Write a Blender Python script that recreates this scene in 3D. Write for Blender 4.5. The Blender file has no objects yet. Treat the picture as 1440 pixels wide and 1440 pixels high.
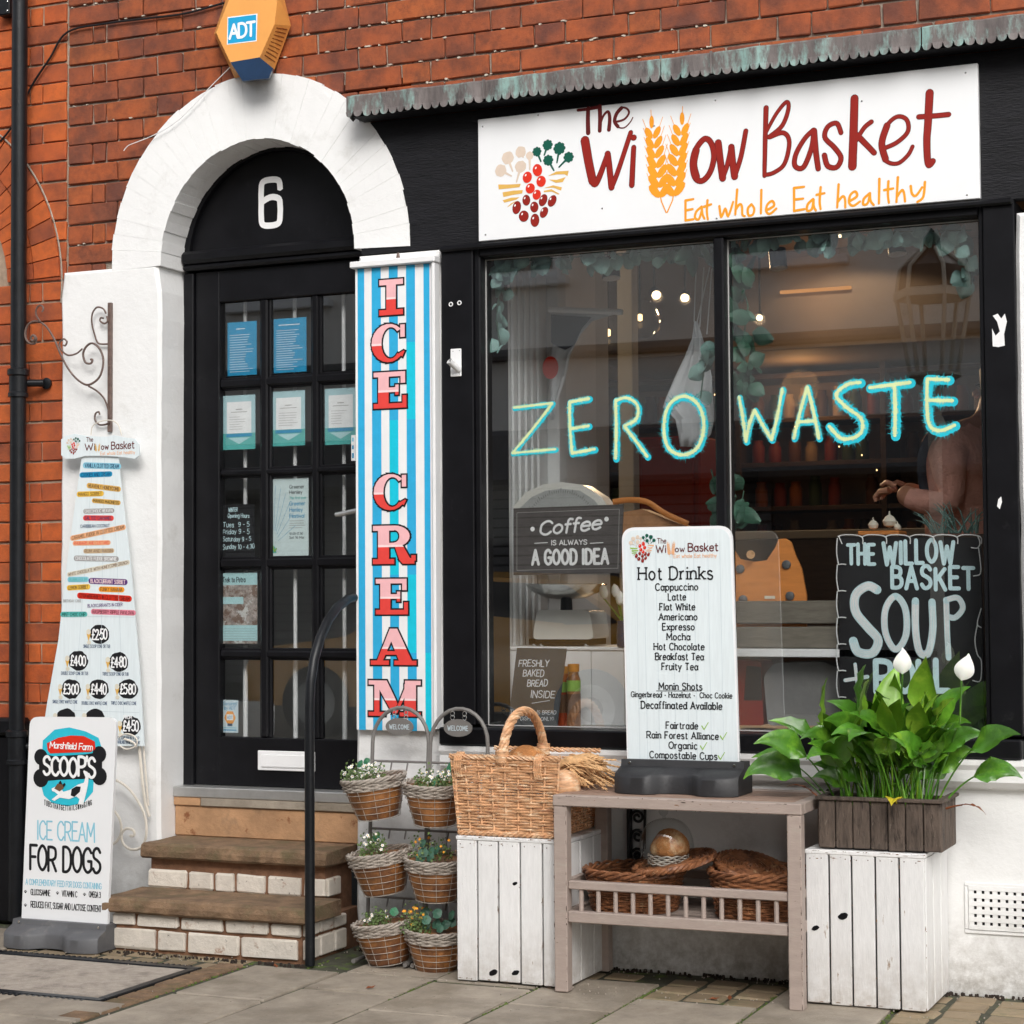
import bpy, bmesh, math, random
from mathutils import Vector, Matrix
R=math.radians; PI=math.pi
random.seed(7)
sc=bpy.context.scene
COL=sc.collection
# ------------------------------------------------------------------ camera
FPX=2748.6                                   # focal length, in pixels of the 1440 px photograph
yaw,pitch,roll=R(23.421),R(2.484),R(-0.3853)
f_=Vector((-math.sin(yaw)*math.cos(pitch),math.cos(yaw)*math.cos(pitch),math.sin(pitch)))
r_=Vector((math.cos(yaw),math.sin(yaw),0)); u_=r_.cross(f_)
rr=r_*math.cos(roll)+u_*math.sin(roll); uu=-r_*math.sin(roll)+u_*math.cos(roll)
CAM=Vector((3.893,-6.02,1.206))
cd=bpy.data.cameras.new('camera'); cam=bpy.data.objects.new('camera',cd); COL.objects.link(cam)
m=Matrix.Identity(4)
for i in range(3): m[i][0]=rr[i]; m[i][1]=uu[i]; m[i][2]=-f_[i]; m[i][3]=CAM[i]
cam.matrix_world=m
cd.sensor_width=36; cd.lens=36*FPX/1440; cd.clip_start=.05; cd.clip_end=400
cd.dof.use_dof=False
sc.camera=cam
# ------------------------------------------------------------------ sky, sun, exposure
sd=Vector((-.36,.72,-.60)).normalized()      # sunlight travels this way: from front right and above
SUN_EL,SUN_AZ=math.asin(-sd.z),math.atan2(-sd.x,-sd.y)
w=bpy.data.worlds.new('World'); sc.world=w; w.use_nodes=True
nt=w.node_tree; nt.nodes.clear()
sky=nt.nodes.new('ShaderNodeTexSky'); sky.sky_type='NISHITA'; sky.sun_disc=False
sky.sun_elevation=SUN_EL; sky.sun_rotation=SUN_AZ; sky.air_density=1; sky.dust_density=3; sky.ozone_density=.6
hs=nt.nodes.new('ShaderNodeHueSaturation'); hs.inputs['Saturation'].default_value=.3
bg=nt.nodes.new('ShaderNodeBackground'); bg.inputs[1].default_value=.15
wo=nt.nodes.new('ShaderNodeOutputWorld')
nt.links.new(sky.outputs[0],hs.inputs['Color']); nt.links.new(hs.outputs[0],bg.inputs[0]); nt.links.new(bg.outputs[0],wo.inputs[0])
sl=bpy.data.lights.new('sun','SUN'); sl.energy=1.5; sl.angle=R(35); sl.color=(1,.98,.955)
so=bpy.data.objects.new('sun',sl); COL.objects.link(so)
so.rotation_euler=sd.to_track_quat('-Z','Y').to_euler()
sc.view_settings.view_transform='Standard'; sc.view_settings.look='None'
sc.view_settings.gamma=1; sc.view_settings.exposure=0.48; sc.view_settings.use_curve_mapping=False
# ------------------------------------------------------------------ measuring helper: a photograph pixel on the plane Y=const, in metres
def W(px,py,Y=0.0):
    d=f_+rr*((px-720)/FPX)-uu*((py-720)/FPX)
    return CAM+d*((Y-CAM.y)/d.y)
def WX(px,py,Y=0.0): p=W(px,py,Y); return (p.x,p.z)
# ------------------------------------------------------------------ objects
def wl(o): return Vector(o['_w']) if '_w' in o else Vector((0,0,0))
def link(o,parent,at=(0,0,0),rot=None):
    COL.objects.link(o); at=Vector(at); o['_w']=tuple(at)
    if parent is not None:
        o.parent=parent; o.location=at-wl(parent)
    else: o.location=at
    if rot: o.rotation_euler=rot
    return o
def tag(o,label=None,cat=None,group=None,kind=None):
    if label: o['label']=label
    if cat: o['category']=cat
    if group: o['group']=group
    if kind: o['kind']=kind
    return o
def thing(name,label,cat,at,group=None):
    o=bpy.data.objects.new(name,None); o.empty_display_size=.05
    link(o,None,at); return tag(o,label,cat,group)
class MB:
    """collects shapes, in world coordinates, for one mesh object"""
    def __init__(s): s.v=[]; s.f=[]; s.m=[]; s.mi=0
    def add(s,vs,fs):
        n=len(s.v); s.v.extend([tuple(v) for v in vs]); s.f.extend([tuple(i+n for i in f) for f in fs]); s.m.extend([s.mi]*len(fs)); return s
    def box(s,x0,x1,y0,y1,z0,z1,b=0.0,M4=None):
        if b<=0:
            vs=[(x,y,z) for x in(x0,x1) for y in(y0,y1) for z in(z0,z1)]
            fs=[(0,1,3,2),(4,6,7,5),(0,4,5,1),(2,3,7,6),(0,2,6,4),(1,5,7,3)]
        else:
            vs=[];X=(x0,x1);Y=(y0,y1);Z=(z0,z1);idx={}
            for i in(0,1):
                for j in(0,1):
                    for k in(0,1):
                        sx=b if i==0 else -b; sy=b if j==0 else -b; sz=b if k==0 else -b
                        idx[i,j,k,0]=len(vs); vs.append((X[i],Y[j]+sy,Z[k]+sz))
                        idx[i,j,k,1]=len(vs); vs.append((X[i]+sx,Y[j],Z[k]+sz))
                        idx[i,j,k,2]=len(vs); vs.append((X[i]+sx,Y[j]+sy,Z[k]))
            fs=[]
            for i in(0,1): fs.append([idx[i,j,k,0] for j,k in((0,0),(0,1),(1,1),(1,0))][::1 if i==0 else -1])
            for j in(0,1): fs.append([idx[i,j,k,1] for i,k in((0,0),(1,0),(1,1),(0,1))][::1 if j==0 else -1])
            for k in(0,1): fs.append([idx[i,j,k,2] for i,j in((0,0),(0,1),(1,1),(1,0))][::1 if k==0 else -1])
            for a in(0,1):
                for c in(0,1):
                    fs.append([idx[0,a,c,1],idx[1,a,c,1],idx[1,a,c,2],idx[0,a,c,2]])
                    fs.append([idx[a,0,c,0],idx[a,1,c,0],idx[a,1,c,2],idx[a,0,c,2]])
                    fs.append([idx[a,c,0,0],idx[a,c,1,0],idx[a,c,1,1],idx[a,c,0,1]])
            for i in(0,1):
                for j in(0,1):
                    for k in(0,1): fs.append([idx[i,j,k,0],idx[i,j,k,1],idx[i,j,k,2]])
        if M4 is not None: vs=[M4@Vector(v) for v in vs]
        return s.add(vs,fs)
    def prism(s,pts,y0,y1,fn=None,cap=True):
        """outline pts (x,z) counter-clockwise, thick from y0 (front) to y1"""
        n=len(pts); vs=[(x,y0,z) for x,z in pts]+[(x,y1,z) for x,z in pts]
        if fn: vs=[fn(v) for v in vs]
        fs=[(i,i+n,(i+1)%n+n,(i+1)%n) for i in range(n)]
        if cap: fs+=[tuple(range(n)),tuple(range(2*n-1,n-1,-1))]
        return s.add(vs,fs)
    def tube(s,pts,r,n=8,closed=False,caps=True,flat=1.0):
        pts=[Vector(p) for p in pts]; N=len(pts); rs=r if hasattr(r,'__len__') else [r]*N
        vs=[];nrm=None
        for i,p in enumerate(pts):
            if closed: t=pts[(i+1)%N]-pts[i-1]
            else: t=pts[min(i+1,N-1)]-pts[max(i-1,0)]
            if t.length<1e-9: t=Vector((0,0,1))
            t.normalize()
            if nrm is None:
                a=Vector((0,0,1)) if abs(t.z)<.9 else Vector((1,0,0)); nrm=(a-t*a.dot(t)).normalized()
            else:
                nrm=nrm-t*nrm.dot(t)
                if nrm.length<1e-6: nrm=t.orthogonal()
                nrm.normalize()
            b=t.cross(nrm)
            for k in range(n):
                a=2*PI*k/n; vs.append(p+nrm*(math.cos(a)*rs[i])+b*(math.sin(a)*rs[i]*flat))
        fs=[]
        for i in range(N if closed else N-1):
            j=(i+1)%N
            for k in range(n): fs.append((i*n+k,i*n+(k+1)%n,j*n+(k+1)%n,j*n+k))
        if caps and not closed: fs+=[tuple(range(n-1,-1,-1)),tuple((N-1)*n+k for k in range(n))]
        return s.add(vs,fs)
    def lathe(s,prof,c=(0,0,0),n=24,M4=None,sx=1,sy=1):
        """prof: (r,z) from the bottom up"""
        vs=[];c=Vector(c)
        for r,z in prof:
            for k in range(n):
                a=2*PI*k/n; v=Vector((math.cos(a)*r*sx,math.sin(a)*r*sy,z)); vs.append((M4@v if M4 else v)+c)
        fs=[]
        for i in range(len(prof)-1):
            for k in range(n): fs.append((i*n+k,i*n+(k+1)%n,(i+1)*n+(k+1)%n,(i+1)*n+k))
        if prof[0][0]>1e-6: fs.append(tuple(range(n-1,-1,-1)))
        if prof[-1][0]>1e-6: fs.append(tuple((len(prof)-1)*n+k for k in range(n)))
        return s.add(vs,fs)
    def quad(s,a,b,c,d): return s.add([a,b,c,d],[(0,1,2,3)])
    def mesh(s,name,mats,smooth=False):
        me=bpy.data.meshes.new(name); me.from_pydata(s.v,[],s.f)
        for mt in (mats if isinstance(mats,(list,tuple)) else [mats]): me.materials.append(mt)
        if max(s.m or [0])>0: me.polygons.foreach_set('material_index',s.m)
        bm=bmesh.new(); bm.from_mesh(me)
        if not getattr(s,'keep',False): bmesh.ops.recalc_face_normals(bm,faces=bm.faces)
        if smooth:
            for f in bm.faces: f.smooth=True
            for e in bm.edges:
                if len(e.link_faces)==2 and e.calc_face_angle(0)>R(40): e.smooth=False
        bm.to_mesh(me); bm.free(); me.update(); return me
    def build(s,name,mats,parent=None,smooth=False,**k):
        o=bpy.data.objects.new(name,s.mesh(name,mats,smooth)); link(o,parent); return tag(o,**k)
def inst(name,me,parent,at,rot=None,scale=None):
    o=bpy.data.objects.new(name,me); link(o,parent,at,rot)
    if scale: o.scale=scale
    return o
def box(name,mat,parent,x0,x1,y0,y1,z0,z1,b=.003,**k):
    return MB().box(x0,x1,y0,y1,z0,z1,b).build(name,mat,parent,**k)
# ------------------------------------------------------------------ materials
def nn(nt,t,**k):
    n=nt.nodes.new(t)
    for a,b in k.items(): setattr(n,a,b)
    return n
def mixc(nt,fac,a,b,mode='MIX'):
    n=nn(nt,'ShaderNodeMix',data_type='RGBA',blend_type=mode)
    for s,v in((0,fac),(6,a),(7,b)):
        if hasattr(v,'is_output'): nt.links.new(v,n.inputs[s])
        else: n.inputs[s].default_value=v if s==0 else (*v,1) if len(v)==3 else v
    return n.outputs[2]
def noise(nt,co,scale,detail=4,rough=.6,dim='3D'):
    n=nn(nt,'ShaderNodeTexNoise'); n.inputs['Scale'].default_value=scale; n.inputs['Detail'].default_value=detail; n.inputs['Roughness'].default_value=rough
    nt.links.new(co,n.inputs['Vector']); return n.outputs[0]
def ramp(nt,fac,stops):
    n=nn(nt,'ShaderNodeValToRGB'); e=n.color_ramp.elements
    while len(e)<len(stops): e.new(.5)
    for i,(p,c) in enumerate(stops):
        e[i].position=p; e[i].color=(c,c,c,1) if not hasattr(c,'__len__') else (*c,1)
    nt.links.new(fac,n.inputs[0]); return n.outputs[0]
def M(name,col,rough=.6,var=.18,scale=9,bump=.15,bscale=70,metal=0,stretch=None,dirt=None,dirt2=None,rnd=0,spec=.5,low=None,coat=0,bdist=.004,alpha=None,trans=0):
    """dirt=(colour, scale, lo, hi): patches of that colour where a noise passes from lo to hi;
       low=(colour, z0, z1, amount): splash dirt from the ground up to z1"""
    mt=bpy.data.materials.new(name); mt.use_nodes=True; nt=mt.node_tree; b=nt.nodes['Principled BSDF']
    g=nn(nt,'ShaderNodeNewGeometry'); co=g.outputs['Position']
    oi=nn(nt,'ShaderNodeObjectInfo')
    if rnd:
        va=nn(nt,'ShaderNodeVectorMath',operation='SCALE'); va.inputs['Scale'].default_value=37.
        cx=nn(nt,'ShaderNodeCombineXYZ')
        for i in range(3): nt.links.new(oi.outputs['Random'],cx.inputs[i])
        nt.links.new(cx.outputs[0],va.inputs[0]); vb=nn(nt,'ShaderNodeVectorMath',operation='ADD')
        nt.links.new(co,vb.inputs[0]); nt.links.new(va.outputs[0],vb.inputs[1]); co=vb.outputs[0]
    co0=co
    if stretch:
        mp=nn(nt,'ShaderNodeVectorMath',operation='MULTIPLY'); mp.inputs[1].default_value=stretch
        nt.links.new(co,mp.inputs[0]); co=mp.outputs[0]
    n1=noise(nt,co,scale,6,.65)
    lo=[c*(1-var) for c in col]; hi=[min(1,c*(1+var)) for c in col]
    c=mixc(nt,ramp(nt,n1,[(.3,0),(.7,1)]),lo,hi)
    if rnd:
        c=mixc(nt,1.0,c,ramp(nt,oi.outputs['Random'],[(0,1-rnd),(1,1)]),'MULTIPLY')
    for d in (dirt,dirt2):
        if d: c=mixc(nt,ramp(nt,noise(nt,co,d[1],8,.7),[(d[2],0),(d[3],1)]),c,d[0])
    if low:
        sx=nn(nt,'ShaderNodeSeparateXYZ'); nt.links.new(g.outputs['Position'],sx.inputs[0])
        mr=nn(nt,'ShaderNodeMapRange'); mr.inputs[1].default_value=low[1]; mr.inputs[2].default_value=low[2]; mr.inputs[3].default_value=low[3]; mr.inputs[4].default_value=0
        nt.links.new(sx.outputs[2],mr.inputs[0])
        mu=nn(nt,'ShaderNodeMath',operation='MULTIPLY_ADD'); nt.links.new(ramp(nt,noise(nt,co0,22,8,.75),[(.3,0),(.62,1)]),mu.inputs[0]); nt.links.new(mr.outputs[0],mu.inputs[1]); mu.inputs[2].default_value=0
        c=mixc(nt,mu.outputs[0],c,low[0])
    nt.links.new(c,b.inputs['Base Color'])
    b.inputs['Roughness'].default_value=rough; b.inputs['Metallic'].default_value=metal; b.inputs['Specular IOR Level'].default_value=spec
    if coat: b.inputs['Coat Weight'].default_value=coat; b.inputs['Coat Roughness'].default_value=.1
    if trans: b.inputs['Subsurface Weight'].default_value=trans; b.inputs['Subsurface Radius'].default_value=(.01,.02,.005); b.inputs['Subsurface Scale'].default_value=.05
    if bump:
        bn=nn(nt,'ShaderNodeBump'); bn.inputs['Strength'].default_value=bump; bn.inputs['Distance'].default_value=bdist
        nt.links.new(noise(nt,co,bscale,6,.65),bn.inputs['Height']); nt.links.new(bn.outputs[0],b.inputs['Normal'])
    return mt
def paint(name,col,rough=.5): return M(name,col,rough,var=.06,scale=30,bump=0,spec=.25)
def emis(name,col,st):
    mt=bpy.data.materials.new(name); mt.use_nodes=True; nt=mt.node_tree; nt.nodes.clear()
    e=nn(nt,'ShaderNodeEmission'); e.inputs[0].default_value=(*col,1); e.inputs[1].default_value=st
    o=nn(nt,'ShaderNodeOutputMaterial'); nt.links.new(e.outputs[0],o.inputs[0]); return mt
def glass(name,tint=(1,1,1),refl=1.0,ior=1.5,rough=0.0,dust=0.0):
    mt=bpy.data.materials.new(name); mt.use_nodes=True; nt=mt.node_tree; nt.nodes.clear()
    t=nn(nt,'ShaderNodeBsdfTransparent'); t.inputs[0].default_value=(*tint,1)
    g=nn(nt,'ShaderNodeBsdfGlossy'); g.inputs['Roughness'].default_value=rough
    lw=nn(nt,'ShaderNodeLayerWeight'); pw=nn(nt,'ShaderNodeMath',operation='POWER'); nt.links.new(lw.outputs['Facing'],pw.inputs[0]); pw.inputs[1].default_value=4.5
    f0=((ior-1)/(ior+1))**2*refl; mu=nn(nt,'ShaderNodeMath',operation='MULTIPLY_ADD'); nt.links.new(pw.outputs[0],mu.inputs[0]); mu.inputs[1].default_value=(1-f0)*.9; mu.inputs[2].default_value=f0
    mx=nn(nt,'ShaderNodeMixShader'); nt.links.new(mu.outputs[0],mx.inputs[0]); nt.links.new(t.outputs[0],mx.inputs[1]); nt.links.new(g.outputs[0],mx.inputs[2])
    out=mx.outputs[0]
    if dust:
        d=nn(nt,'ShaderNodeBsdfDiffuse'); d.inputs[0].default_value=(.6,.6,.6,1)
        m2=nn(nt,'ShaderNodeMixShader'); m2.inputs[0].default_value=dust; nt.links.new(out,m2.inputs[1]); nt.links.new(d.outputs[0],m2.inputs[2]); out=m2.outputs[0]
    o=nn(nt,'ShaderNodeOutputMaterial'); nt.links.new(out,o.inputs[0]); return mt
def brickmat(name,stops,mott=.75,soot=.5,ov=.45):
    mt=bpy.data.materials.new(name); mt.use_nodes=True; nt=mt.node_tree; b=nt.nodes['Principled BSDF']
    g=nn(nt,'ShaderNodeNewGeometry'); co=g.outputs['Position']; oi=nn(nt,'ShaderNodeObjectInfo')
    c=ramp(nt,oi.outputs['Random'],stops)
    n1=noise(nt,co,26,7,.7)
    c=mixc(nt,ramp(nt,n1,[(.38,0),(.66,mott)]),c,(.11,.04,.028))
    c=mixc(nt,ramp(nt,noise(nt,co,2.2,3,.6),[(.45,0),(.65,mott*.6)]),c,(.1,.04,.03))
    c=mixc(nt,ramp(nt,noise(nt,co,9,5,.6),[(.42,0),(.7,ov)]),c,(.62,.14,.035))
    c=mixc(nt,ramp(nt,noise(nt,co,160,4,.7),[(.62,0),(.72,soot)]),c,(.02,.014,.012))
    c=mixc(nt,ramp(nt,noise(nt,co,60,8,.8),[(.66,0),(.76,.5)]),c,(.45,.36,.3))
    nt.links.new(c,b.inputs['Base Color']); b.inputs['Roughness'].default_value=.85; b.inputs['Specular IOR Level'].default_value=.25
    bn=nn(nt,'ShaderNodeBump'); bn.inputs['Strength'].default_value=.55; bn.inputs['Distance'].default_value=.004
    nt.links.new(noise(nt,co,95,8,.75),bn.inputs['Height']); nt.links.new(bn.outputs[0],b.inputs['Normal'])
    return mt
GRIME=(.16,.13,.09)
m_brickA=brickmat('red_brick',[(0,(.31,.085,.036)),(.25,(.23,.072,.04)),(.4,(.4,.11,.035)),(.55,(.16,.06,.042)),(.7,(.27,.08,.038)),(.85,(.36,.095,.035)),(1,(.12,.05,.042))],ov=.36)
m_brickB=brickmat('orange_brick',[(0,(.5,.105,.028)),(.35,(.56,.13,.032)),(.6,(.4,.085,.03)),(.75,(.26,.07,.035)),(.9,(.5,.12,.035)),(1,(.2,.06,.035))],mott=.45,soot=.35)
m_mortar=M('mortar',(.34,.285,.23),.95,.3,30,.6,120,dirt=((.62,.58,.52),34,.6,.68),dirt2=((.07,.05,.04),18,.6,.72),bdist=.006)
m_mortarB=M('lime_mortar',(.34,.25,.18),.95,.25,30,.5,120)
m_plaster=M('white_painted_plaster',(.8,.8,.79),.62,.035,3,.5,22,dirt=((.6,.59,.56),4,.56,.75),dirt2=((.5,.45,.38),26,.69,.73),low=((.2,.17,.13),0,.3,.75),bdist=.006)
m_white=M('white_paint',(.8,.8,.8),.45,.04,12,.1,60)
m_crate=M('white_crate_paint',(.8,.795,.785),.5,.07,14,.5,40,stretch=(6,6,1),dirt=((.33,.24,.17),7,.66,.7),dirt2=((.3,.18,.11),38,.69,.715),low=((.3,.24,.18),0,.2,.55),rnd=.12,bdist=.003)
m_black=M('black_gloss_paint',(.0065,.0065,.008),.36,.3,8,.14,18,dirt=((.035,.035,.037),9,.62,.85),dirt2=((.3,.29,.27),70,.74,.77),spec=.2,bdist=.004)
m_blackold=M('weathered_black_paint',(.008,.008,.01),.5,.4,7,.55,30,stretch=(1,1,5),dirt=((.07,.07,.07),16,.68,.78),spec=.22,bdist=.006)
m_iron=M('black_iron',(.009,.01,.012),.34,spec=.3,var=.3,scale=20,bump=.2,bscale=80,dirt=((.09,.08,.07),40,.68,.74))
m_ironx=M('iron_spare',(.014,.015,.018),.38,.3,20,.2,80,dirt=((.09,.08,.07),40,.68,.74))
m_copper=M('weathered_copper',(.13,.11,.105),.6,.3,14,.4,40,stretch=(3,3,1),dirt=((.23,.36,.33),6,.49,.63),dirt2=((.03,.03,.03),11,.58,.75))
m_alu=M('bare_aluminium',(.5,.5,.49),.35,.1,20,.1,60,metal=.7)
m_steel=M('polished_steel',(.62,.62,.6),.18,.1,20,.05,60,metal=1)
m_grey=M('pavement_slab',(.37,.315,.25),.65,.28,7,.9,70,dirt=((.2,.165,.12),3.6,.5,.72),dirt2=((.12,.105,.08),45,.62,.7),rnd=.22,bdist=.003)
m_sett=M('sett_stone',(.3,.225,.14),.75,.22,9,.5,80,dirt=((.12,.115,.06),9,.5,.7),rnd=.3)
m_joint=M('joint_moss',(.055,.055,.035),.95,.4,30,.8,60,dirt=((.08,.12,.02),12,.55,.62))
m_asph=M('asphalt',(.05,.05,.05),.85,.2,30,.6,200)
m_conc=M('cover_concrete',(.4,.345,.29),.85,.18,30,.8,180,dirt=((.2,.17,.14),8,.5,.7))
m_step=M('worn_step_stone',(.2,.125,.072),.9,.45,12,1.0,60,dirt=((.13,.1,.05),10,.5,.65),dirt2=((.42,.33,.24),140,.64,.7),bdist=.006)
m_stepbrick=M('white_painted_brick',(.68,.62,.54),.7,.12,14,.7,55,dirt=((.3,.14,.07),17,.6,.7),dirt2=((.1,.08,.06),50,.64,.7),rnd=.12,bdist=.005)
m_stepmort=M('rusty_mortar',(.2,.1,.055),.95,.35,20,.8,70)
m_riser=M('sandstone_riser',(.42,.24,.125),.85,.3,7,.8,50,dirt=((.14,.11,.08),4,.5,.7),dirt2=((.22,.08,.03),10,.6,.66))
m_table=M('taupe_painted_wood',(.38,.305,.265),.55,.1,10,.3,40,stretch=(1,4,4),dirt=((.05,.035,.025),22,.68,.71),dirt2=((.4,.35,.3),9,.55,.8),rnd=.06)
m_tabletop=M('worn_table_slat',(.33,.22,.165),.6,.22,12,.5,40,stretch=(1,7,7),dirt=((.14,.07,.045),9,.52,.7),rnd=.2)
m_oldwood=M('weathered_planter_wood',(.12,.088,.068),.85,.35,12,1.0,30,stretch=(5,5,1),dirt=((.03,.02,.015),14,.52,.64),dirt2=((.3,.25,.2),20,.62,.75),rnd=.25,bdist=.006)
m_greywood=M('grey_crate_wood',(.17,.15,.12),.75,.25,14,.5,40,stretch=(1,5,5),rnd=.12)
m_oak=M('orange_stained_board',(.62,.22,.045),.55,.14,9,.2,60,stretch=(1,3,6))
m_willow=M('buff_willow',(.6,.33,.17),.5,.45,30,.15,120,stretch=(1,1,4),dirt=((.36,.14,.07),16,.56,.68),dirt2=((.8,.62,.42),20,.52,.66))
m_willowdk=M('brown_willow',(.25,.1,.042),.5,.45,40,.15,120,dirt=((.1,.035,.015),25,.5,.64),dirt2=((.55,.36,.2),34,.6,.7))
m_willowgr=M('grey_willow',(.4,.35,.3),.65,.35,50,.2,120,dirt=((.18,.13,.1),30,.52,.66))
m_liner=M('amber_liner',(.3,.125,.04),.3,.5,12,.6,16,dirt=((.12,.045,.02),10,.45,.62),spec=.6,bdist=.01)
m_wire=M('grey_wire',(.42,.38,.33),.45,.2,40,.1,80,metal=.4)
m_standgrey=M('grey_coated_steel',(.17,.16,.15),.45,.12,30,.1,80)
m_bronze=M('brown_ironwork',(.13,.085,.07),.5,.3,50,.3,120,dirt=((.25,.17,.13),40,.6,.7))
m_cream=M('cream_ironwork',(.68,.63,.55),.5,.1,30,.2,90,dirt=((.35,.2,.12),40,.66,.72))
m_leaf=M('lily_leaf',(.075,.225,.018),.3,.45,12,.25,60,dirt=((.2,.42,.035),7,.5,.68),rnd=.35,trans=.15)
m_leafpale=M('pale_lily_leaf',(.2,.4,.03),.35,.3,12,.2,60,dirt=((.4,.52,.06),6,.55,.72),dirt2=((.4,.25,.06),13,.7,.76),rnd=.2,trans=.15)
m_leafyel=M('yellowing_leaf',(.55,.45,.03),.4,.25,16,.15,60)
m_leafdead=M('dead_leaf',(.2,.055,.015),.7,.4,20,.4,60)
m_petal=M('white_spathe',(.85,.86,.8),.5,.04,20,.05,60,trans=.2)
m_euc=M('eucalyptus_leaf',(.24,.42,.38),.6,.25,14,.1,60,rnd=.4)
m_eucdk=M('dark_garland_leaf',(.05,.14,.09),.55,.35,14,.1,60,rnd=.4)
m_soil=M('soil',(.03,.02,.014),.95,.5,60,1,60)
m_smallleaf=M('alyssum_leaf',(.1,.16,.045),.6,.5,90,.1,60)
m_bread=M('bread_crust',(.42,.17,.05),.8,.35,26,1.0,75,dirt=((.66,.44,.24),14,.5,.64),dirt2=((.16,.06,.02),30,.6,.7),bdist=.008)
m_straw=M('dried_wheat',(.6,.36,.17),.75,.35,60,.4,120)
m_slate=M('slate',(.075,.08,.085),.6,.2,10,.35,40)
m_chalkb=M('black_chalkboard',(.02,.02,.022),.35,.2,8,.05,40)
m_enamel=M('cream_enamel',(.74,.73,.68),.25,.04,10,.02,40,coat=.4)
m_base=M('grey_plastic_base',(.1,.1,.105),.55,.12,12,.25,60,dirt=((.17,.16,.15),11,.55,.75))
m_baseblk=M('black_plastic_base',(.022,.022,.024),.5,.15,12,.25,90,dirt=((.08,.08,.08),60,.66,.72))
m_boardw=M('white_sign_board',(.82,.83,.84),.3,.02,5,.02,30)
m_boardb=M('pale_blue_sign_board',(.72,.79,.81),.3,.05,5,.03,30,stretch=(30,30,2))
m_orange=M('orange_plastic',(.8,.36,.09),.4,.05,8,.05,40)
m_blue=M('blue_strobe_plastic',(.012,.035,.085),.25,.2,8,.05,40)
m_glass=glass('window_glass',(.98,.99,.99),2.6,1.62)
m_doorglass=glass('door_glass',(.98,.99,.99),2.4,1.6)
m_cloche=glass('cloche_glass',(.93,.95,.95),1.0,1.5)
m_inwall=M('shop_wall_paint',(.3,.215,.165),.8,.1,4,.1,30)
m_pale=M('pale_panelling',(.66,.67,.67),.6,.06,6,.1,30)
m_ingrey=M('grey_panelling',(.42,.42,.41),.6,.06,6,.1,30)
m_ceil=M('shop_ceiling_paint',(.2,.165,.14),.8,.05,4,.05,30)
m_floor=M('shop_floor_boards',(.12,.08,.05),.5,.3,8,.2,40,stretch=(1,8,1))
m_darkwood=M('dark_shelf_wood',(.06,.035,.022),.5,.3,10,.2,50,stretch=(1,6,6))
m_bulb=emis('lit_bulb',(1,.6,.25),3.5)
m_bulbw=emis('lit_spot_disc',(1,.8,.5),3)
P_=dict(red=(.27,.014,.008),dkred=(.11,.008,.008),org=(.85,.33,.02),brightred=(.68,.03,.012),beige=(.68,.56,.46),dkgreen=(.005,.09,.06),white=(.86,.86,.86),black=(.012,.012,.014),
 cyan=(.03,.5,.64),cyan2=(.015,.34,.62),pink=(.83,.46,.48),lpink=(.88,.66,.66),tomato=(.72,.06,.05),green=(.3,.5,.1),chalkblue=(.62,.82,.86),lime=(.62,.72,.38),grey=(.32,.31,.3),navy=(.01,.05,.13),
 teal=(.1,.45,.42),purple=(.1,.03,.17),yellow=(.8,.5,.06),peach=(.8,.42,.22),rose=(.75,.25,.33),mint=(.08,.35,.24),skyb=(.25,.55,.68),posterblue=(.015,.28,.5),paleteal=(.45,.68,.7),tan=(.6,.45,.28),brown=(.16,.08,.04),gold=(.7,.42,.1),amber=(.5,.2,.03),plank=(.5,.58,.62),jam=(.2,.035,.012),cream=(.7,.66,.55))
PM={}
def pm(k):
    if k not in PM: PM[k]=paint('paint_'+k,P_[k])
    return PM[k]
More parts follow.
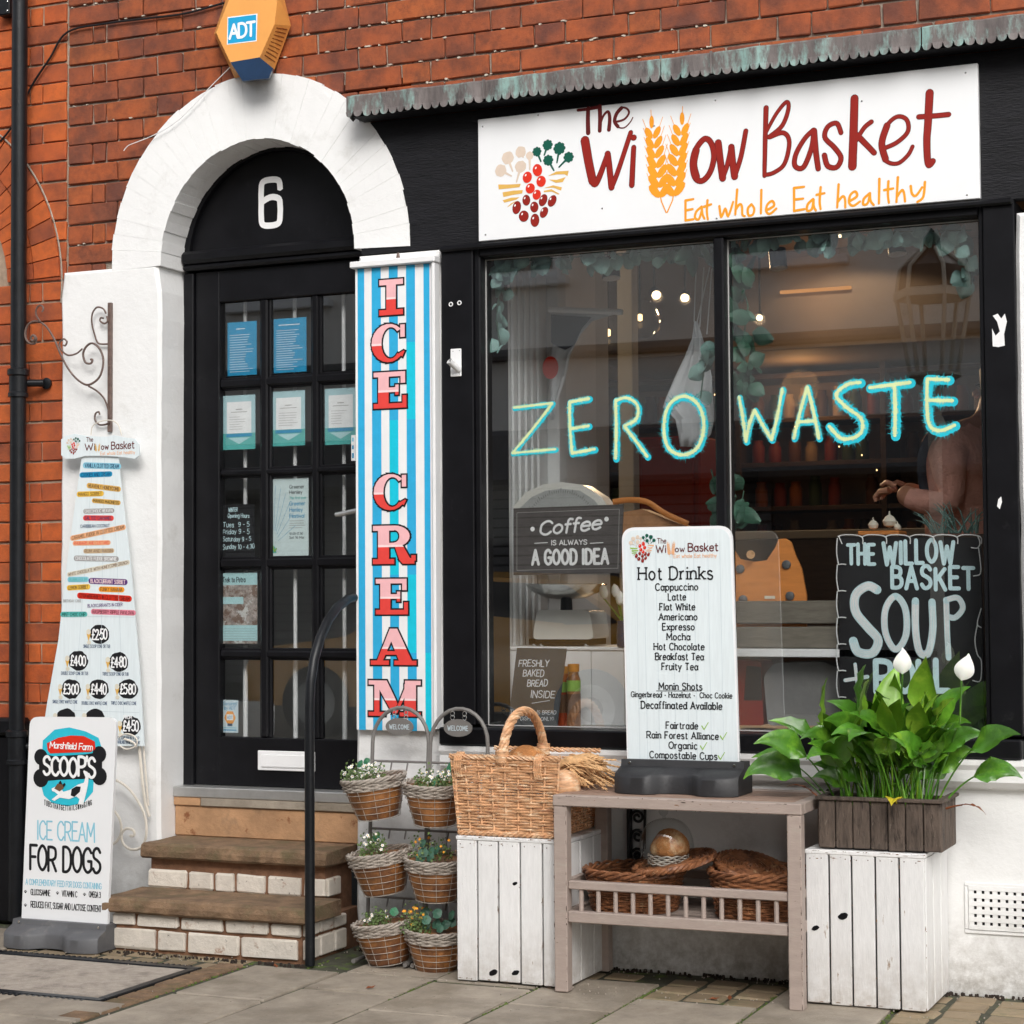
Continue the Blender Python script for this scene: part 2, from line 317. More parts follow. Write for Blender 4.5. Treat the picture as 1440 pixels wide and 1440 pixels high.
# ------------------------------------------------------------------ lettering
FONT={'A':'66;l 0 0 33 100 66 0;l 13 35 53 35','B':'56;l 0 0 0 100;c 0 100 30 100 50 90 50 66 30 54 0 54;c 0 54 32 54 56 42 56 14 34 0 0 0','C':'60;c 60 82 45 98 25 98 5 78 2 50 5 22 25 2 45 2 60 18','D':'60;l 0 0 0 100;c 0 100 28 100 52 84 60 50 52 16 28 0 0 0','E':'50;l 50 100 0 100 0 0 52 0;l 0 52 42 52','F':'48;l 50 100 0 100 0 0;l 0 52 40 52','G':'62;c 60 82 45 98 25 98 5 78 2 50 5 22 25 2 45 2 62 14;l 62 14 62 46 38 46','H':'60;l 0 0 0 100;l 60 0 60 100;l 0 52 60 52','I':'6;l 3 0 3 100','J':'38;c 38 100 38 25 28 2 8 4 0 20','K':'58;l 0 0 0 100;l 56 100 2 44;l 20 60 58 0','L':'46;l 0 100 0 0 46 0','M':'74;l 0 0 4 100 37 30 70 100 74 0','N':'60;l 0 0 0 100 60 0 60 100','O':'66;o 33 100 8 82 0 50 8 18 33 0 58 18 66 50 58 82','P':'54;l 0 0 0 100;c 0 100 30 100 54 90 54 58 30 46 0 46','Q':'66;o 33 100 8 82 0 50 8 18 33 0 58 18 66 50 58 82;l 40 20 66 -6','R':'58;l 0 0 0 100;c 0 100 30 100 54 90 54 58 30 46 0 46;l 26 46 58 0','S':'54;c 52 84 38 99 18 99 2 84 6 62 28 52 50 38 52 16 34 1 14 1 0 16','T':'60;l 0 100 60 100;l 30 100 30 0','U':'60;c 0 100 0 30 10 6 30 0 50 6 60 30 60 100','V':'62;l 0 100 31 0 62 100','W':'90;l 0 100 22 0 45 80 68 0 90 100','X':'58;l 0 100 58 0;l 58 100 0 0','Y':'60;l 0 100 30 50 60 100;l 30 50 30 0','Z':'58;l 0 100 56 100 0 0 58 0',
'0':'52;o 26 100 5 82 0 50 5 18 26 0 47 18 52 50 47 82','1':'24;l 4 80 20 100 20 0','2':'50;c 2 78 14 98 36 98 48 78 36 50 0 2;l 0 0 50 0','3':'48;c 2 86 22 100 44 88 42 62 20 54;c 20 54 46 50 50 20 28 0 0 12','4':'56;l 40 0 40 100 0 30 56 30','5':'48;l 46 100 8 100 4 56;c 4 56 28 64 50 44 46 12 22 0 0 12','6':'48;c 44 90 26 100 6 76 2 36 8 6 28 0 48 14 48 42 28 56 4 40','7':'50;l 0 100 50 100 16 0','8':'50;o 26 100 6 88 8 64 26 54 44 64 46 88;o 26 54 2 38 4 12 26 0 48 12 50 38','9':'48;c 48 60 28 44 6 56 4 86 26 100 46 88 48 60 44 20 24 0 6 8','£':'50;c 48 84 34 100 18 92 16 66 16 30 0 2;l 0 0 50 0;l 4 46 38 46',
'a':'46;o 22 66 5 54 0 33 5 12 22 0 38 12 44 33 38 54;l 45 66 45 0','b':'46;l 0 100 0 0;o 24 66 8 54 1 33 8 12 24 0 40 12 46 33 40 54','c':'42;c 42 54 30 66 12 62 0 33 12 4 30 0 42 12','d':'46;o 22 66 5 54 0 33 5 12 22 0 38 12 44 33 38 54;l 46 100 46 0','e':'46;c 1 36 24 36 46 37 40 60 22 66 5 54 0 33 6 8 24 0 44 12','f':'30;c 34 96 20 100 12 84 12 40 12 0;l 0 62 28 62','g':'46;o 22 66 5 54 0 33 5 12 22 0 38 12 44 33 38 54;c 45 66 45 20 45 -14 34 -30 12 -30 2 -20','h':'42;l 0 100 0 0;c 0 44 12 64 32 64 42 48 42 0','i':'4;l 2 66 2 0;d 2 90','j':'12;c 10 66 10 0 4 -26 -8 -24;d 10 90','k':'42;l 0 100 0 0;l 40 66 2 26;l 14 36 44 0','l':'4;l 2 100 2 0','m':'70;l 0 66 0 0;c 0 44 10 64 26 64 35 48 35 0;c 35 44 46 64 60 64 70 48 70 0','n':'42;l 0 66 0 0;c 0 44 12 64 32 64 42 48 42 0','o':'46;o 23 66 6 54 0 33 6 12 23 0 40 12 46 33 40 54','p':'46;l 0 66 0 -30;o 24 66 8 54 1 33 8 12 24 0 40 12 46 33 40 54','q':'46;o 22 66 5 54 0 33 5 12 22 0 38 12 44 33 38 54;l 45 66 45 -30','r':'28;l 0 66 0 0;c 0 40 10 60 28 66','s':'38;c 36 56 24 66 6 62 4 44 20 35 38 24 34 4 16 0 0 10','t':'30;c 12 90 12 50 12 20 18 2 32 4;l 0 66 30 66','u':'42;c 0 66 0 18 10 0 28 0 42 20;l 42 66 42 0','v':'40;l 0 66 20 0 40 66','w':'60;l 0 66 15 0 30 56 45 0 60 66','x':'40;l 0 66 40 0;l 40 66 0 0','y':'44;l 0 66 22 4;l 44 66 12 -30','z':'40;l 0 66 40 66 0 0 42 0',
'.':'6;d 3 3','·':'10;d 5 44',',':'6;l 5 6 0 -12','!':'6;l 3 100 3 28;d 3 3',"'":'6;l 4 100 2 80','-':'26;l 0 38 26 38','+':'50;l 0 44 50 44;l 25 16 25 72',':':'6;d 3 10;d 3 55','(':'16;c 16 104 2 70 2 30 16 -4',')':'16;c 0 104 14 70 14 30 0 -4','/':'40;l 0 0 40 100'}
def crom(pts,closed=False,k=5):
    n=len(pts); out=[]
    if n<3 and not closed: return list(pts)
    rng=range(n) if closed else range(n-1)
    for i in rng:
        p=[pts[(i+j)%n] if closed else pts[max(0,min(n-1,i+j))] for j in(-1,0,1,2)]
        for s in range(k):
            t=s/k; out.append(tuple(.5*((2*p[1][a])+(-p[0][a]+p[2][a])*t+(2*p[0][a]-5*p[1][a]+4*p[2][a]-p[3][a])*t*t+(-p[0][a]+3*p[1][a]-3*p[2][a]+p[3][a])*t**3) for a in range(len(pts[0]))))
    out.append(tuple(pts[0]) if closed else tuple(pts[-1])); return out
class Flat:
    """print or paint on a surface facing the street: pieces in (x,z), each a hair above the one before"""
    def __init__(s,Y,fn=None): s.Y=Y; s.v=[]; s.f=[]; s.k=0; s.fn=fn
    def poly(s,pts):
        n=len(s.v); y=s.Y-(s.k%160)*1.6e-6; s.k+=1
        for x,z in pts: s.v.append((x,y,z))
        s.f.append(tuple(range(n,n+len(pts)))); return s
    def disc(s,x,z,rx,rz=None,a=0,n=14,jit=0):
        rz=rz or rx; c,d=math.cos(a),math.sin(a); P=[]
        for i in range(n):
            t=2*PI*i/n; q=1+random.uniform(-jit,jit); u,v=rx*q*math.cos(t),rz*q*math.sin(t); P.append((x+u*c-v*d,z+u*d+v*c))
        return s.poly(P)
    def stroke(s,pts,w,w2=None,cap=True,bristle=0):
        """ribbon along pts; width runs from w to w2"""
        n=len(pts); w2=w if w2 is None else w2
        if n<2: return s
        L=[];Rr=[]
        for i in range(n):
            a=pts[max(i-1,0)];b=pts[min(i+1,n-1)]; dx,dz=b[0]-a[0],b[1]-a[1]; l=math.hypot(dx,dz) or 1e-9
            nx,nz=-dz/l,dx/l; ww=(w+(w2-w)*i/(n-1))/2
            if 0<i<n-1:
                c=pts[i]; e=(c[0]-a[0],c[1]-a[1]); g=(b[0]-c[0],b[1]-c[1]); le=math.hypot(*e) or 1e-9; lg=math.hypot(*g) or 1e-9
                co=(e[0]*g[0]+e[1]*g[1])/(le*lg)
                if co<.5:
                    s.disc(c[0],c[1],ww,n=10)
            L.append((pts[i][0]+nx*ww,pts[i][1]+nz*ww)); Rr.append((pts[i][0]-nx*ww,pts[i][1]-nz*ww))
        for i in range(n-1):
            a=pts[i];b=pts[i+1]; dx,dz=b[0]-a[0],b[1]-a[1]; l=math.hypot(dx,dz)
            if l<1e-9: continue
            nx,nz=-dz/l,dx/l; wa=(w+(w2-w)*i/(n-1))/2; wb=(w+(w2-w)*(i+1)/(n-1))/2
            if bristle: wa*=random.uniform(.72,1.12); wb*=random.uniform(.72,1.12)
            s.poly([(a[0]-nx*wa,a[1]-nz*wa),(b[0]-nx*wb,b[1]-nz*wb),(b[0]+nx*wb,b[1]+nz*wb),(a[0]+nx*wa,a[1]+nz*wa)])
            if i>0: s.disc(a[0],a[1],wa,n=8)
            if bristle:
                m=max(1,int(l/(w*.055)))
                for q in range(m):
                    t=random.random(); px,pz=a[0]+dx*t,a[1]+dz*t; sg=random.choice((-1,1)); ln=wa*(.9+random.random()**1.5*bristle*1.5); an=random.uniform(-.35,.35)
                    ux,uz=sg*(nx*math.cos(an)-nz*math.sin(an)),sg*(nx*math.sin(an)+nz*math.cos(an)); h=w*random.uniform(.04,.1)
                    s.poly([(px-uz*h,pz+ux*h),(px+uz*h,pz-ux*h),(px+ux*ln,pz+uz*ln)])
        if cap: s.disc(pts[0][0],pts[0][1],w/2,n=10); s.disc(pts[-1][0],pts[-1][1],w2/2,n=10)
        return s
    def text(s,t,x0,x1,z,h,w=.1,serif=False,slant=0,tilt=0,jit=0,gap=.2,taper=1):
        """t fitted between x0 and x1, baseline z, capital height h, stroke width w*h"""
        tot=0; gl=[]
        for ch in t:
            if ch==' ': tot+=.42; continue
            g=FONT.get(ch) or FONT.get(ch.upper()) or FONT['-']
            p=g.split(';'); a=float(p[0])/100; gl.append((tot,p[1:])); tot+=a+gap
        tot-=gap; k=(x1-x0-w*h)/max(tot,1e-6)
        for off,p in gl:
            jz=random.uniform(-jit,jit)*h; js=1+random.uniform(-jit,jit)
            def T(u,v): return (x0+w*h/2+(off+u)*k+slant*v*h, z+v*h*js+jz+tilt*((off+u)*k))
            for st in p:
                q=st.split(); c=[float(e)/100 for e in q[1:]]; pts=[(c[i],c[i+1]) for i in range(0,len(c),2)]
                if q[0]=='d': a=T(*pts[0]); s.disc(a[0],a[1],w*h*.62,n=8); continue
                if q[0]=='c': pp=crom(pts,False,3)
                elif q[0]=='o': pp=crom(pts,True,3)
                else: pp=pts
                pp=[T(*a) for a in pp]; s.stroke(pp,w*h,w*h*taper,cap=not serif)
                if serif and q[0] in 'lc':
                    for e,o in ((0,1),(-1,-2)):
                        a=pts[e]; b=pts[o]
                        if a[1] in (0,.66,1,-.3) and abs(a[1]-b[1])>abs(a[0]-b[0])*.9 and abs(a[1]-b[1])>.05:
                            A=T(*a); d=.125*h; y=A[1]+(w*h*.35 if a[1]<=0 else -w*h*.35)
                            s.stroke([(A[0]-d,y),(A[0]+d,y)],w*h*.8,cap=False)
        return s
    def build(s,name,mat,parent):
        v=s.v if not s.fn else [s.fn(Vector(p)) for p in s.v]
        me=bpy.data.meshes.new(name); me.from_pydata([tuple(q) for q in v],[],s.f); me.materials.append(mat); me.update()
        o=bpy.data.objects.new(name,me); link(o,parent); return o
def ptext(fl,t,x0,x1,yb,h,Yp,**k):
    """text measured on the photograph: from pixel x0 to x1 on baseline yb, capitals h pixels high, on the plane Yp"""
    a=W(x0,yb,Yp); b=W(x1,yb,Yp); mmid=W((x0+x1)/2,yb,Yp); top=W((x0+x1)/2,yb-h,Yp)
    return fl.text(t,a.x,b.x,mmid.z,top.z-mmid.z,**k)
def clipz(P,z0,z1):
    def half(P,z,s):
        o=[]
        for i in range(len(P)):
            a,b=P[i],P[(i+1)%len(P)]; ia=(a[1]-z)*s>=0; ib=(b[1]-z)*s>=0
            if ia: o.append(a)
            if ia!=ib: t=(z-a[1])/(b[1]-a[1]); o.append((a[0]+(b[0]-a[0])*t,z))
        return o
    P=half(P,z0,1)
    return half(P,z1,-1) if len(P)>2 else P
def grow(P,d):
    n=len(P); A=sum(P[i][0]*P[(i+1)%n][1]-P[(i+1)%n][0]*P[i][1] for i in range(n))
    if A<0: P=P[::-1]
    L=[]
    for i in range(n):
        a,b=P[i],P[(i+1)%n]; dx,dz=b[0]-a[0],b[1]-a[1]; l=math.hypot(dx,dz) or 1e-9; nx,nz=dz/l,-dx/l
        L.append((a[0]+nx*d,a[1]+nz*d,dx/l,dz/l))
    o=[]
    for i in range(n):
        x1,z1,a1,b1=L[i-1]; x2,z2,a2,b2=L[i]; de=a1*b2-b1*a2
        if abs(de)<.08: o.append((x2,z2)); continue
        t=((x2-x1)*b2-(z2-z1)*a2)/de; t=max(-1,min(1,t)) if abs(t)>1 else t; o.append((x1+a1*t,z1+b1*t))
    return o
def logo(parent,cx,cz,s,Y,pal):
    """heart of vegetables; s = half width; pal: stems colours"""
    F={}
    def fl(k,l=0):
        if (k,l) not in F: F[k,l]=Flat(Y-l*.0005)
        return F[k,l]
    def U(u,v): return (cx+(u-535)/450*s, cz-(v-900)/450*s)
    q=s/450
    for u,v,r,tu,tv in ((235,590,70,290,740),(385,540,62,415,600),(490,590,45,490,740),(150,720,68,275,790),(385,700,66,335,860)):
        a=U(u,v); fl('beige').disc(a[0],a[1],r*q,jit=.07,n=16); fl('beige').stroke([a,U(tu,tv)],34*q,16*q)
    for u,v,r,tu,tv in ((575,555,50,620,665),(700,495,56,660,600),(835,545,66,805,695),(705,660,56,768,775),(940,650,56,830,745)):
        a=U(u,v); fl('dkgreen').disc(a[0],a[1],r*q*.8,n=14); fl('dkgreen').stroke([a,U(tu,tv)],26*q,18*q)
        for i in range(8): t=2*PI*i/8; fl('dkgreen').disc(a[0]+math.cos(t)*r*q*.72,a[1]+math.sin(t)*r*q*.72,r*q*.36,n=9)
    for P,kk in (([(120,868),(250,880),(385,885),(370,920),(250,922),(125,922)],0),([(170,958),(300,950),(408,955),(400,990),(280,998),(180,1010)],0),([(170,1045),(270,1025),(370,1028),(330,1052),(190,1072)],0),([(220,1125),(270,1085),(330,1065),(300,1085),(240,1120)],0)):
        fl(pal[0]).poly([U(*p) for p in P])
    for P in ([(700,830),(800,790),(940,795),(925,850),(890,828),(800,822)],[(710,868),(800,880),(905,860),(870,910),(790,912)],[(655,955),(760,935),(860,965),(850,1000),(760,960)],[(650,985),(740,975),(835,1035),(820,1040),(740,1000),(655,1000)]):
        fl(pal[1]).poly([U(*p) for p in P])
    G=[(580,755,55,68,.2,1),(462,822,54,62,-.2,1),(622,880,55,60,0,1),(495,945,54,56,-.3,1),(570,1020,48,55,-.3,1),(448,1068,46,60,.1,0),(335,1138,50,72,-.2,0),(540,1150,48,60,.1,0),(643,1085,46,68,-.4,0),(747,1102,46,66,-.5,0),(417,1238,58,62,.2,0),(652,1217,44,62,-.5,0),(546,1293,52,72,0,0)]
    for u,v,a,b,t,k in G:
        x,z=U(u,v)
        if not k: fl('dkred').disc(x,z,a*q,b*q,t,16)
        fl('brightred' if k else 'red',1).disc(x,z,(a-(0 if k else 5))*q,(b-(0 if k else 5))*q,t,16)
        fl('white',2).disc(x-18*q,z+24*q,9*q,14*q,-.5,8)
    for (k,l),o in F.items(): o.build('logo_heart',pm(k),parent)
def wheat(parent,cx,zb,h,lean,Y,key='org'):
    F=Flat(Y)
    n=8
    for i in range(n):
        t=i/(n-1); z=zb+h*t; x=cx+lean*t; k=h*.155*(1-.25*t)
        if i==n-1: F.disc(x,z+k*.4,k*.3,k*.8); break
        for sg in(-1,1):
            a=-sg*(.72-.25*t)
            F.disc(x+sg*k*.5,z+k*.25,k*.38,k*.8,a,10)
            F.stroke([(x+sg*k*.8,z+k*.8),(x+sg*k*1.25,z+k*2.0)],h*.008)
    F.stroke([(cx,zb),(cx-lean*.2,zb-h*.12),(cx-lean*.8+(-.0),zb-h*.28)],h*.018)
    F.stroke([(cx+lean,zb+h),(cx+lean*1.08,zb+h*1.22)],h*.01)
    F.build('wheat_ear_print',pm(key),parent)
# ================================================================== GROUND
box('ground',m_asph,None,-60,60,-60,60,-.45,-.03,0,kind='structure')
pav=tag(box('pavement',m_joint,None,-9,9,-2.75,.35,-.03,-.008,0),kind='structure')
def slab_mesh(w,d,h=.04,b=.004,jit=.003,mat=m_grey,name='slab'):
    s=MB(); s.box(0,w,0,d,-h,0,b); s.v=[(x+random.uniform(-jit,jit),y+random.uniform(-jit,jit),z+random.uniform(-.0015,.0015)) for x,y,z in s.v]
    return s.mesh(name,mat)
JX=[-2.0,-1.5,-1.0,-.5,.0,.5,.845,1.18,1.53,1.87,2.25,2.62,3.0,3.4,3.8]
def slab_col(x0,x1,ys):
    for a,b in zip(ys[:-1],ys[1:]):
        inst('paving_slab',slab_mesh(x1-x0-.012,a-b-.012),pav,(x0+.006,b+.006,random.uniform(-.003,.001)),rot=(random.uniform(-.002,.002),random.uniform(-.002,.002),0))
def rows(y,first,step=.6): 
    o=[y,first]
    while o[-1]>-2.5: o.append(o[-1]-step)
    return o
slab_col(-2.6,-1.9,rows(-.1,-.6)); slab_col(-1.9,-1.2,rows(-.1,-.9)); slab_col(-1.2,-.45,rows(-.1,-.52))
slab_col(-.45,.1,[-1.07,-1.5,-2.1,-2.6]); slab_col(.1,.49,[-1.07,-1.33,-1.9,-2.5])
slab_col(.52,.845,rows(-.40,-.88)); slab_col(.845,1.18,rows(-.08,-.38)[:2]+rows(-.38,-.66)[1:]); slab_col(1.18,1.53,rows(-.42,-.87)); slab_col(1.53,1.87,rows(-.2,-.64)); slab_col(1.87,2.25,rows(-.43,-.93)); slab_col(2.25,2.62,rows(-.02,-.64))
slab_col(2.62,3.0,rows(-.62,-1.1)); slab_col(3.0,3.5,rows(-.62,-1.4)); slab_col(3.5,4.2,rows(-.02,-.8)); slab_col(4.2,5.0,rows(-.02,-.5))
slab_col(1.18,1.53,[-.02,-.40])
sett_me=[slab_mesh(.112,.1,b=.008,jit=.005,mat=m_sett,name='sett') for _ in range(6)]
def setts(x0,x1,y0,y1,dx=.125,dy=.112):
    nx=int((x1-x0)/dx); ny=int((y1-y0)/dy)
    for i in range(nx):
        for j in range(ny):
            inst('sett_stone',random.choice(sett_me),pav,(x0+i*dx+.004,y0+j*dy+.004+(i%2)*.02,random.uniform(-.006,0)),rot=(0,0,random.uniform(-.03,.03)))
setts(1.875,2.25,-.42,-.03); setts(2.63,3.5,-.6,-.02); setts(1.53,1.87,-.19,.03)
for i in range(7): inst('sett_stone',random.choice(sett_me),pav,(-.45+i*.13,-.50,-.004),rot=(0,0,random.uniform(-.05,.05)))
for i in range(9): inst('sett_stone',random.choice(sett_me),pav,(-.6+i*.12,-.39+random.uniform(0,.01),-.006),rot=(0,0,random.uniform(-.05,.05)),scale=(1,.9,1))
s=MB()
for i in range(9):
    y=-1.3+i*.1; s.box(.395,.49,y,y+.094,-.03,.0+random.uniform(-.002,.002),.006)
s.build('mortar_strip',m_step,pav)
cov=thing('inspection_cover','concrete filled inspection cover with dark metal edges set in the pavement','cover',(-.02,-.8,0))
box('concrete_infill',m_conc,cov,-.62,.355,-1.035,-.545,-.03,.0,.003)
for a in((-.64,.39,-1.075,-1.04),(-.64,.39,-.54,-.505),(.357,.39,-1.04,-.54)): box('metal_frame',m_iron,cov,*a,-.03,.003,.003)
s=MB()
for i in range(44):
    x=-.62+i*.022
    for y in(-1.092,-.503): s.box(x,x+.012,y,y+.02,-.03,.002,.002)
s.build('frame_teeth',m_iron,cov,kind='stuff')
tag(box('kerb',m_conc,None,-9,9,-2.9,-2.75,-.16,.0,.01),kind='structure')
tag(box('road',m_asph,None,-20,20,-7.6,-2.9,-.2,-.026,0),kind='structure')
tag(box('far_pavement',m_grey,None,-20,20,-13,-7.6,-.2,.02,.01),kind='structure')
# moss and grit gathered at the foot of the wall
s=MB()
for i in range(420):
    x=random.uniform(-.1,3.4); y=-abs(random.gauss(0,.018))-.004; r=random.uniform(.003,.007)
    if x<.68: y-=.335 if x>-.1 else 0
    s.lathe([(r,-.008),(r*.7,r*.35),(0,r*.5)],(x,y,0),5)
s.build('moss_and_grit',m_soil,None,kind='stuff')
# ================================================================== BUILDINGS
shop=thing('shop_building','red brick shop with white arched doorway and black painted shopfront','shop',(1.2,0,0))
nb=thing('neighbouring_building','orange brick house with black painted plinth behind the drainpipe','building',(-1.2,0,0))
def brick_me(w,h,mat,n,y=.045,jit=.0022,b=.003,name='brick'):
    L=[]
    for _ in range(n):
        s=MB(); s.box(0,w,0,y,0,h,b)
        s.v=[(x+random.uniform(-jit,jit),yy+(random.uniform(-.0012,.0012) if yy<.01 else 0),z+random.uniform(-jit,jit)*.7) for x,yy,z in s.v]; L.append(s.mesh(name,mat))
    return L
CH=.0757; J=.0072
def brickwall(parent,mat,x0,x1,z0,z1,Y,keep,vis,right=False,maxn=300,sizes=(.218,.104,.052)):
    S=[brick_me(w,CH-J,mat,5) for w in sizes]; out=[]
    nrow=int((z1-z0)/CH)
    for r in range(nrow):
        z=z0+r*CH+.0018*math.sin(r*2.1); x=0; k=0
        seq=([0,1] if r%2==0 else [1,2,0,1])
        while x<(x1-x0):
            if r%2==0: t=0 if k%2==0 else 1
            else: t=(1,2)[k] if k<2 else (0 if k%2==0 else 1)
            w=sizes[t]; k+=1
            if x+w>(x1-x0): 
                break
            X=x0+x if not right else x1-x-w
            if keep(X,X+w,z,z+CH-J): out.append((X,z,t))
            x+=w+J+random.uniform(-.001,.0015)
    out.sort(key=lambda b:-vis(b[0]+.05,b[1]+.03))
    st=MB()
    for i,(X,z,t) in enumerate(out):
        me=random.choice(S[t]); dy=random.uniform(-.0022,.0022)
        if i<maxn: inst('brick',me,parent,(X,Y+dy,z),rot=(0,random.uniform(-.004,.004),0))
        else: st.add([(v.co.x+X,v.co.y+Y+dy,v.co.z+z) for v in me.vertices],[tuple(p.vertices) for p in me.polygons])
    if st.v: st.build('bricks_above',mat,parent,kind='stuff')
AX,AZ=.289,2.44
def inarch(x,z,rx=.60,rz=.64): return ((x-AX)/rx)**2+((z-AZ)/rz)**2
def keepA(x0,x1,z0,z1):
    if z1<2.43: return False
    cs=[(x,z) for x in(x0,x1) for z in(z0,z1)]
    if z0>AZ-.05:
        if all(inarch(x,z)<.93 for x,z in cs): return False
        if any(((x-AX)/.44)**2+((z-AZ)/.46)**2<1 for x,z in cs): return False
        if x0<.95 and x1<.95 and z1<2.9 and x0>.25: return False
    if x0>.73 and z1<2.9: return False
    if z0<2.41: return x1<-.3
    return True
mw=MB(); 
mw.box(-.545,-.3,.026,.34,2.3,4.6); mw.box(-.3,.9,.026,.34,3.02,4.6); mw.box(.9,5.0,.026,.34,2.7,4.6)
for i in range(14):   # mortar behind the arch shoulders
    z=2.3+i*.052; dx=.56*math.sqrt(max(0,1-((z-AZ)/.62)**2)) if z>AZ else .56
    if AX-dx-.02>-.3: mw.box(-.3,AX-dx-.02,.026,.34,z,z+.052)
mw.v=[(x,y+.004 if y<.05 else y,z) for x,y,z in mw.v]; wallA=mw.build('brick_wall',m_mortar,shop)
vis=lambda x,z: -((max(0,z-(3.34-.11*x)))*6+max(0,x-3.05)*6)-abs(x-1)*.01
brickwall(wallA,m_brickA,-.535,3.5,2.3+.012,3.72,.018,keepA,vis)
# lumps and crumbs of pale old mortar squeezed out of the joints
s=MB(); random.seed(31)
for i in range(620):
    x=random.uniform(-.53,3.1); r0_=int(random.uniform(2,17)); z=2.312+r0_*CH-.004+random.uniform(-.004,.004)
    if (x<.95 and inarch(x,z)<1.06) or (x>.72 and z<2.98) or (x<-.3 and z<2.45): continue
    if math.sin(x*3.1+r0_)+math.sin(x*1.3)<.1: continue
    a=random.uniform(.003,.012); b=random.uniform(.0015,.004); P=[(x+a*math.cos(k*PI/3.5)*random.uniform(.6,1.2),z+b*math.sin(k*PI/3.5)*random.uniform(.6,1.3)) for k in range(7)]; s.prism(P,.0155+random.uniform(-.001,.002),.03)
s.build('mortar_crumbs',M('pale_mortar',(.52,.46,.38),.95,.3,60,.6,150),wallA,kind='stuff')
# neighbour's wall, with a rubbed brick arch
NX,NZ=-1.30,2.40
s=MB(); s.box(-2.6,-.5455,.029,.3,.70,4.6); wallB=s.build('brick_wall',m_mortarB,nb)
def keepB(x0,x1,z0,z1):
    if z0>NZ-.02 and max(math.hypot(x-NX,z-NZ) for x in(x0,x1) for z in(z0,z1))<.735: return False
    if z0>NZ-.02 and math.hypot(min(abs(x0-NX),abs(x1-NX)),z0-NZ)<.46: return False
    return not (z0<=NZ and x1<-1.02)
brickwall(wallB,m_brickB,-1.5,-.5475,.745,3.72,.02,keepB,lambda x,z:-(max(0,-.9-x)*6+max(0,z-3.5)*6),right=True)
for k in range(15):
    a0=R(2+k*6.0); a1=a0+R(5.6)
    for r0,r1 in((.49,.61),(.615,.73)):
        s=MB(); s.prism([(NX+r*math.cos(a),NZ+r*math.sin(a)) for r,a in((r0,a0),(r1,a0),(r1,a1),(r0,a1))],.0135+random.uniform(-.001,.001),.06); o=s.build('arch_brick',m_brickB,wallB)
s=MB(); P=[(NX+.74*math.cos(R(a)),0,NZ+.74*math.sin(R(a))) for a in range(-6,92,4)]
s.tube([(x,.0155,z) for x,y,z in P],.0035,5); s.build('arch_joint',m_mortar,wallB)
tag(box('plinth',m_black,nb,-2.6,-.72,-.02,.3,0,.70,.01)); box('plinth_cap',m_black,nb,-2.6,-.70,-.045,.3,.70,.765,.012)
box('plinth_return',m_black,nb,-.72,-.557,.0,.3,0,.70,.005)
# white plaster piers, arch, stall riser
def wobble_box(name,mat,parent,x0,x1,y0,y1,z0,z1,a=.004,nz=24,r=.014):
    s=MB(); n=nz; P=[]
    for i in range(n+1): z=z0+(z1-z0)*i/n; P.append((x1-(r if i in(0,n) else 0)+random.uniform(-a,a),z-(r*.3 if i==n else 0)))
    for i in range(n,-1,-1): z=z0+(z1-z0)*i/n; P.append((x0+(r if i in(0,n) else 0)+random.uniform(-a,a),z-(r*.3 if i==n else 0)))
    cx,cz=(x0+x1)/2,(z0+z1)/2; n2=len(P)
    vs=[(x,y0+.012,z) for x,z in P]+[(x,y1,z) for x,z in P]+[(x+(.012 if x<cx else -.012),y0,z+(-.012 if z>z1-.02 else .0)) for x,z in P]
    fs=[(i,(i+1)%n2,(i+1)%n2+n2,i+n2) for i in range(n2)]+[(i,(i+1)%n2,(i+1)%n2+2*n2,i+2*n2) for i in range(n2)]+[tuple(range(2*n2,3*n2))]
    s.add(vs,fs); return s.build(name,mat,parent)
wobble_box('white_pier',m_plaster,shop,-.556,-.114,0,.34,-.02,2.437)
wobble_box('white_pier',m_plaster,shop,.69,1.03,-.002,.34,-.02,2.404,nz=16)
arch=MB(); 
arch.prism([(AX+.612*math.cos(R(a)),AZ+.648*math.sin(R(a))) for a in range(0,181,5)]+[(AX+.405*math.cos(R(a)),AZ+.42*math.sin(R(a))) for a in range(180,-1,-5)],+.0034,.17)
arch=arch.build('door_arch',m_plaster,shop)
NV=34
for k in range(NV):
    a0=PI*k/NV+.0006-(.03 if k==0 else 0); a1=PI*(k+1)/NV-.0006+(.03 if k==NV-1 else 0); ro=random.uniform(-.0025,.0025); ri=random.uniform(-.0025,.0025)
    P=[(AX+(.4+ri)*math.cos(a0),AZ+(.415+ri)*math.sin(a0)),(AX+(.616+ro)*math.cos(a0),AZ+(.652+ro)*math.sin(a0)),(AX+(.616+ro)*math.cos(a1),AZ+(.652+ro)*math.sin(a1)),(AX+(.4+ri)*math.cos(a1),AZ+(.415+ri)*math.sin(a1))]
    MB().prism(P,.0012+random.uniform(-.0006,.0006),.165).build('arch_brick',m_plaster,arch)
wobble_box('stall_riser',m_plaster,shop,1.031,4.6,0,.3,-.02,.70,a=.001,nz=6,r=.002)
s=MB(); s.prism([(0,.618),(0,.70)],0,0) if 0 else None
s=MB(); vs=[];prof=[(.0,.612),(-.028,.622),(-.042,.64),(-.042,.675),(-.05,.69),(-.05,.706),(.0,.708)]
for x in(1.032,4.6): vs+=[(x,y,z) for y,z in prof]
n=len(prof); s.add(vs,[(i,i+1,i+1+n,i+n) for i in range(n-1)]+[tuple(range(n)),tuple(range(2*n-1,n-1,-1))]); s.build('window_ledge',m_plaster,shop)
wobble_box('white_pier',m_plaster,shop,2.957,4.6,-.004,.3,.7,2.362,a=.002,nz=14,r=.003)
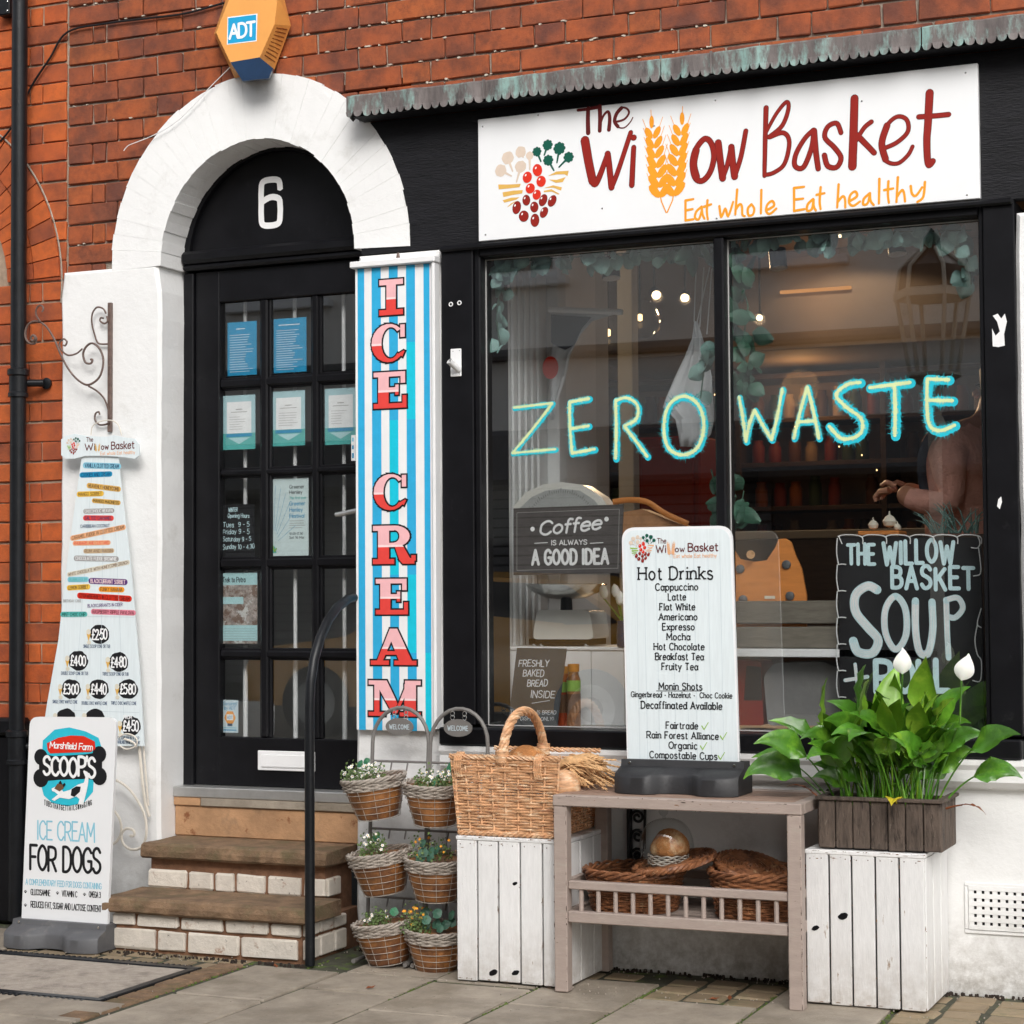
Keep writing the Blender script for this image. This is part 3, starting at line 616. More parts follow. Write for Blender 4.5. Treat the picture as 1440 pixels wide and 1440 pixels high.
# air brick
s=MB(); s.box(2.772,3.0,-.006,.0,.180,.192,.002); s.box(2.772,3.0,-.006,0,.322,.334,.002); s.box(2.772,2.784,-.006,0,.193,.321,.002)
ab=s.build('air_brick',m_plaster,shop)
box('vent_void',m_black,ab,2.785,2.999,-.0015,.0,.193,.321,0)
s=MB()
for i in range(10): x=2.785+i*.0235; s.box(x,x+.0155,-.008,-.002,.193,.321,.0015)
for j in range(6): z=.193+j*.0235; s.box(2.785,2.999,-.0095,-.0081,z,z+.0145,.0005)
s.build('lattice',m_plaster,ab)
# ------------------------------------------------------------------ shopfront
sf=MB(); sf.box(.715,4.6,.004,.05,2.404,2.868,.002); sf=sf.build('shopfront_fascia',m_blackold,shop)
box('pilaster',m_black,shop,1.031,1.15,-.012,.24,.775,2.4035,.003)
box('pilaster_bead',m_black,shop,1.15,1.172,.0,.24,.775,2.4035,.004)
box('pilaster',m_black,shop,2.862,2.956,-.012,.24,.775,2.4035,.003)
box('pilaster_bead',m_black,shop,2.846,2.862,.0,.24,.775,2.4035,.004)
box('window_head',m_black,shop,1.172,2.846,-.006,.10,2.362,2.4038,.004)
box('head_moulding',m_black,shop,1.031,2.956,-.03,-.0125,2.385,2.405,.006)
box('mullion',m_black,shop,2.0,2.034,-.002,.10,.775,2.362,.005)
s=MB(); s.box(1.031,2.956,-.048,.10,.7095,.768,.005); s.build('window_sill',m_black,shop)
for a,b in((1.172,2.0),(2.034,2.846)):
    o=box('window_pane',m_glass,shop,a,b,.050,.0505,.770,2.362,0)
    s=MB()
    for x0,x1,z0,z1 in((a,a+.003,.772,2.36),(b-.003,b,.772,2.36),(a+.004,b-.004,2.356,2.359),(a+.004,b-.004,.771,.774)): s.box(x0,x1,.046,.0495,z0,z1)
    s.build('glazing_edge',m_ingrey,o)
# flag pole holder and screws on the pilaster
fh=thing('flag_pole_holder','white metal flag pole holder screwed to the black pilaster','bracket',(1.075,-.013,1.93))
x0,z0=WX(634,530,-.014); x1,z1=WX(649,490,-.014)
box('plate',m_white,fh,x0,x1,-.018,-.013,z0,z1,.002)
s=MB(); a=W(645,520,-.018); b=W(632,508,-.06); s.tube([a,b],.011,12,caps=False); s.tube([a,b+(b-a)*.02],.0085,12,caps=False); s.build('socket',m_white,fh,smooth=True)
s=MB()
for px,py in((637,494),(646,493),(637,526),(646,526)): q=W(px,py,-.0185); s.lathe([(.0015,0),(.0,.0006)],q,6,Matrix.Rotation(PI/2,3,'X'))
s.build('screw',m_black,fh)
for px,py in((634,428),(646,426)):
    s=MB(); q=W(px,py,-.016); s.tube([(q.x+.0065*math.cos(a*PI/5),q.y,q.z+.0065*math.sin(a*PI/5)) for a in range(10)],.0022,6,closed=True); tag(s.build('wall_eyelet',m_white,None,smooth=True),'small white ring fixing on the black pilaster, %s of the two'%('left','right')[px>640],'eyelet',group='eyelets on the pilaster')
for P in ([(1396,444),(1403,441),(1408,448),(1413,441),(1416,452),(1412,470),(1413,486),(1404,488),(1396,487),(1395,462),(1400,472),(1406,466),(1402,452)],[(1404,702),(1408,698),(1409,706),(1406,716),(1402,712)]): 
    Fp=Flat(-.0135); Fp.poly([WX(x,y,-.0135) for x,y in P[::-1]]); Fp.build('peeled_sticker',m_white,bpy.data.objects['pilaster.001'])
# ------------------------------------------------------------------ copper cornice
cn=thing('copper_canopy','weathered copper flashing with scalloped edge above the shop sign','canopy',(.714,0,2.9))
def scallop(x0,x1,name='copper_sheet'):
    s=MB(); n=int((x1-x0)/.0315); K=8; top=[];vs=[]
    y=-.10
    pts=[]
    for i in range(n*K+1):
        t=(i/K)%1.0; x=x0+(x1-x0)*i/(n*K); pts.append((x,-.019*math.sqrt(max(0,1-(2*t-1)**2))))
    for x,d in pts:
        wv=.0025*math.sin(x*31)+.002*math.sin(x*57)
        zt=2.941+.0015*math.sin(x*9)
        vs+=[(x,.02,2.972),(x,y+.006+wv,zt),(x,y+wv,zt-.006),(x,y+wv*1.6,2.885),(x,y-.004+wv*2.2,2.882+d),(x,y-.002+wv*2.2,2.882+d),(x,y+.0025+wv,2.885),(x,y+.0025+wv,zt-.007)]
    fs=[]
    for i in range(len(pts)-1):
        for j in range(7): fs.append((i*8+j,i*8+j+1,i*8+8+j+1,i*8+8+j))
    s.add(vs,fs); return s.build(name,m_copper,cn)
for a,b in((.714,1.235),(1.238,1.86),(1.863,2.03),(2.036,2.70),(2.704,3.35),(3.354,4.5)): scallop(a,b)
s=MB(); s.add([(.714,.02,2.97),(.714,-.1,2.94),(.714,-.1,2.878),(.714,-.05,2.862),(.714,-.02,2.885),(.714,.02,2.862)],[(0,1,2,3,4,5)]); s.box(1.232,1.241,-.104,-.1,2.875,2.94); s.box(2.029,2.037,-.105,-.1,2.87,2.942); s.build('seam',m_copper,cn)
box('soffit_board',m_blackold,cn,.73,4.5,-.085,.003,2.8685,2.885,.002)
# ------------------------------------------------------------------ main sign
x0,x1,z0,z1=1.177,2.857,2.411,2.829
sg=thing('shop_sign','long white shop sign with vegetable heart logo and red painted lettering','sign',(2.0,-.02,2.41))
YS=-.02
box('board',m_boardw,sg,x0,x1,YS,.003,z0,z1,.002)
def crop(P,ox,oy,k,Y): return [WX(ox+u/k,oy+v/k,Y) for u,v in P]
Yl=YS-.0006
def S2(*P): return crop(P,800,130,5.538,Yl)
def S3(*P): return crop(P,960,0,3.0,Yl)
Fr=Flat(Yl-.0006); Fd=Flat(Yl)
def bs(P,w,w2=None,k=5,cl=False):
    q=crom(P,cl,k) if len(P)>2 else P
    Fd.stroke(q,w+.004,(w2 or w)+.004); Fr.stroke(q,w,w2)
FdT=Flat(Yl)
for P,wa,wb in ((S2((70,138),(155,128),(240,112)),.010,.012),(S2((150,125),(148,220),(150,315)),.014,.016),(S2((240,108),(243,200),(240,298)),.015,.014),(S2((245,250),(270,180),(305,150),(318,200),(312,290)),.006,.014),(S2((362,230),(430,210),(468,160),(450,125),(410,120),(370,165),(355,225),(380,268),(430,275),(475,235),(498,195)),.008,.004)):
    FdT.stroke(crom(P,False,5),wa,wb)
FdT.stroke(crom(S2((410,120),(372,165),(356,225),(382,266)),False,5),.013,.012)
FdT.build('lettering_the',pm('dkred'),sg)
for P,a,b in ((S2((125,375),(155,550),(185,690)),.028,.026),(S2((185,690),(205,712),(240,650),(302,478)),.022,.014),(S2((302,478),(315,580),(332,740)),.018,.018),(S2((332,740),(380,620),(482,312)),.014,.013),(S2((505,428),(498,560),(490,722)),.014,.016)): bs(P,a,b)
bs(S2((503,352),(506,352)),.017)
bs(S2((1055,362),(985,450),(962,560),(985,665),(1040,688),(1100,620),(1130,500),(1108,395)),.016,cl=True); bs(S2((990,450),(970,560),(992,660)),.022)
for P,a,b in ((S2((1163,392),(1180,540),(1198,668)),.02,.02),(S2((1198,668),(1235,560),(1265,425)),.012,.014),(S2((1265,425),(1275,540),(1291,655)),.018,.02),(S2((1291,655),(1340,500),(1378,300)),.013,.013)): bs(P,a,b)
bs(S3((352,455),(348,600),(345,742)),.014,.010); bs(S3((350,562),(395,480),(438,430),(446,460),(420,530),(365,578)),.008,.012); bs(S3((368,578),(425,560),(450,600),(430,690),(385,728),(348,738)),.012,.010)
bs(S3((552,548),(515,585),(478,650),(474,700),(510,705),(545,620),(554,550)),.012,.014); bs(S3((554,552),(562,640),(572,712)),.017,.014)
bs(S3((668,560),(650,520),(612,535),(600,580),(640,622),(668,665),(650,705),(612,700),(598,655)),.012,.014)
bs(S3((725,415),(721,560),(716,702)),.022,.024); bs(S3((728,600),(765,540),(796,514)),.010,.012); bs(S3((735,570),(775,610),(808,645)),.016,.014)
bs(S3((852,625),(905,600),(950,555),(945,505),(905,492),(862,530),(838,605),(855,675),(905,690),(950,655),(970,618)),.011,.009); bs(S3((862,530),(840,605),(856,672)),.018)
bs(S3((1042,392),(1035,520),(1030,600),(1036,692),(1055,680)),.022,.016); bs(S3((996,493),(1060,489),(1122,483)),.013,.013)
Fd.build('lettering_outline',pm('dkred'),sg); Fr.build('lettering_name',pm('red'),sg)
Fo=Flat(Yl)
def os_(P,w=.0075,w2=None,cl=False): Fo.stroke(crom(P,cl,4) if len(P)>2 else P,w,w2)
for P in (S3((12,848),(12,888),(12,930)),S3((12,846),(45,840)),S3((12,888),(42,882)),S3((12,930),(45,925)),S3((80,872),(58,892),(52,918),(68,925),(80,890)),S3((80,872),(84,905),(92,922)),S3((105,845),(102,890),(106,925)),S3((90,872),(120,862)),
  S3((155,870),(163,915),(180,880),(192,912),(213,852)),S3((230,800),(222,905)),S3((223,885),(240,862),(250,870),(252,905),(262,912)),S3((290,862),(275,880),(278,908),(296,905),(302,880),(290,862)),S3((332,802),(330,900)),S3((352,888),(385,868),(378,848),(358,862),(352,890),(368,902),(395,880)),
  S3((470,795),(470,890)),S3((470,793),(512,788)),S3((470,842),(508,838)),S3((470,890),(514,882)),S3((550,840),(528,862),(525,888),(545,882),(552,842)),S3((552,842),(553,870),(562,888)),S3((582,790),(578,850),(582,882)),S3((565,822),(598,815)),
  S3((658,778),(652,875)),S3((654,852),(675,828),(685,840),(686,875)),S3((702,850),(735,828),(728,808),(708,822),(702,855),(720,868),(748,850)),S3((790,815),(765,838),(762,862),(780,858),(790,820)),S3((790,815),(792,845),(806,865)),S3((830,755),(828,858)),S3((868,765),(866,820),(870,855)),S3((850,802),(888,795)),S3((908,748),(902,852)),S3((904,830),(925,802),(934,815),(938,850)),S3((962,785),(968,818),(985,825),(1010,790)),S3((1022,768),(1015,830),(990,852)) ): os_(P,.0085,.0075)
Fo.build('lettering_slogan',pm('org'),sg)
a=W(928,268,YS); wheat(sg,a.x,a.z-.01,.228,-.026,Yl); a=W(948,266,YS); wheat(sg,a.x,a.z-.01,.228,.03,Yl-.0004)
a=W(750.6,258.7,YS); logo(sg,a.x,a.z,.141,Yl,('gold','gold'))
s=MB()
for px,py in((679,178),(683,330),(757,162),(920,177),(847,293),(1006,141),(1008,307),(1358,102),(1360,274),(1212,142)): q=W(px,py,YS); s.lathe([(.0035,0),(.003,.0015),(0,.002)],q,8,Matrix.Rotation(PI/2,3,'X'))
s.build('screw',m_steel,sg)
# ------------------------------------------------------------------ doorway
YD=.17
df=MB(); df.box(-.115,-.072,YD-.015,.26,.48,2.42,.004); df.box(.645,.692,YD-.015,.26,.48,2.42,.004); df.build('door_frame',m_black,shop)
s=MB(); s.prism([(AX+.43*math.cos(R(a)),2.46+.415*math.sin(R(a))) for a in range(0,181,5)],YD,.24); tymp=s.build('door_tympanum',m_black,shop)
s=MB(); P=[(AX+.402*math.cos(R(a)),2.46+.41*math.sin(R(a))) for a in range(0,181,6)]; Q=[(AX+.375*math.cos(R(a)),2.46+.385*math.sin(R(a))) for a in range(180,-1,-6)]
s.prism(P+Q,YD-.02,YD-.0005); s.build('arch_bead',m_black,tymp)
s=MB(); s.box(-.112,.69,.125,.24,2.452,2.498,.012); s.box(-.112,.69,.14,.24,2.428,2.4515,.008); s.build('transom',m_black,shop)
n6=thing('house_number','white number six on the black panel above the door','number',(.255,YD-.001,2.66)); F6=Flat(YD-.001)
cx,cz=.254,2.659
def U6(P): return [(cx+u*.1,cz+v*.1) for u,v in P]
F6.stroke(crom(U6([(.40,.45),(.34,.78),(0,.85),(-.34,.78),(-.40,.45),(-.40,0),(-.40,-.45),(-.34,-.78),(0,-.85),(.34,-.78),(.40,-.45),(.40,-.15),(.34,.12),(0,.2),(-.36,.06)]),False,4),.023,cap=False)
F6.build('numeral',m_white,n6)
door=MB(); xs=[.032,.196,.245,.411,.456,.620]; zs=[(2.306,2.025),(1.977,1.689),(1.65,1.361),(1.311,1.025),(.981,.699)]
door.box(-.07,.032,YD,.215,.522,2.424,.003); door.box(.62,.644,YD,.215,.522,2.424,.003); door.box(.032,.62,YD+.0005,.214,2.306,2.424,.003); door.box(.032,.62,YD+.0005,.214,.522,.699,.003)
door=door.build('door',m_black,shop)
for a,b in((.196,.245),(.411,.456)):
    s=MB(); s.box(a+.009,b-.009,YD+.002,.21,.699,2.306,.006); s.box(a,b,YD+.014,.209,.699,2.306,.004); s.build('glazing_bar',m_black,door)
for (t,bm_) in zip(zs[:-1],zs[1:]):
    s=MB(); s.box(.032,.62,YD+.0035,.2105,bm_[0]+.009,t[1]-.009,.006); s.box(.032,.62,YD+.0155,.208,bm_[0],t[1],.004); s.build('glazing_bar',m_black,door)
for i in range(3):
    for t,b in zs:
        o=box('door_pane',m_doorglass,door,xs[2*i]+.001,xs[2*i+1]-.001,.194,.1945,b+.001,t-.001,0)
lp=box('letter_plate',m_white,door,.2,.436,YD-.008,YD-.0005,.583,.654,.002); box('flap',m_white,lp,.216,.422,YD-.013,YD-.0085,.595,.642,.003)
s=MB(); a=W(500,716,.12); b=W(472,724,.12); s.tube([(a.x+.04,YD,a.z),(a.x+.03,.125,a.z),(b.x+.02,.12,b.z+.002),(b.x,.12,b.z)],[.009,.009,.009,.008],10); s.build('door_handle',m_alu,door,smooth=True)
box('door_sill',m_alu,shop,-.113,.692,.085,.26,.484,.521,.003)
# steps
st=thing('door_steps','two worn stone steps on white painted brick below the door','steps',(.28,-.2,0))
def slabstep(x0,x1,y0,y1,z0,z1):
    s=MB(); nx=22; pr=[(y1,z0),(y0+.01,z0),(y0,z0+.008),(y0-.002,(z0+z1)/2),(y0+.004,z1-.008),(y0+.018,z1),(y0+.12,z1-.003),(y1,z1)]
    vs=[];n=len(pr)
    for i in range(nx+1):
        x=x0+(x1-x0)*i/nx
        for j,(y,z) in enumerate(pr):
            k=.002 if 0<j<6 else 0; vs.append((x+(.006*(j in(2,3,4)) if i==nx else 0),y+random.uniform(-k,k),z+random.uniform(-k,k)*.6))
    fs=[(i*n+j,i*n+j+1,(i+1)*n+j+1,(i+1)*n+j) for i in range(nx) for j in range(n-1)]+[tuple(range(n)),tuple(range(nx*n+n-1,nx*n-1,-1))]
    s.add(vs,fs); return s.build('step_slab',m_step,st)
slabstep(-.118,.685,-.345,-.10,.128,.182); slabstep(-.103,.640,-.135,.12,.288,.342)
box('core',m_stepmort,st,-.088,.650,-.306,.1,-.01,.128,0); box('core',m_stepmort,st,-.085,.618,-.094,.1,.128,.288,0)
def sbr(x0,x1,z0,z1,Yf):
    s=MB(); s.box(x0,x1,Yf,Yf+.03,z0,z1,.005); s.v=[(x+random.uniform(-.003,.003),y+random.uniform(-.001,.001),z+random.uniform(-.003,.003)) for x,y,z in s.v]; s.build('step_brick',m_stepbrick,st)
def row(ws,x,z0,z1,Yf,g=.011):
    for w_ in ws: sbr(x,x+w_,z0,z1,Yf); x+=w_+g
row([.175,.108,.2,.213],-.095,.005,.072,-.318); row([.09,.163,.165,.165,.113],-.095,.083,.122,-.318,.012)
row([.158,.095,.074,.112,.13,.08],-.092,.183,.245,-.106,.013)
for z0,z1 in((.005,.072),(.083,.122)):
    y=-.3
    for w_ in(.1,.1,.09): box('step_brick',m_stepbrick,st,.640,.664,y,y+w_-.01,z0,z1,.004); y+=w_
box('step_brick',m_stepbrick,st,.612,.632,-.09,.0,.183,.245,.004)
box('riser',m_riser,st,-.113,.69,.098,.2,.342,.452,.004); box('riser_head',m_riser,st,-.113,.0,.09,.2,.4525,.484,.003); box('riser_head',m_grey,st,.003,.69,.088,.2,.4525,.484,.003)
# handrail
s=MB(); P=[(.70,-.343,0)]+[(.70,-.343,z) for z in(.3,.6,.85)]+[(.70,-.343+.343*(1-math.cos(t)),.85+.36*math.sin(t)) for t in (R(a) for a in range(12,91,13))]
s.tube(P,.0165,12); tag(s.build('handrail',m_iron,None,smooth=True),'black iron handrail post curving over to the wall beside the steps','handrail')
# ================================================================== THINGS ON THE FACADE
dp=thing('drainpipe','black cast iron drainpipe running down the brick wall at the left','drainpipe',(-.79,-.05,0))
ytop=W(33,0,-.05); ybot=W(20,1000,-.05)
X0=ybot.x+.012; MBp=MB().tube([(X0,-.05,.02),(X0,-.05,4.4)],.0295,20); MBp.build('pipe',m_iron,dp,smooth=True)
for z,h in((2.02,.11),(.66,.13)):
    s=MB(); s.lathe([(.03,-h/2),(.038,-h/2+.002),(.038,-h/2+.016),(.034,-h/2+.02),(.034,h/2-.03),(.041,h/2-.026),(.041,h/2-.006),(.032,h/2)],(X0,-.05,z),22); s.build('collar',m_iron,dp,smooth=True)
    s=MB(); s.tube([(X0+.03,-.03,z+.0),(X0+.085,-.008,z)],.014,10); s.lathe([(.02,0),(.022,.01),(.012,.014)],(X0+.085,.016,z),12,Matrix.Rotation(PI/2,3,'X')); s.build('bracket',m_iron,dp,smooth=True)
jb=thing('junction_box','small black electrical box on the brick at the top left corner','box',(-.8,-.01,3.4)); a=WX(3,25,0); b=WX(20,-14,0)
box('box',m_iron,jb,a[0],b[0],-.03,.018,a[1],b[1],.004)
s=MB()
for px,py in((10,2),(10,15)): q=W(px,py,-.0305); s.lathe([(.0035,0),(.002,.001)],q,8,Matrix.Rotation(PI/2,3,'X'))
s.build('screw',m_steel,jb)
def cable(pts,r,name,mat,label,Y=.008,n=6):
    P=[W(x,y,Y) for x,y in pts]; P=[Vector(p) for p in crom([tuple(p) for p in P],False,6)]
    return tag(MB().tube(P,r,6).build(name,mat,None,smooth=True),label,'cable')
cable([(0,199),(18,176),(44,122),(70,82),(95,45),(150,33),(205,26),(260,19),(322,2),(360,-8)],.0042,'cable',m_iron,'black cable looping across the brick to the orange alarm box')
cable([(324,94),(312,106),(296,122),(278,142),(255,165),(235,180),(212,192),(192,200),(180,205),(174,212)],.0018,'cable',m_white,'thin white wire trailing from the alarm box over the white arch',Y=-.015)
# alarm box
al=thing('alarm_box','orange hexagonal burglar alarm box with blue sign above the white arch','alarm box',(.29,-.05,3.2))
def hx(P,Y): return [(W(x,y,Y).x,Y,W(x,y,Y).z) for x,y in P]
Fp=[(304,46),(325,-8),(391,-8),(386,34),(365,81),(324,88)]
Bp=[(301,48),(322,-14),(397,-14),(409,36),(386,98),(330,110)]
fr=hx(Fp,-.10); bk=hx(Bp,.0)
s=MB(); n=6; mid=[tuple(Vector(a)*.12+Vector(b)*.88) for a,b in zip(bk,fr)]
s.add(fr+bk,[tuple(range(n))]+[(i,(i+1)%n,(i+1)%n+n,i+n) for i in range(n)]+[tuple(range(2*n-1,n-1,-1))]); s.build('casing',m_orange,al)
s=MB(); T=hx([(324,87.5),(365,80.5),(384,96),(378,110),(341,114)],-.103); Bk=hx([(326,90),(367,84),(386,98),(380,112),(343,116)],-.01); s.add(T+Bk,[(0,1,2,3,4)]+[(i,(i+1)%5,(i+1)%5+5,i+5) for i in range(5)]); s.build('strobe_cover',m_blue,al)
A0,A1,B1,B0=[Vector(v) for v in(fr[3],fr[4],bk[4],bk[3])]
s=MB()
for i in range(9):
    t=(i+1)/10.5; a=A0.lerp(A1,t); b=B0.lerp(B1,t); p=a.lerp(b,.2); q=a.lerp(b,.85); s.tube([p,(p+q)/2+Vector((.001,-.001,0)),q],.0028,5)
s.build('vent_slot',m_amber:=paint('vent_brown',(.25,.08,.02)),al)
F=Flat(-.1006); F.poly([WX(x,y,-.1006) for x,y in((319,63),(361,58),(362,19),(320,24))]); F.build('badge_edge',pm('white'),al)
F=Flat(-.1011); F.poly([WX(x,y,-.1006) for x,y in((320.5,61.5),(360,56.5),(360.5,20.5),(321,25.5))]); F.build('badge',pm('cyan2'),al)
F=Flat(-.1017); ptext(F,'ADT',321.5,360,52,19,-.1006,w=.2,gap=.06); F.build('badge_lettering',pm('white'),al)
# iron scroll bracket
def spiral(cx,cz,r0,r1,a0,a1,n=16): return [(cx+(r0+(r1-r0)*i/n)*math.cos(R(a0+(a1-a0)*i/n)),cz+(r0+(r1-r0)*i/n)*math.sin(R(a0+(a1-a0)*i/n))) for i in range(n+1)]
ib=thing('scroll_bracket','rusty brown wrought iron scroll bracket on the white pier','bracket',(-.3,-.02,2.3))
a=WX(152,425,-.02); b=WX(156,607,-.02); s=MB(); s.box(a[0]-.0075,a[0]+.0085,-.014,.0,b[1],a[1],.002); s.build('back_bar',m_bronze,ib)
def C4(P): return crop(P,0,400,4.364,-.02)
def scroll(P,w=.0035,name='scroll',par=ib,mat=m_bronze,Y=-.012,Y2=None,k=5,cf=C4):
    q=crom(cf(P),False,k); n=len(q); Y2=Y if Y2 is None else Y2
    MB().tube([(x,Y+(Y2-Y)*i/(n-1),z) for i,(x,z) in enumerate(q)],w,6).build(name,mat,par,smooth=True)
scroll([(318,182),(325,160),(312,142),(290,145),(275,170),(275,200),(298,238)],Y=-.08,Y2=-.07)
scroll([(272,325),(280,345),(262,358),(250,340),(262,322),(278,340),(268,372),(235,370),(208,340),(205,290),(225,248),(270,235),(320,262),(370,340),(420,460),(480,560),(550,618),(600,610),(645,560),(660,470),(635,400),(590,365),(550,385),(528,430),(540,480),(570,488),(580,465),(566,462)],w=.0042,Y=-.085,Y2=-.03,k=4)
scroll([(535,400),(500,430),(450,440),(412,410),(400,370),(425,342),(448,358),(440,382),(428,380)],Y=-.05,Y2=-.06)
scroll([(660,180),(640,150),(600,142),(570,180),(565,240),(580,310),(600,360),(655,365)],Y=-.03,Y2=-.014)
scroll([(655,195),(660,225),(640,240),(615,225),(618,205),(635,208)],Y=-.02)
scroll([(552,625),(600,655),(640,700),(660,760),(668,820)],Y=-.03,Y2=-.014)
scroll([(612,798),(605,782),(585,792),(580,830),(605,860),(645,858),(668,845)],Y=-.02,Y2=-.014)
# hanging ice cream price board
pb=thing('ice_cream_price_board','tall tapering pale blue ice cream price board hanging on the white pier','sign',(-.34,-.05,.68))
YB=-.05
def poly_board(P,Y,t,name,mat,par,b=0):
    q=[WX(x,y,Y) for x,y in P]
    A=sum(q[i][0]*q[(i+1)%len(q)][1]-q[(i+1)%len(q)][0]*q[i][1] for i in range(len(q)))
    if A<0: q=q[::-1]
    return MB().prism(q,Y,Y+t).build(name,mat,par)
poly_board([(115,642),(166,642),(172,700),(183,790),(190,870),(196,940),(203,1049),(70,1049),(60,1030),(66,990),(82,900),(93,800),(104,720)],YB,.005,'board',m_boardb,pb)
poly_board([(86,618),(92,613),(105,610),(122,613),(140,614),(150,614),(160,612),(175,615),(190,617),(195,624),(196,640),(190,645),(175,643),(150,641),(120,641),(105,645),(92,645),(86,640)],YB-.008,.006,'header_board',m_boardb,pb)
F=Flat(YB-.0006)
for x0,x1 in((104,93),(140,140),(158,168)): pass
for xa,ya,xb,yb in((131,644,104,1004),(147,644,140,1047),(160,680,176,1047),(87,866,189,868),(97,999,196,1002)): F.stroke([WX(xa,ya,YB),WX(xb,yb,YB)],.0012,cap=False)
F.build('board_lines',pm('plank'),pb)
YH=YB-.0086
a=W(103,627,YH); logo(pb,a.x,a.z,.031,YH,('green','peach'))
F=Flat(YH); ptext(F,'The',121,131,621,6,YH,w=.14); ptext(F,'Wi',119,134,633,9,YH,w=.16); ptext(F,'ow',142,153,632,8,YH,w=.16); ptext(F,'Basket',156,189,631,10,YH,w=.15); F.build('lettering',pm('dkred'),pb)
F=Flat(YH); ptext(F,'Eat whole Eat healthy',141,190,639,4.5,YH,w=.13); F.build('lettering_slogan',pm('peach'),pb)
a=W(137,634,YH); wheat(pb,a.x-.006,a.z,.024,-.003,YH,'gold'); wheat(pb,a.x+.006,a.z,.024,.003,YH,'gold')
rows_=[('VANILLA CLOTTED CREAM',120,167,656,9,'skyb','navy',-.06),('COOKIES AND CREAM',115,155,668,8,'posterblue','navy',0),('HEAVENLY HONEYCOMB',125,167,686,8,'gold','brown',-.13),('MANGO SORBET',111,143,695,8,'yellow','brown',0),('MANGO MADNESS',132,167,706,7,'gold','black',-.1),('CHOCOHOLIC HEAVEN',120,158,719,7,'grey','white',0),('SALTED CARAMEL',120,157,729,8,'tomato','navy',-.03),('CARIBBEAN COCONUT',114,154,740,7,None,'navy',0),('CARAMEL FUDGE IN CLOTTED CREAM',102,174,750,8,'peach','brown',.16),('RHUBARB AND CUSTARD',105,153,764,7,'peach','tomato',0),('RUM AND RAISIN',120,158,775,7,'tan','brown',0),('CHOCOLATE FUDGE BROWNIE',107,164,786,8,'grey','white',-.03),('WHITE CHOCOLATE WITH HONEYCOMB CRUNCH',97,180,800,7,'cream','brown',.16),('BUBBLEGUM',98,122,815,8,'skyb','teal',0),('BLACKCURRANT SORBET',128,176,818,9,'purple','lpink',-.04),('LEMON SORBET',97,124,826,8,'yellow','brown',.04),('FUNKY BANANA',142,172,829,8,'org','brown',-.03),('STRAWBERRIES IN CLOTTED CREAM',112,182,840,9,'brightred','dkred',-.06),('BIRTHDAY CAKE',90,114,845,6,None,'grey',0),('BLACKCURRANTS IN CIDER',124,172,851,7,None,'purple',.03),('RASPBERRY RIPPLE PAVLOVA',131,188,861,8,'rose','dkred',-.03),('MINT CHOC CHIP',88,120,864,8,'teal','dkgreen',0)]
FF={}
def gf(k,Y):
    if (k,Y) not in FF: FF[k,Y]=Flat(Y)
    return FF[k,Y]
for t,x0,x1,yc,h,bgc,fc,ti in rows_:
    a=W(x0,yc,YB); b=W(x1,yc,YB); hh=h*.00262; dz=ti*(b.x-a.x)
    if bgc: gf(bgc,YB-.0006).stroke([(a.x,a.z-dz/2),(b.x,a.z+dz/2)],hh*.95,cap=True)
    gf(fc,YB-.0014).text(t,a.x-.002,b.x+.002,a.z-hh*.3-dz/2,hh*.6,w=.13,tilt=ti)
for x,y,t in((140,892,'£2·50'),(110,929,'£4·00'),(167,931,'£4·80'),(100,969,'£3·00'),(139,969,'£4·40'),(180,969,'£5·80'),(184,1021,'£4·50'),(93,1010,''),(134,1010,'')):
    c=W(x,y,YB); gf('black',YB-.0006).disc(c.x,c.z,.043,.036,0,22,jit=.06)
    if t: gf('white',YB-.0014).text(t,c.x-.035,c.x+.036,c.z-.018,.036,w=.15,gap=.1,jit=.03)
    q=W(x-15,y,YB); gf('gold',YB-.0016).poly([(q.x-.009,q.z+.002),(q.x,q.z-.026),(q.x+.009,q.z+.002)]); gf('cream',YB-.0018).disc(q.x,q.z+.009,.010,jit=.05); gf('cream',YB-.0018).disc(q.x+.002,q.z-.03,.009,.007)
ptext(gf('white',YB-.0016),'FROM',174,186,1011,5,YB,w=.16)
for t,x0,x1,y in(('SINGLE SCOOP CONE OR TUB',117,155,911),('DOUBLE SCOOP CONE OR TUB',86,124,949),('TRIPLE SCOOP CONE OR TUB',144,181,950),('SINGLE CHOC WAFFLE CONE',74,109,989),('DOUBLE CHOC WAFFLE CONE',115,151,991),('TRIPLE CHOC WAFFLE CONE',156,192,991),('ICE CREAM IN A CUP',165,196,1040),('AVAILABLE IN OR TAKEAWAY',165,197,1046)): ptext(gf('navy',YB-.0006),t,x0,x1,y,4.4,YB,w=.12)
for (k,Y),F in FF.items(): F.build('menu_print',pm(k),pb)
s=MB(); P=[W(x,y,-.03) for x,y in((128,612),(130,600),(140,593),(155,591),(166,597),(171,612))]; s.tube([Vector(p) for p in crom([tuple(p) for p in P],False,5)],.0022,6); s.build('hanging_loop',m_cream,pb,smooth=True)
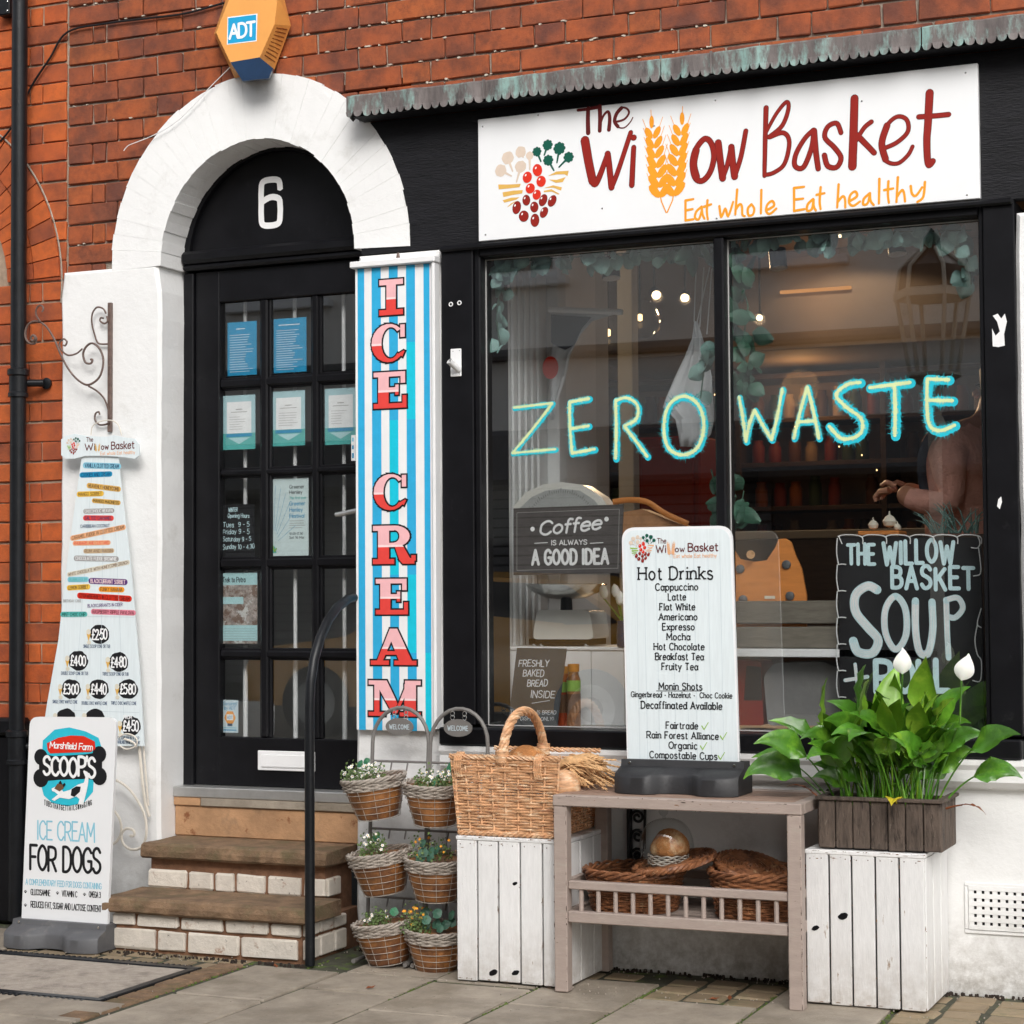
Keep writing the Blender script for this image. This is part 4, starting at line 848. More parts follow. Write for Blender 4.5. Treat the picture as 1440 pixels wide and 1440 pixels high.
# cream scrolled ironwork low on the pier
def C3(P): return crop(P,0,990,3.892,-.05)
cs=thing('cream_scroll_stand','cream painted iron scrollwork leaning low on the white pier','ironwork',(-.2,-.05,.3))
scroll([(745,235),(760,400),(778,540),(800,620)],.006,'bar',cs,m_cream,-.03,None,4,C3); scroll([(768,235),(782,400),(795,560)],.004,'bar',cs,m_cream,-.03,None,4,C3)
scroll([(560,440),(625,415),(700,460),(760,540),(795,620),(800,720),(770,785),(715,795),(675,765),(665,715),(690,682),(728,690),(735,718),(712,722)],.0052,'scroll',cs,m_cream,-.05,None,4,C3)
scroll([(560,560),(610,575),(650,620),(665,690),(640,750),(600,770),(560,765)],.0052,'scroll',cs,m_cream,-.05,None,4,C3)
scroll([(690,30+160),(720,200),(745,215),(752,235)],.004,'bar',cs,m_cream,-.06,None,4,C3)
scroll([(660,180),(700,162),(745,175),(762,205),(745,235),(700,245),(668,228)],.003,'ring',cs,m_cream,-.062,None,4,C3)
# ------------------------------------------------------------------ ice cream banner
YI=-.03
ban=thing('ice_cream_sign','tall striped blue and white sign reading ICE CREAM in red letters','sign',(.86,YI,.75))
cor=[WX(499,380,YI),WX(608,370,YI),WX(612,1026,YI),WX(503,1031,YI)]
xa,xb=.709,1.010; zt,zb=2.348,.752
box('board',m_white,ban,xa,xb,YI,-.003,zb,zt,.001)
F1=Flat(YI-.0006);F2=Flat(YI-.0006)
for i,(u,v) in enumerate(((.033,.12),(.215,.334),(.438,.552),(.658,.772),(.88,.955))):
    A,B=xa+(xb-xa)*u,xa+(xb-xa)*v
    for j in range(6):
        za,zc=zb+(zt-zb)*j/6,zb+(zt-zb)*(j+1)/6-.0
        ((F2 if (i==2 and j in(2,3)) or (i==3 and j in (1,4)) or (i==4 and j==0) else F1)).poly([(A,za),(B,za),(B,zc),(A,zc)])
F1.build('stripe',paint('stripe_blue',(.03,.38,.66)),ban); F2.build('stripe',paint('stripe_cyan',(.01,.52,.68)),ban)
box('top_batten',m_white,ban,.698,1.026,-.052,-.003,2.350,2.372,.003)
s=MB(); s.box(1.0105,1.022,-.045,-.003,.76,2.349,.002); s.build('side_batten',m_white,ban)
s=MB(); q=W(558,367,-.05); s.lathe([(.007,0),(.006,.01),(.003,.02),(0,.021)],(q.x,-.04,2.372),10); s.build('rusty_hook',m_bronze,ban)
def ring(cx,cz,rx,rz,ix,iz,icx,a0,a1,n=16):
    o=[]
    for i in range(n):
        t0=R(a0+(a1-a0)*i/n); t1=R(a0+(a1-a0)*(i+1)/n)
        o.append([(cx+rx*math.cos(t0),cz+rz*math.sin(t0)),(cx+rx*math.cos(t1),cz+rz*math.sin(t1)),(icx+ix*math.cos(t1),cz+iz*math.sin(t1)),(icx+ix*math.cos(t0),cz+iz*math.sin(t0))])
    return o
def rc(a,b,c,d): return [(a,b),(c,b),(c,d),(a,d)]
BIG={'I':[rc(0,0,1,.15),rc(0,.85,1,1),rc(.3,.15,.7,.85)],
'C':ring(.5,.5,.5,.51,.27,.42,.56,45,318)+[rc(.84,.64,.97,.97),[(.78,.2),(.9,.12),(.97,.26),(.93,.28)]],
'E':[rc(0,0,1,.13),rc(0,.87,.96,1),rc(.14,.13,.46,.87),rc(.46,.44,.72,.57),rc(.66,.36,.76,.64),rc(.82,.68,.96,.87),rc(.88,.13,1,.34)],
'R':[rc(0,0,.5,.13),rc(0,.87,.5,1),rc(.12,.13,.38,.87),rc(.38,.44,.56,.55)]+ring(.5,.72,.36,.28,.12,.16,.5,-90,90,12)+[[(.5,.5),(.7,.48),(.86,.16),(.62,.1)],[(.62,.1),(.86,.16),(.97,.1),(.97,.0),(.7,.0)],rc(.9,.08,1,.22)],
'A':[rc(0,0,.4,.12),rc(.52,0,1,.12),[(.14,.12),(.27,.12),(.5,.8),(.44,1),(.42,1)],[(.42,1),(.58,1),(.9,.12),(.62,.12),(.42,.74)],rc(.27,.28,.62,.38)],
'M':[rc(0,0,.32,.11),rc(.6,0,1,.11),rc(.11,.11,.21,.9),rc(0,.88,.3,1),rc(.7,.88,1,1),rc(.69,.11,.91,.9),[(.11,1),(.35,1),(.56,.35),(.46,.08)],[(.46,.08),(.56,.3),(.75,1),(.84,1),(.55,.08)]]}
for ch,px0,px1,pt,pbm in(('I',534,567,393,443),('C',523,571,456,509),('E',526,572,523,574),('C',526,573,667,717),('R',525,585,739,793),('E',529,574,814,864),('A',522,586,884,935),('M',519,592,957,1007)):
    a=W(px0,pbm,YI);b=W(px1,pt,YI); cz0=W((px0+px1)/2,pbm,YI).z; cz1=W((px0+px1)/2,pt,YI).z; w_,h_=b.x-a.x,cz1-cz0
    Fk=Flat(YI-.0013);Fp_=Flat(YI-.0023);Fl=Flat(YI-.0028);Fre=Flat(YI-.0034)
    for P in BIG[ch]:
        if not P: continue
        Q=[(a.x+u*w_,cz0+v*h_) for u,v in P]
        Fk.poly(grow(Q,.0055))
        for F,lo,hi in((Fp_,.5,1.1),(Fl,.44,.5),(Fre,-.1,.44)):
            c=clipz(Q,cz0+lo*h_,cz0+hi*h_)
            if len(c)>2: F.poly(c)
    lo_=Fk.build('letter',pm('black'),ban);Fp_.build('letter_top',pm('pink'),lo_);Fl.build('letter_band',pm('lpink'),lo_);Fre.build('letter_base',pm('tomato'),lo_)
# ------------------------------------------------------------------ notices on the door
YN=.1925+.004
def notice(name,label,P,base,items,Y=.1990,cat='notice'):
    t=thing(name,label,cat,W(P[0],P[1],Y)); a=W(P[0],P[3],Y); b=W(P[2],P[3],Y); c=W(P[0],P[1],Y)
    box('sheet',base,t,a.x,b.x,Y,Y+.0006,a.z,c.z,0)
    FF={}
    for it in items:
        k=it[0]; 
        if (k,it[1]) not in FF: FF[k,it[1]]=Flat(Y-.0004*it[1])
        F=FF[k,it[1]]
        if it[2]=='r': F.poly([(a.x+(b.x-a.x)*it[3],a.z+(c.z-a.z)*it[4]),(a.x+(b.x-a.x)*it[5],a.z+(c.z-a.z)*it[4]),(a.x+(b.x-a.x)*it[5],a.z+(c.z-a.z)*it[6]),(a.x+(b.x-a.x)*it[3],a.z+(c.z-a.z)*it[6])])
        elif it[2]=='p': F.poly([(a.x+(b.x-a.x)*u,a.z+(c.z-a.z)*v) for u,v in it[3]])
        elif it[2]=='s': F.stroke([(a.x+(b.x-a.x)*u,a.z+(c.z-a.z)*v) for u,v in it[3]],it[4],cap=False)
        elif it[2]=='t': F.text(it[7],a.x+(b.x-a.x)*it[3],a.x+(b.x-a.x)*it[5],a.z+(c.z-a.z)*it[4],(c.z-a.z)*it[6],w=.14,jit=it[8] if len(it)>8 else 0)
    for (k,l),F in FF.items(): F.build('print',pm(k),t)
    return t
WORDS='all our bread and cakes are made here with local milk eggs and flour every day of the week please ask us'.split()
def lines(k,y0,y1,n,x0=.08,x1=.9):
    o=[]
    for i in range(n):
        y=y1-(y1-y0)*(i+.5)/n
        x=x0
        o.append((k,1,'s',[(x,y),(x+(x1-x0)*random.uniform(.55,1),y)],.0016))
    return o
pbl=paint('poster_blue',P_['posterblue'])
notice('menu_notice','dark blue printed sheet in the top left door pane',(320,454,361,529),pbl,lines('white',.05,.78,16)+[('white',1,'s',[(.3,.87),(.6,.87)],.003)])
notice('menu_notice','dark blue printed sheet in the top middle door pane',(385,449,431,525),pbl,lines('white',.04,.8,18)+[('white',1,'s',[(.15,.88),(.8,.88)],.003)])
m_pt=paint('poster_pale',(.42,.62,.66))
for lab,P in(('pale green and white notice in the second row left door pane',(314,557,359,633)),('pale green and white notice in the second row middle door pane',(383,551,429,628)),('pale notice half hidden by the ice cream sign in the second row',(457,547,502,626))):
    notice('license_notice',lab,P,m_pt,[('teal',1,'r',0,0,1,.3),('white',2,'r',.12,.3,.88,.88),('posterblue',3,'r',.1,.235,.9,.29),('paleteal',2,'p',[(.15,.22),(.5,.1),(.85,.22)]),('grey',4,'s',[(.4,.74),(.6,.74)],.003),('grey',4,'s',[(.25,.69),(.75,.69)],.002)]+[('grey',4,'s',[(.2,.6-.045*i),(.2+random.uniform(.3,.6),.6-.045*i)],.0012) for i in range(6)])
notice('festival_poster','white poster with teal heading Greener Henley Festival in a door pane',(378,674,434,782),paint('poster_white',(.62,.72,.72)),
 [('black',1,'t',.52,.87,.9,.045,'Greener'),('black',1,'t',.52,.80,.85,.045,'Henley'),('teal',1,'t',.52,.73,.95,.035,'The first ever'),('posterblue',1,'t',.52,.65,.92,.05,'Greener'),('posterblue',1,'t',.52,.57,.86,.05,'Henley'),('posterblue',1,'t',.52,.49,.9,.05,'Festival')]+[('grey',1,'s',[(.52,.45-.03*i),(.52+random.uniform(.25,.4),.45-.03*i)],.0016) for i in range(4)]+[('black',1,'t',.52,.27,.86,.03,'10.00-17.30'),('black',1,'t',.52,.22,.9,.03,'Sat 16 Mar')]
 +[('posterblue',1,'s',[(.12+.25*math.cos(R(20+i*13))*.5,.12+.22*math.sin(R(20+i*13))),(.12+.8*math.cos(R(20+i*13))*.75,.12+.8*math.sin(R(20+i*13)))],.0011) for i in range(6)]+[('teal',2,'p',[(.04,.04),(.2,.04),(.16,.12),(.08,.14)]),('green',2,'s',[(.05,.06),(.1,.13),(.15,.06),(.2,.1)],.006)],cat='poster')
notice('opening_hours_board','small black board with chalked opening hours in a door pane',(311,710,358,788),m_chalkb,[('chalkblue',1,'t',.22,.87,.5,.07,'WINTER',.1),('chalkblue',1,'t',.2,.76,.85,.07,'Opening Hours',.1),('chalkblue',1,'t',.05,.6,.85,.08,'Tues  9 - 5',.1),('chalkblue',1,'t',.05,.47,.85,.08,'Friday 9 - 5',.1),('chalkblue',1,'t',.05,.34,.9,.08,'Saturday 9 - 5',.1),('chalkblue',1,'t',.05,.2,1,.08,'Sunday 10 - 4.30',.1)],cat='blackboard')
notice('travel_poster','faded poster titled Trek to Petra in the fourth row door pane',(311,806,362,905),M('poster_photo',(.38,.33,.3),.5,.5,50,0,dirt=((.2,.13,.1),24,.5,.56),dirt2=((.6,.6,.58),18,.56,.6)),[('paleteal',1,'r',0,.83,1,1),('black',2,'t',.04,.87,.68,.07,'Trek to Petra'),('paleteal',2,'r',.04,.56,.62,.66),('paleteal',2,'r',.04,.04,1,.26)]+[('grey',3,'s',[(.08,.07+.035*i),(.95,.07+.035*i)],.001) for i in range(5)],cat='poster')
notice('security_sticker','small Secured by ADT sticker in the bottom left door pane',(312,984,335,1030),paint('sticker_white',(.6,.7,.74)),[('posterblue',1,'t',.1,.84,.9,.1,'Secured'),('posterblue',1,'t',.15,.7,.85,.1,'by ADT'),('org',1,'p',[(.15,.45),(.32,.65),(.68,.65),(.85,.45),(.68,.28),(.32,.28)]),('white',2,'r',.3,.38,.7,.56),('posterblue',3,'t',.33,.42,.67,.09,'ADT'),('navy',2,'r',.35,.2,.65,.28),('posterblue',1,'s',[(.1,.08),(.9,.08)],.004),('skyb',1,'s',[(.1,.15),(.9,.15)],.003)],cat='sticker')
notice('card','small white printed card tucked behind the ice cream sign',(494,612,500,648),pm('white'),[('posterblue',1,'r',.2,.1,.6,.3),('posterblue',1,'r',.2,.45,.6,.6),('skyb',1,'r',.2,.75,.6,.9)],Y=.155,cat='card')
for i,px in enumerate((345,415,484)):
    a=W(px,700,.25); s=MB(); s.tube([(a.x,.25,.522),(a.x,.25,1.0)],.0095,10); s.tube([(a.x,.25,.9),(a.x,.25,2.42)],.0075,10); tag(s.build('white_bar',m_white,None,smooth=True),'white vertical bar behind the %s column of door panes'%('left','middle','right')[i],'bar',group='security bars behind the door')
# ================================================================== PAVEMENT THINGS
def paw(F,x,z,s):
    F.disc(x,z-.2*s,.42*s,.34*s)
    for dx,dz in((-.55,.15),(-.2,.5),(.22,.5),(.58,.15)): F.disc(x+dx*s,z+dz*s,.17*s,.24*s)
def sign_base(mat,par,x0,x1,yc,d,z0,h,name='base'):
    """moulded foot: wide, with a waist cut in the front, sloping up to the slot"""
    s=MB(); n=28; cx=(x0+x1)/2; hw=(x1-x0)/2; vs=[]
    F=[];
    for i in range(n+1):
        u=-1+2*i/n; dy=d*(1-.42*math.exp(-(u/.34)**4)) * (1-.25*abs(u)**6); F.append((cx+hw*u,dy))
    rows=[]
    for x,dy in F: rows.append([(x,yc-dy,z0),(x,yc-dy*1.0,z0+h*.5),(x,yc-dy*.93,z0+h*.6),(x,yc-.035,z0+h*.80),(x,yc-.03,z0+h),(x,yc+.03,z0+h),(x,yc+.035,z0+h*.8),(x,yc+dy*.6,z0+h*.55),(x,yc+dy*.6,z0)])
    m_=len(rows[0])
    for r in rows: vs+=r
    fs=[(i*m_+j,i*m_+(j+1)%m_,(i+1)*m_+(j+1)%m_,(i+1)*m_+j) for i in range(n) for j in range(m_)]+[tuple(range(m_)),tuple(range(n*m_+m_-1,n*m_-1,-1))]
    s.add(vs,fs); o=s.build(name,mat,par,smooth=True)
    s=MB()
    for u in(-.85,.85): s.lathe([(.005,0),(.004,.002)],(cx+u*hw,yc-.036,z0+h*.9),8,Matrix.Rotation(PI/2,3,'X'))
    s.build('bolt',m_steel,par); return o
# dog ice cream sign: leans back a little
dg=thing('dog_ice_cream_sign','white pavement sign for dog ice cream on a grey base beside the steps','sign',(-.27,-.33,0))
YG=-.345
def rounded(P,r,n=6):
    o=[];N=len(P)
    for i in range(N):
        a,b,c=Vector(P[i-1]),Vector(P[i]),Vector(P[(i+1)%N]); q=r[i] if hasattr(r,'__len__') else r
        if q==0: o.append(tuple(b)); continue
        p0=b+(a-b).normalized()*q; p1=b+(c-b).normalized()*q
        for k in range(n+1): t=k/n; o.append(tuple(p0*(1-t)**2+b*2*t*(1-t)+p1*t*t))
    return o
P=[WX(30,1297,YG),WX(151,1302,YG),WX(164,1009,YG),WX(42,1008,YG)]
MB().prism(rounded(P,[0,0,.035,.035]),YG,YG+.012).build('board',m_boardw,dg)
sign_base(m_base,dg,-.478,-.085,-.335,.11,0,.088)
Y=YG-.0008; F=Flat(Y)
def O(x,y,Yq=None): return WX(x,y,YG)
def D3(*P): return crop(P,0,990,3.892,YG)
F.poly(D3((225,440),(235,200),(300,140),(380,128),(470,150),(540,185),(556,235),(520,300),(510,480),(460,540),(370,560),(285,540),(240,500))[::-1]); F.build('logo_print',pm('cyan'),dg)
F=Flat(Y-.0006)
for u,v,r in((225,290,46),(225,405,52),(545,275,46),(545,395,50)): a=D3((u,v))[0]; F.disc(a[0],a[1],r*.00062,n=18)
F.poly(D3((215,270),(300,285),(470,275),(560,260),(560,420),(470,410),(320,415),(215,425))[::-1]); F.build('bone_print',pm('black'),dg)
F=Flat(Y-.0012); F.poly(D3((258,215),(320,185),(390,172),(460,175),(520,205),(524,245),(500,262),(400,265),(275,270),(262,250))[::-1]); F.build('badge_print',pm('brightred'),dg)
F=Flat(Y-.0018); ptext(F,'Marshfield Farm',70,131,1052.5,8.5,YG,w=.17,gap=.08,slant=.12,tilt=-.02)
ptext(F,"SCOOP'S",60.5,136,1091,26,YG,w=.16,gap=.12,jit=.05)
F.poly(D3((285,462),(310,450),(330,455),(350,480),(385,470),(430,440),(462,430),(470,400),(458,370),(462,362),(482,372),(488,400),(484,440),(476,480),(458,550),(430,548),(438,520),(420,505),(380,520),(330,512),(300,530),(285,522),(320,495),(300,480),(288,476))[::-1]); F.build('dog_print',pm('white'),dg)
F=Flat(Y-.0024); F.poly(D3((395,465),(420,450),(445,452),(440,480),(410,508),(390,500))[::-1]); F.poly(D3((322,432),(335,418),(345,440),(358,430),(362,440),(350,458))[::-1]); F.build('dog_patch_print',pm('black'),dg)
F=Flat(Y-.0026); F.poly(D3((300,462),(318,435),(345,440),(352,460),(330,478))[::-1]); F.build('dog_patch_print',pm('brown'),dg)
F=Flat(Y); 
for i,(ch,(x,y)) in enumerate(zip('TUBSTHATGETTAILSWAGGING',[(62+2.95*i,1132+7.5*math.sin(PI*i/22)+.1*i*0) for i in range(23)])): ptext(F,ch,x,x+2.5,y,7,YG,w=.15)
ptext(F,'FOR DOGS',41,143,1225,34,YG,w=.125,gap=.14,jit=.02)
paws=((36,1254),(81,1256),(119,1258),(36,1273))
for x,y in paws: a=O(x,y); paw(F,a[0],a[1],.0085)
ptext(F,'GLUCOSAMINE',43,71,1259,8,YG,w=.13,gap=.12);ptext(F,'VITAMIN C',87,109,1261,8,YG,w=.13,gap=.12);ptext(F,'OMEGA 3',125,142,1262,8,YG,w=.13,gap=.12);ptext(F,'REDUCED FAT, SUGAR AND LACTOSE CONTENT',43,143,1279,8.5,YG,w=.13,gap=.12)
F.build('lettering',pm('black'),dg)
F=Flat(Y); ptext(F,'ICE CREAM',52,134,1182,26,YG,w=.09,gap=.14,jit=.02); ptext(F,'A COMPLEMENTARY FEED FOR DOGS CONTAINING',36,143,1247,8,YG,w=.12,gap=.12); F.build('lettering_blue',pm('skyb'),dg)
lfm=MB(); lfm.add([(0,0,0),(.012,.006,.006),(.026,.004,.003),(.034,-.003,.008),(.022,-.010,.002),(.009,-.008,.004)],[(0,1,2),(0,2,3),(0,3,4),(0,4,5)]); lfm=lfm.mesh('fallen_leaf',m_leafdead)
for x,y,a,l in((2.08,-.385,.3,'brown fallen leaf on the setts under the table, left one'),(2.14,-.37,1.9,'brown fallen leaf on the setts under the table, right one'),(.62,-.42,2.4,'brown fallen leaf on the slab by the handrail foot'),(1.05,-.62,.9,'brown fallen leaf on the slab in front of the plant stands')): tag(inst('fallen_leaf',lfm,None,(x,y,.002),rot=(0,0,a)),l,'leaf')
s=MB(); random.seed(77)
for i in range(520):
    x=random.uniform(-.6,3.2); y=random.choice((random.uniform(-.1,-.02),random.uniform(-.45,-.3),random.uniform(-1.5,0))); q=random.uniform(.0008,.0028); s.lathe([(q,-.002),(q*.8,q*.7),(0,q)],(x,y,.001),5)
s.build('grit_and_crumbs',m_conc,None,kind='stuff')
s=MB()
for x0,y0,n in((2.25,-.45,60),(1.18,-.4,50),(1.53,-.45,50),(.7,-.40,50),(1.87,-.5,70),(.49,-.6,50),(2.62,-.5,60)):
    for i in range(n): q=random.uniform(.002,.006); s.lathe([(q,-.004),(q*.8,q*.3),(0,q*.5)],(x0+random.gauss(0,.004),y0+random.uniform(-.35,.25),-.006),5)
s.build('joint_moss',M('green_moss',(.09,.13,.025),.95,.5,60,.8,100),None,kind='stuff')
# ---- crates
m_chip=M('bare_chipped_wood',(.2,.11,.06),.85,.4,60,.3,90)
m_chipd=M('dark_chipped_wood',(.05,.03,.022),.85,.4,60,.3,90)
def chips(par,mat,Y,segs,seed):
    s=MB(); random.seed(seed)
    for x0,z0,x1,z1,n,sp in segs:
        for i in range(n):
            t=random.random(); x=x0+(x1-x0)*t; z=z0+(z1-z0)*t; a=random.random()**3*.0035+.0004; b=random.random()**3*.0035+.0004
            if abs(x1-x0)>abs(z1-z0): a*=2.6; b*=.55; z+=random.choice((0,-1))*abs(random.gauss(0,sp))
            else: b*=3.4; a*=.5; x+=random.uniform(-1,1)*sp
            s.prism([(x+a*math.cos(k*PI/3)*random.uniform(.5,1.2),z+b*math.sin(k*PI/3)*random.uniform(.5,1.2)) for k in range(6)],Y-.0005,Y+.0008)
    s.build('paint_chips',mat,par,kind='stuff')
def crate(label,x0,x1,y0,y1,h,gaps,holes,group='white crates used as stands',side_n=3):
    t=thing('wooden_crate',label,'crate',((x0+x1)/2,(y0+y1)/2,0),group)
    n=len(gaps)-1
    for i in range(n):
        a,b=gaps[i]+.0028,gaps[i+1]-.0028; s=MB()
        tz=random.uniform(-.003,.002); s.box(a,b,y0,y0+.014,.006+random.uniform(-.003,.003),h-.012+tz,.0022); s.build('plank',m_crate,t)
        h0=[q for q in holes if a<q[0]<b]
        for q in h0:
            s=MB(); r=q[2]; P=[(q[0]+r*math.cos(k*PI/8)*(1+random.uniform(-.12,.12)),q[1]+r*.72*math.sin(k*PI/8+.4)*(1+random.uniform(-.12,.12))) for k in range(16)]
            s.prism(P,y0-.0012,y0+.0005); s.build('knot_hole',m_black,t)
            
    for x,sg in((x0,1),(x1,-1)):
        w_=(y1-y0-.016)/side_n
        for k in range(side_n):
            a=y0+.015+k*w_; s=MB(); s.box(min(x,x+sg*.014),max(x,x+sg*.014),a+.002,a+w_-.006,.004,h-.0145,.002); s.build('plank',m_crate,t)
    for a in((x0,x1,y0+.001,y0+.0138),): pass
    s=MB(); s.box(x0-.001,x1+.001,y0-.002,y0+.042,h-.0135,h,.003); s.build('top_rail',m_crate,t); 
    w_=(y1-y0-.045)/3
    for k in range(3):
        a=y0+.045+k*w_; box('top_slat',m_crate,t,x0,x1,a,a+w_-.006,h-.013,h-.0005,.002)
    s=MB()
    for i in range(n):
        for dx in(.016,.05): s.lathe([(.002,0),(.0015,.0006)],(gaps[i]+dx,y0-.0005,h-.024+random.uniform(-.002,.002)),6,Matrix.Rotation(PI/2,3,'X'))
    s.build('nail_heads',m_bronze,t)
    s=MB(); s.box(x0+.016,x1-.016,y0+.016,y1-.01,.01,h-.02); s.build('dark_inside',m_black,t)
    chips(t,m_chip,y0-.0022,[(x0,h-.002,x1,h-.002,40,.003)],int(x0*100)); chips(t,m_chip,y0-.0002,[(x0,.012,x1,.012,30,.006),(x0,h-.02,x1,h-.02,14,.006)]+[(g,.01,g,h-.02,7,.003) for g in gaps],int(x0*90))
    return t
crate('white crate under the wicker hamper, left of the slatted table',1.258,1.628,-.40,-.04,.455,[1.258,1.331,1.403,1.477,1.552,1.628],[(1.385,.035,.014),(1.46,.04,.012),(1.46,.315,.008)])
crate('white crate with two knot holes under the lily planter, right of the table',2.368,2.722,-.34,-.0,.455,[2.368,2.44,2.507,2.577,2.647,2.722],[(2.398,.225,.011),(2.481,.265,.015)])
# ---- slatted table
tb=thing('slatted_table','taupe painted slatted table with a railed lower shelf','table',(2.0,-.25,0))
tx0,tx1,ty0,ty1,th=1.607,2.385,-.44,-.045,.598
def tbx(name,*a,b=.003,mat=m_table): return box(name,mat,tb,*a,b)
for x in(tx0,tx1-.055):
    x=x+(.012 if x>tx0 else 0); tbx('leg',x,x+.043,ty0,ty0+.042,0,th-.034); tbx('leg',x,x+.043,ty1-.042,ty1,0,th-.034)
tbx('apron',tx0-.002,tx1+.002,ty0-.002,ty0+.038,th-.0335,th); tbx('apron',tx0-.002,tx1+.002,ty1-.036,ty1+.002,th-.0335,th)
tbx('apron',tx0-.002,tx0+.036,ty0+.0385,ty1-.0365,th-.0335,th,mat=m_tabletop); tbx('apron',tx1-.034,tx1+.002,ty0+.0385,ty1-.0365,th-.0335,th)
ns=7; w_=(ty1-ty0-.078)/ns
for i in range(ns): a=ty0+.04+i*w_; tbx('top_slat',tx0+.037,tx1-.035,a,a+w_-.007,th-.02,th-.002+random.uniform(-.001,.001),b=.002,mat=m_tabletop)
for y0_,y1_ in((ty0+.008,ty0+.034),(ty1-.034,ty1-.008)):
    tbx('shelf_rail',tx0+.0435,tx1-.0435,y0_,y1_,.312,.338); tbx('shelf_rail',tx0+.0435,tx1-.0435,y0_-.004,y1_+.002,.212,.246)
for x in(tx0+.01,tx1-.04): tbx('side_rail',x,x+.026,ty0+.0425,ty1-.0425,.312,.338); tbx('side_rail',x-.003,x+.028,ty0+.0425,ty1-.0425,.212,.246)
for i in range(12):
    x=tx0+.082+i*(tx1-tx0-.164)/11; s=MB(); s.tube([(x,ty0+.021,.2465),(x,ty0+.021,.3115)],.0072,8); s.build('spindle',m_table,tb,smooth=True)
for i in range(4):
    y=ty0+.10+i*.065; s=MB(); s.tube([(tx1-.026,y,.2465),(tx1-.026,y,.3115)],.0072,8); s.build('spindle',m_table,tb,smooth=True)
for i in range(6): y=ty0+.04+i*.055; tbx('shelf_slat',tx0+.03,tx1-.03,y,y+.049,.224,.234,b=.002)
chips(tb,m_chipd,ty0-.0022,[(tx0,th-.0325,tx1,th-.0325,34,.001),(tx0,th-.002,tx1,th-.002,30,.004)],4); chips(tb,m_chipd,ty0-.0002,[(tx0+.001,0,tx0+.001,th-.04,16,.001),(tx0+.041,0,tx0+.041,th-.04,22,.001),(tx1-.042,0,tx1-.042,th-.04,20,.001),(tx1-.002,0,tx1-.002,th-.04,44,.0015)],5); chips(tb,m_chip,ty0-.0022,[(tx0+.1,th-.012,tx1-.1,th-.012,12,.008)],6)
# ---- iron brackets behind the table
def orn(x,z0,z1,label,flip=1):
    t=thing('iron_bracket',label,'bracket',(x,-.03,z1),'ornate iron brackets under the window ledge')
    s=MB(); s.box(x-.006,x+.006,-.028,-.002,z0,z1,.002); s.build('back_plate',m_iron,t)
    for k in range(4):
        zc=z1-.03-k*(z1-z0-.05)/3.3; s=MB(); P=[Vector((x+flip*(.028+px),-.016,zc+pz)) for px,pz in spiral(0,0,.005,.024,0,560,18)]; s.tube(P,.0045,6); s.build('scroll',m_iron,t,smooth=True)
    s=MB(); s.tube([Vector((x+flip*.006,-.016,z0)),Vector((x+flip*.05,-.016,z0+.06)),Vector((x+flip*.055,-.016,z1-.05)),Vector((x+flip*.02,-.016,z1))],.005,6); s.build('rim',m_iron,t,smooth=True)
orn(1.70,.33,.58,'ornate black iron bracket behind the left end of the table'); orn(2.335,.40,.60,'ornate black iron bracket between the table and the planter')
# ---- wicker
def weave_round(name,mat,par,c,r0,r1,h,ns,nr,sr,rim=True,M4=None,stk=.0022,rk=1.6,rt=1.15):
    c=Vector(c); T=lambda v:(M4@Vector(v) if M4 else Vector(v))+c
    s=MB()
    for j in range(nr):
        t=(j+.5)/nr; r=r0+(r1-r0)*t; z=h*t; P=[]
        for i in range(ns*2):
            a=PI*i/ns; o=sr*1.0*(1 if (i//1+ (j%2)*1)%2==0 else -1) if i%2==0 or True else 0
            k=(i//2+j)%2; o=(sr*1.1 if k else -sr*1.1) if i%2==0 else 0
            P.append(T(((r+o)*math.cos(a),(r+o)*math.sin(a),z+random.uniform(-.0006,.0006))))
        s.tube(P,sr*random.uniform(.85,1.1),5,closed=True)
    for i in range(ns):
        a=2*PI*i/ns; s.tube([T((r0*math.cos(a),r0*math.sin(a),0)),T((r1*math.cos(a),r1*math.sin(a),h))],stk,4)
    o=s.build(name,mat,par,smooth=True)
    if rim:
        s=MB(); m_=ns*3
        for ph in(0,1,2):
            P=[]
            for i in range(m_):
                a=2*PI*i/m_; q=a*ns/3.0*1.0+ph*2*PI/3; P.append(T(((r1+sr*rk*math.cos(q))*math.cos(a),(r1+sr*rk*math.cos(q))*math.sin(a),h+sr*rk*math.sin(q))))
            s.tube(P,sr*rt,5,closed=True)
        s.build('braided_rim',mat,par,smooth=True)
    return o
def base_disc(name,mat,par,c,r,z=.003,M4=None):
    s=MB(); s.lathe([(r,0),(r,.004),(0,.005)],c,28,M4); return s.build(name,mat,par)
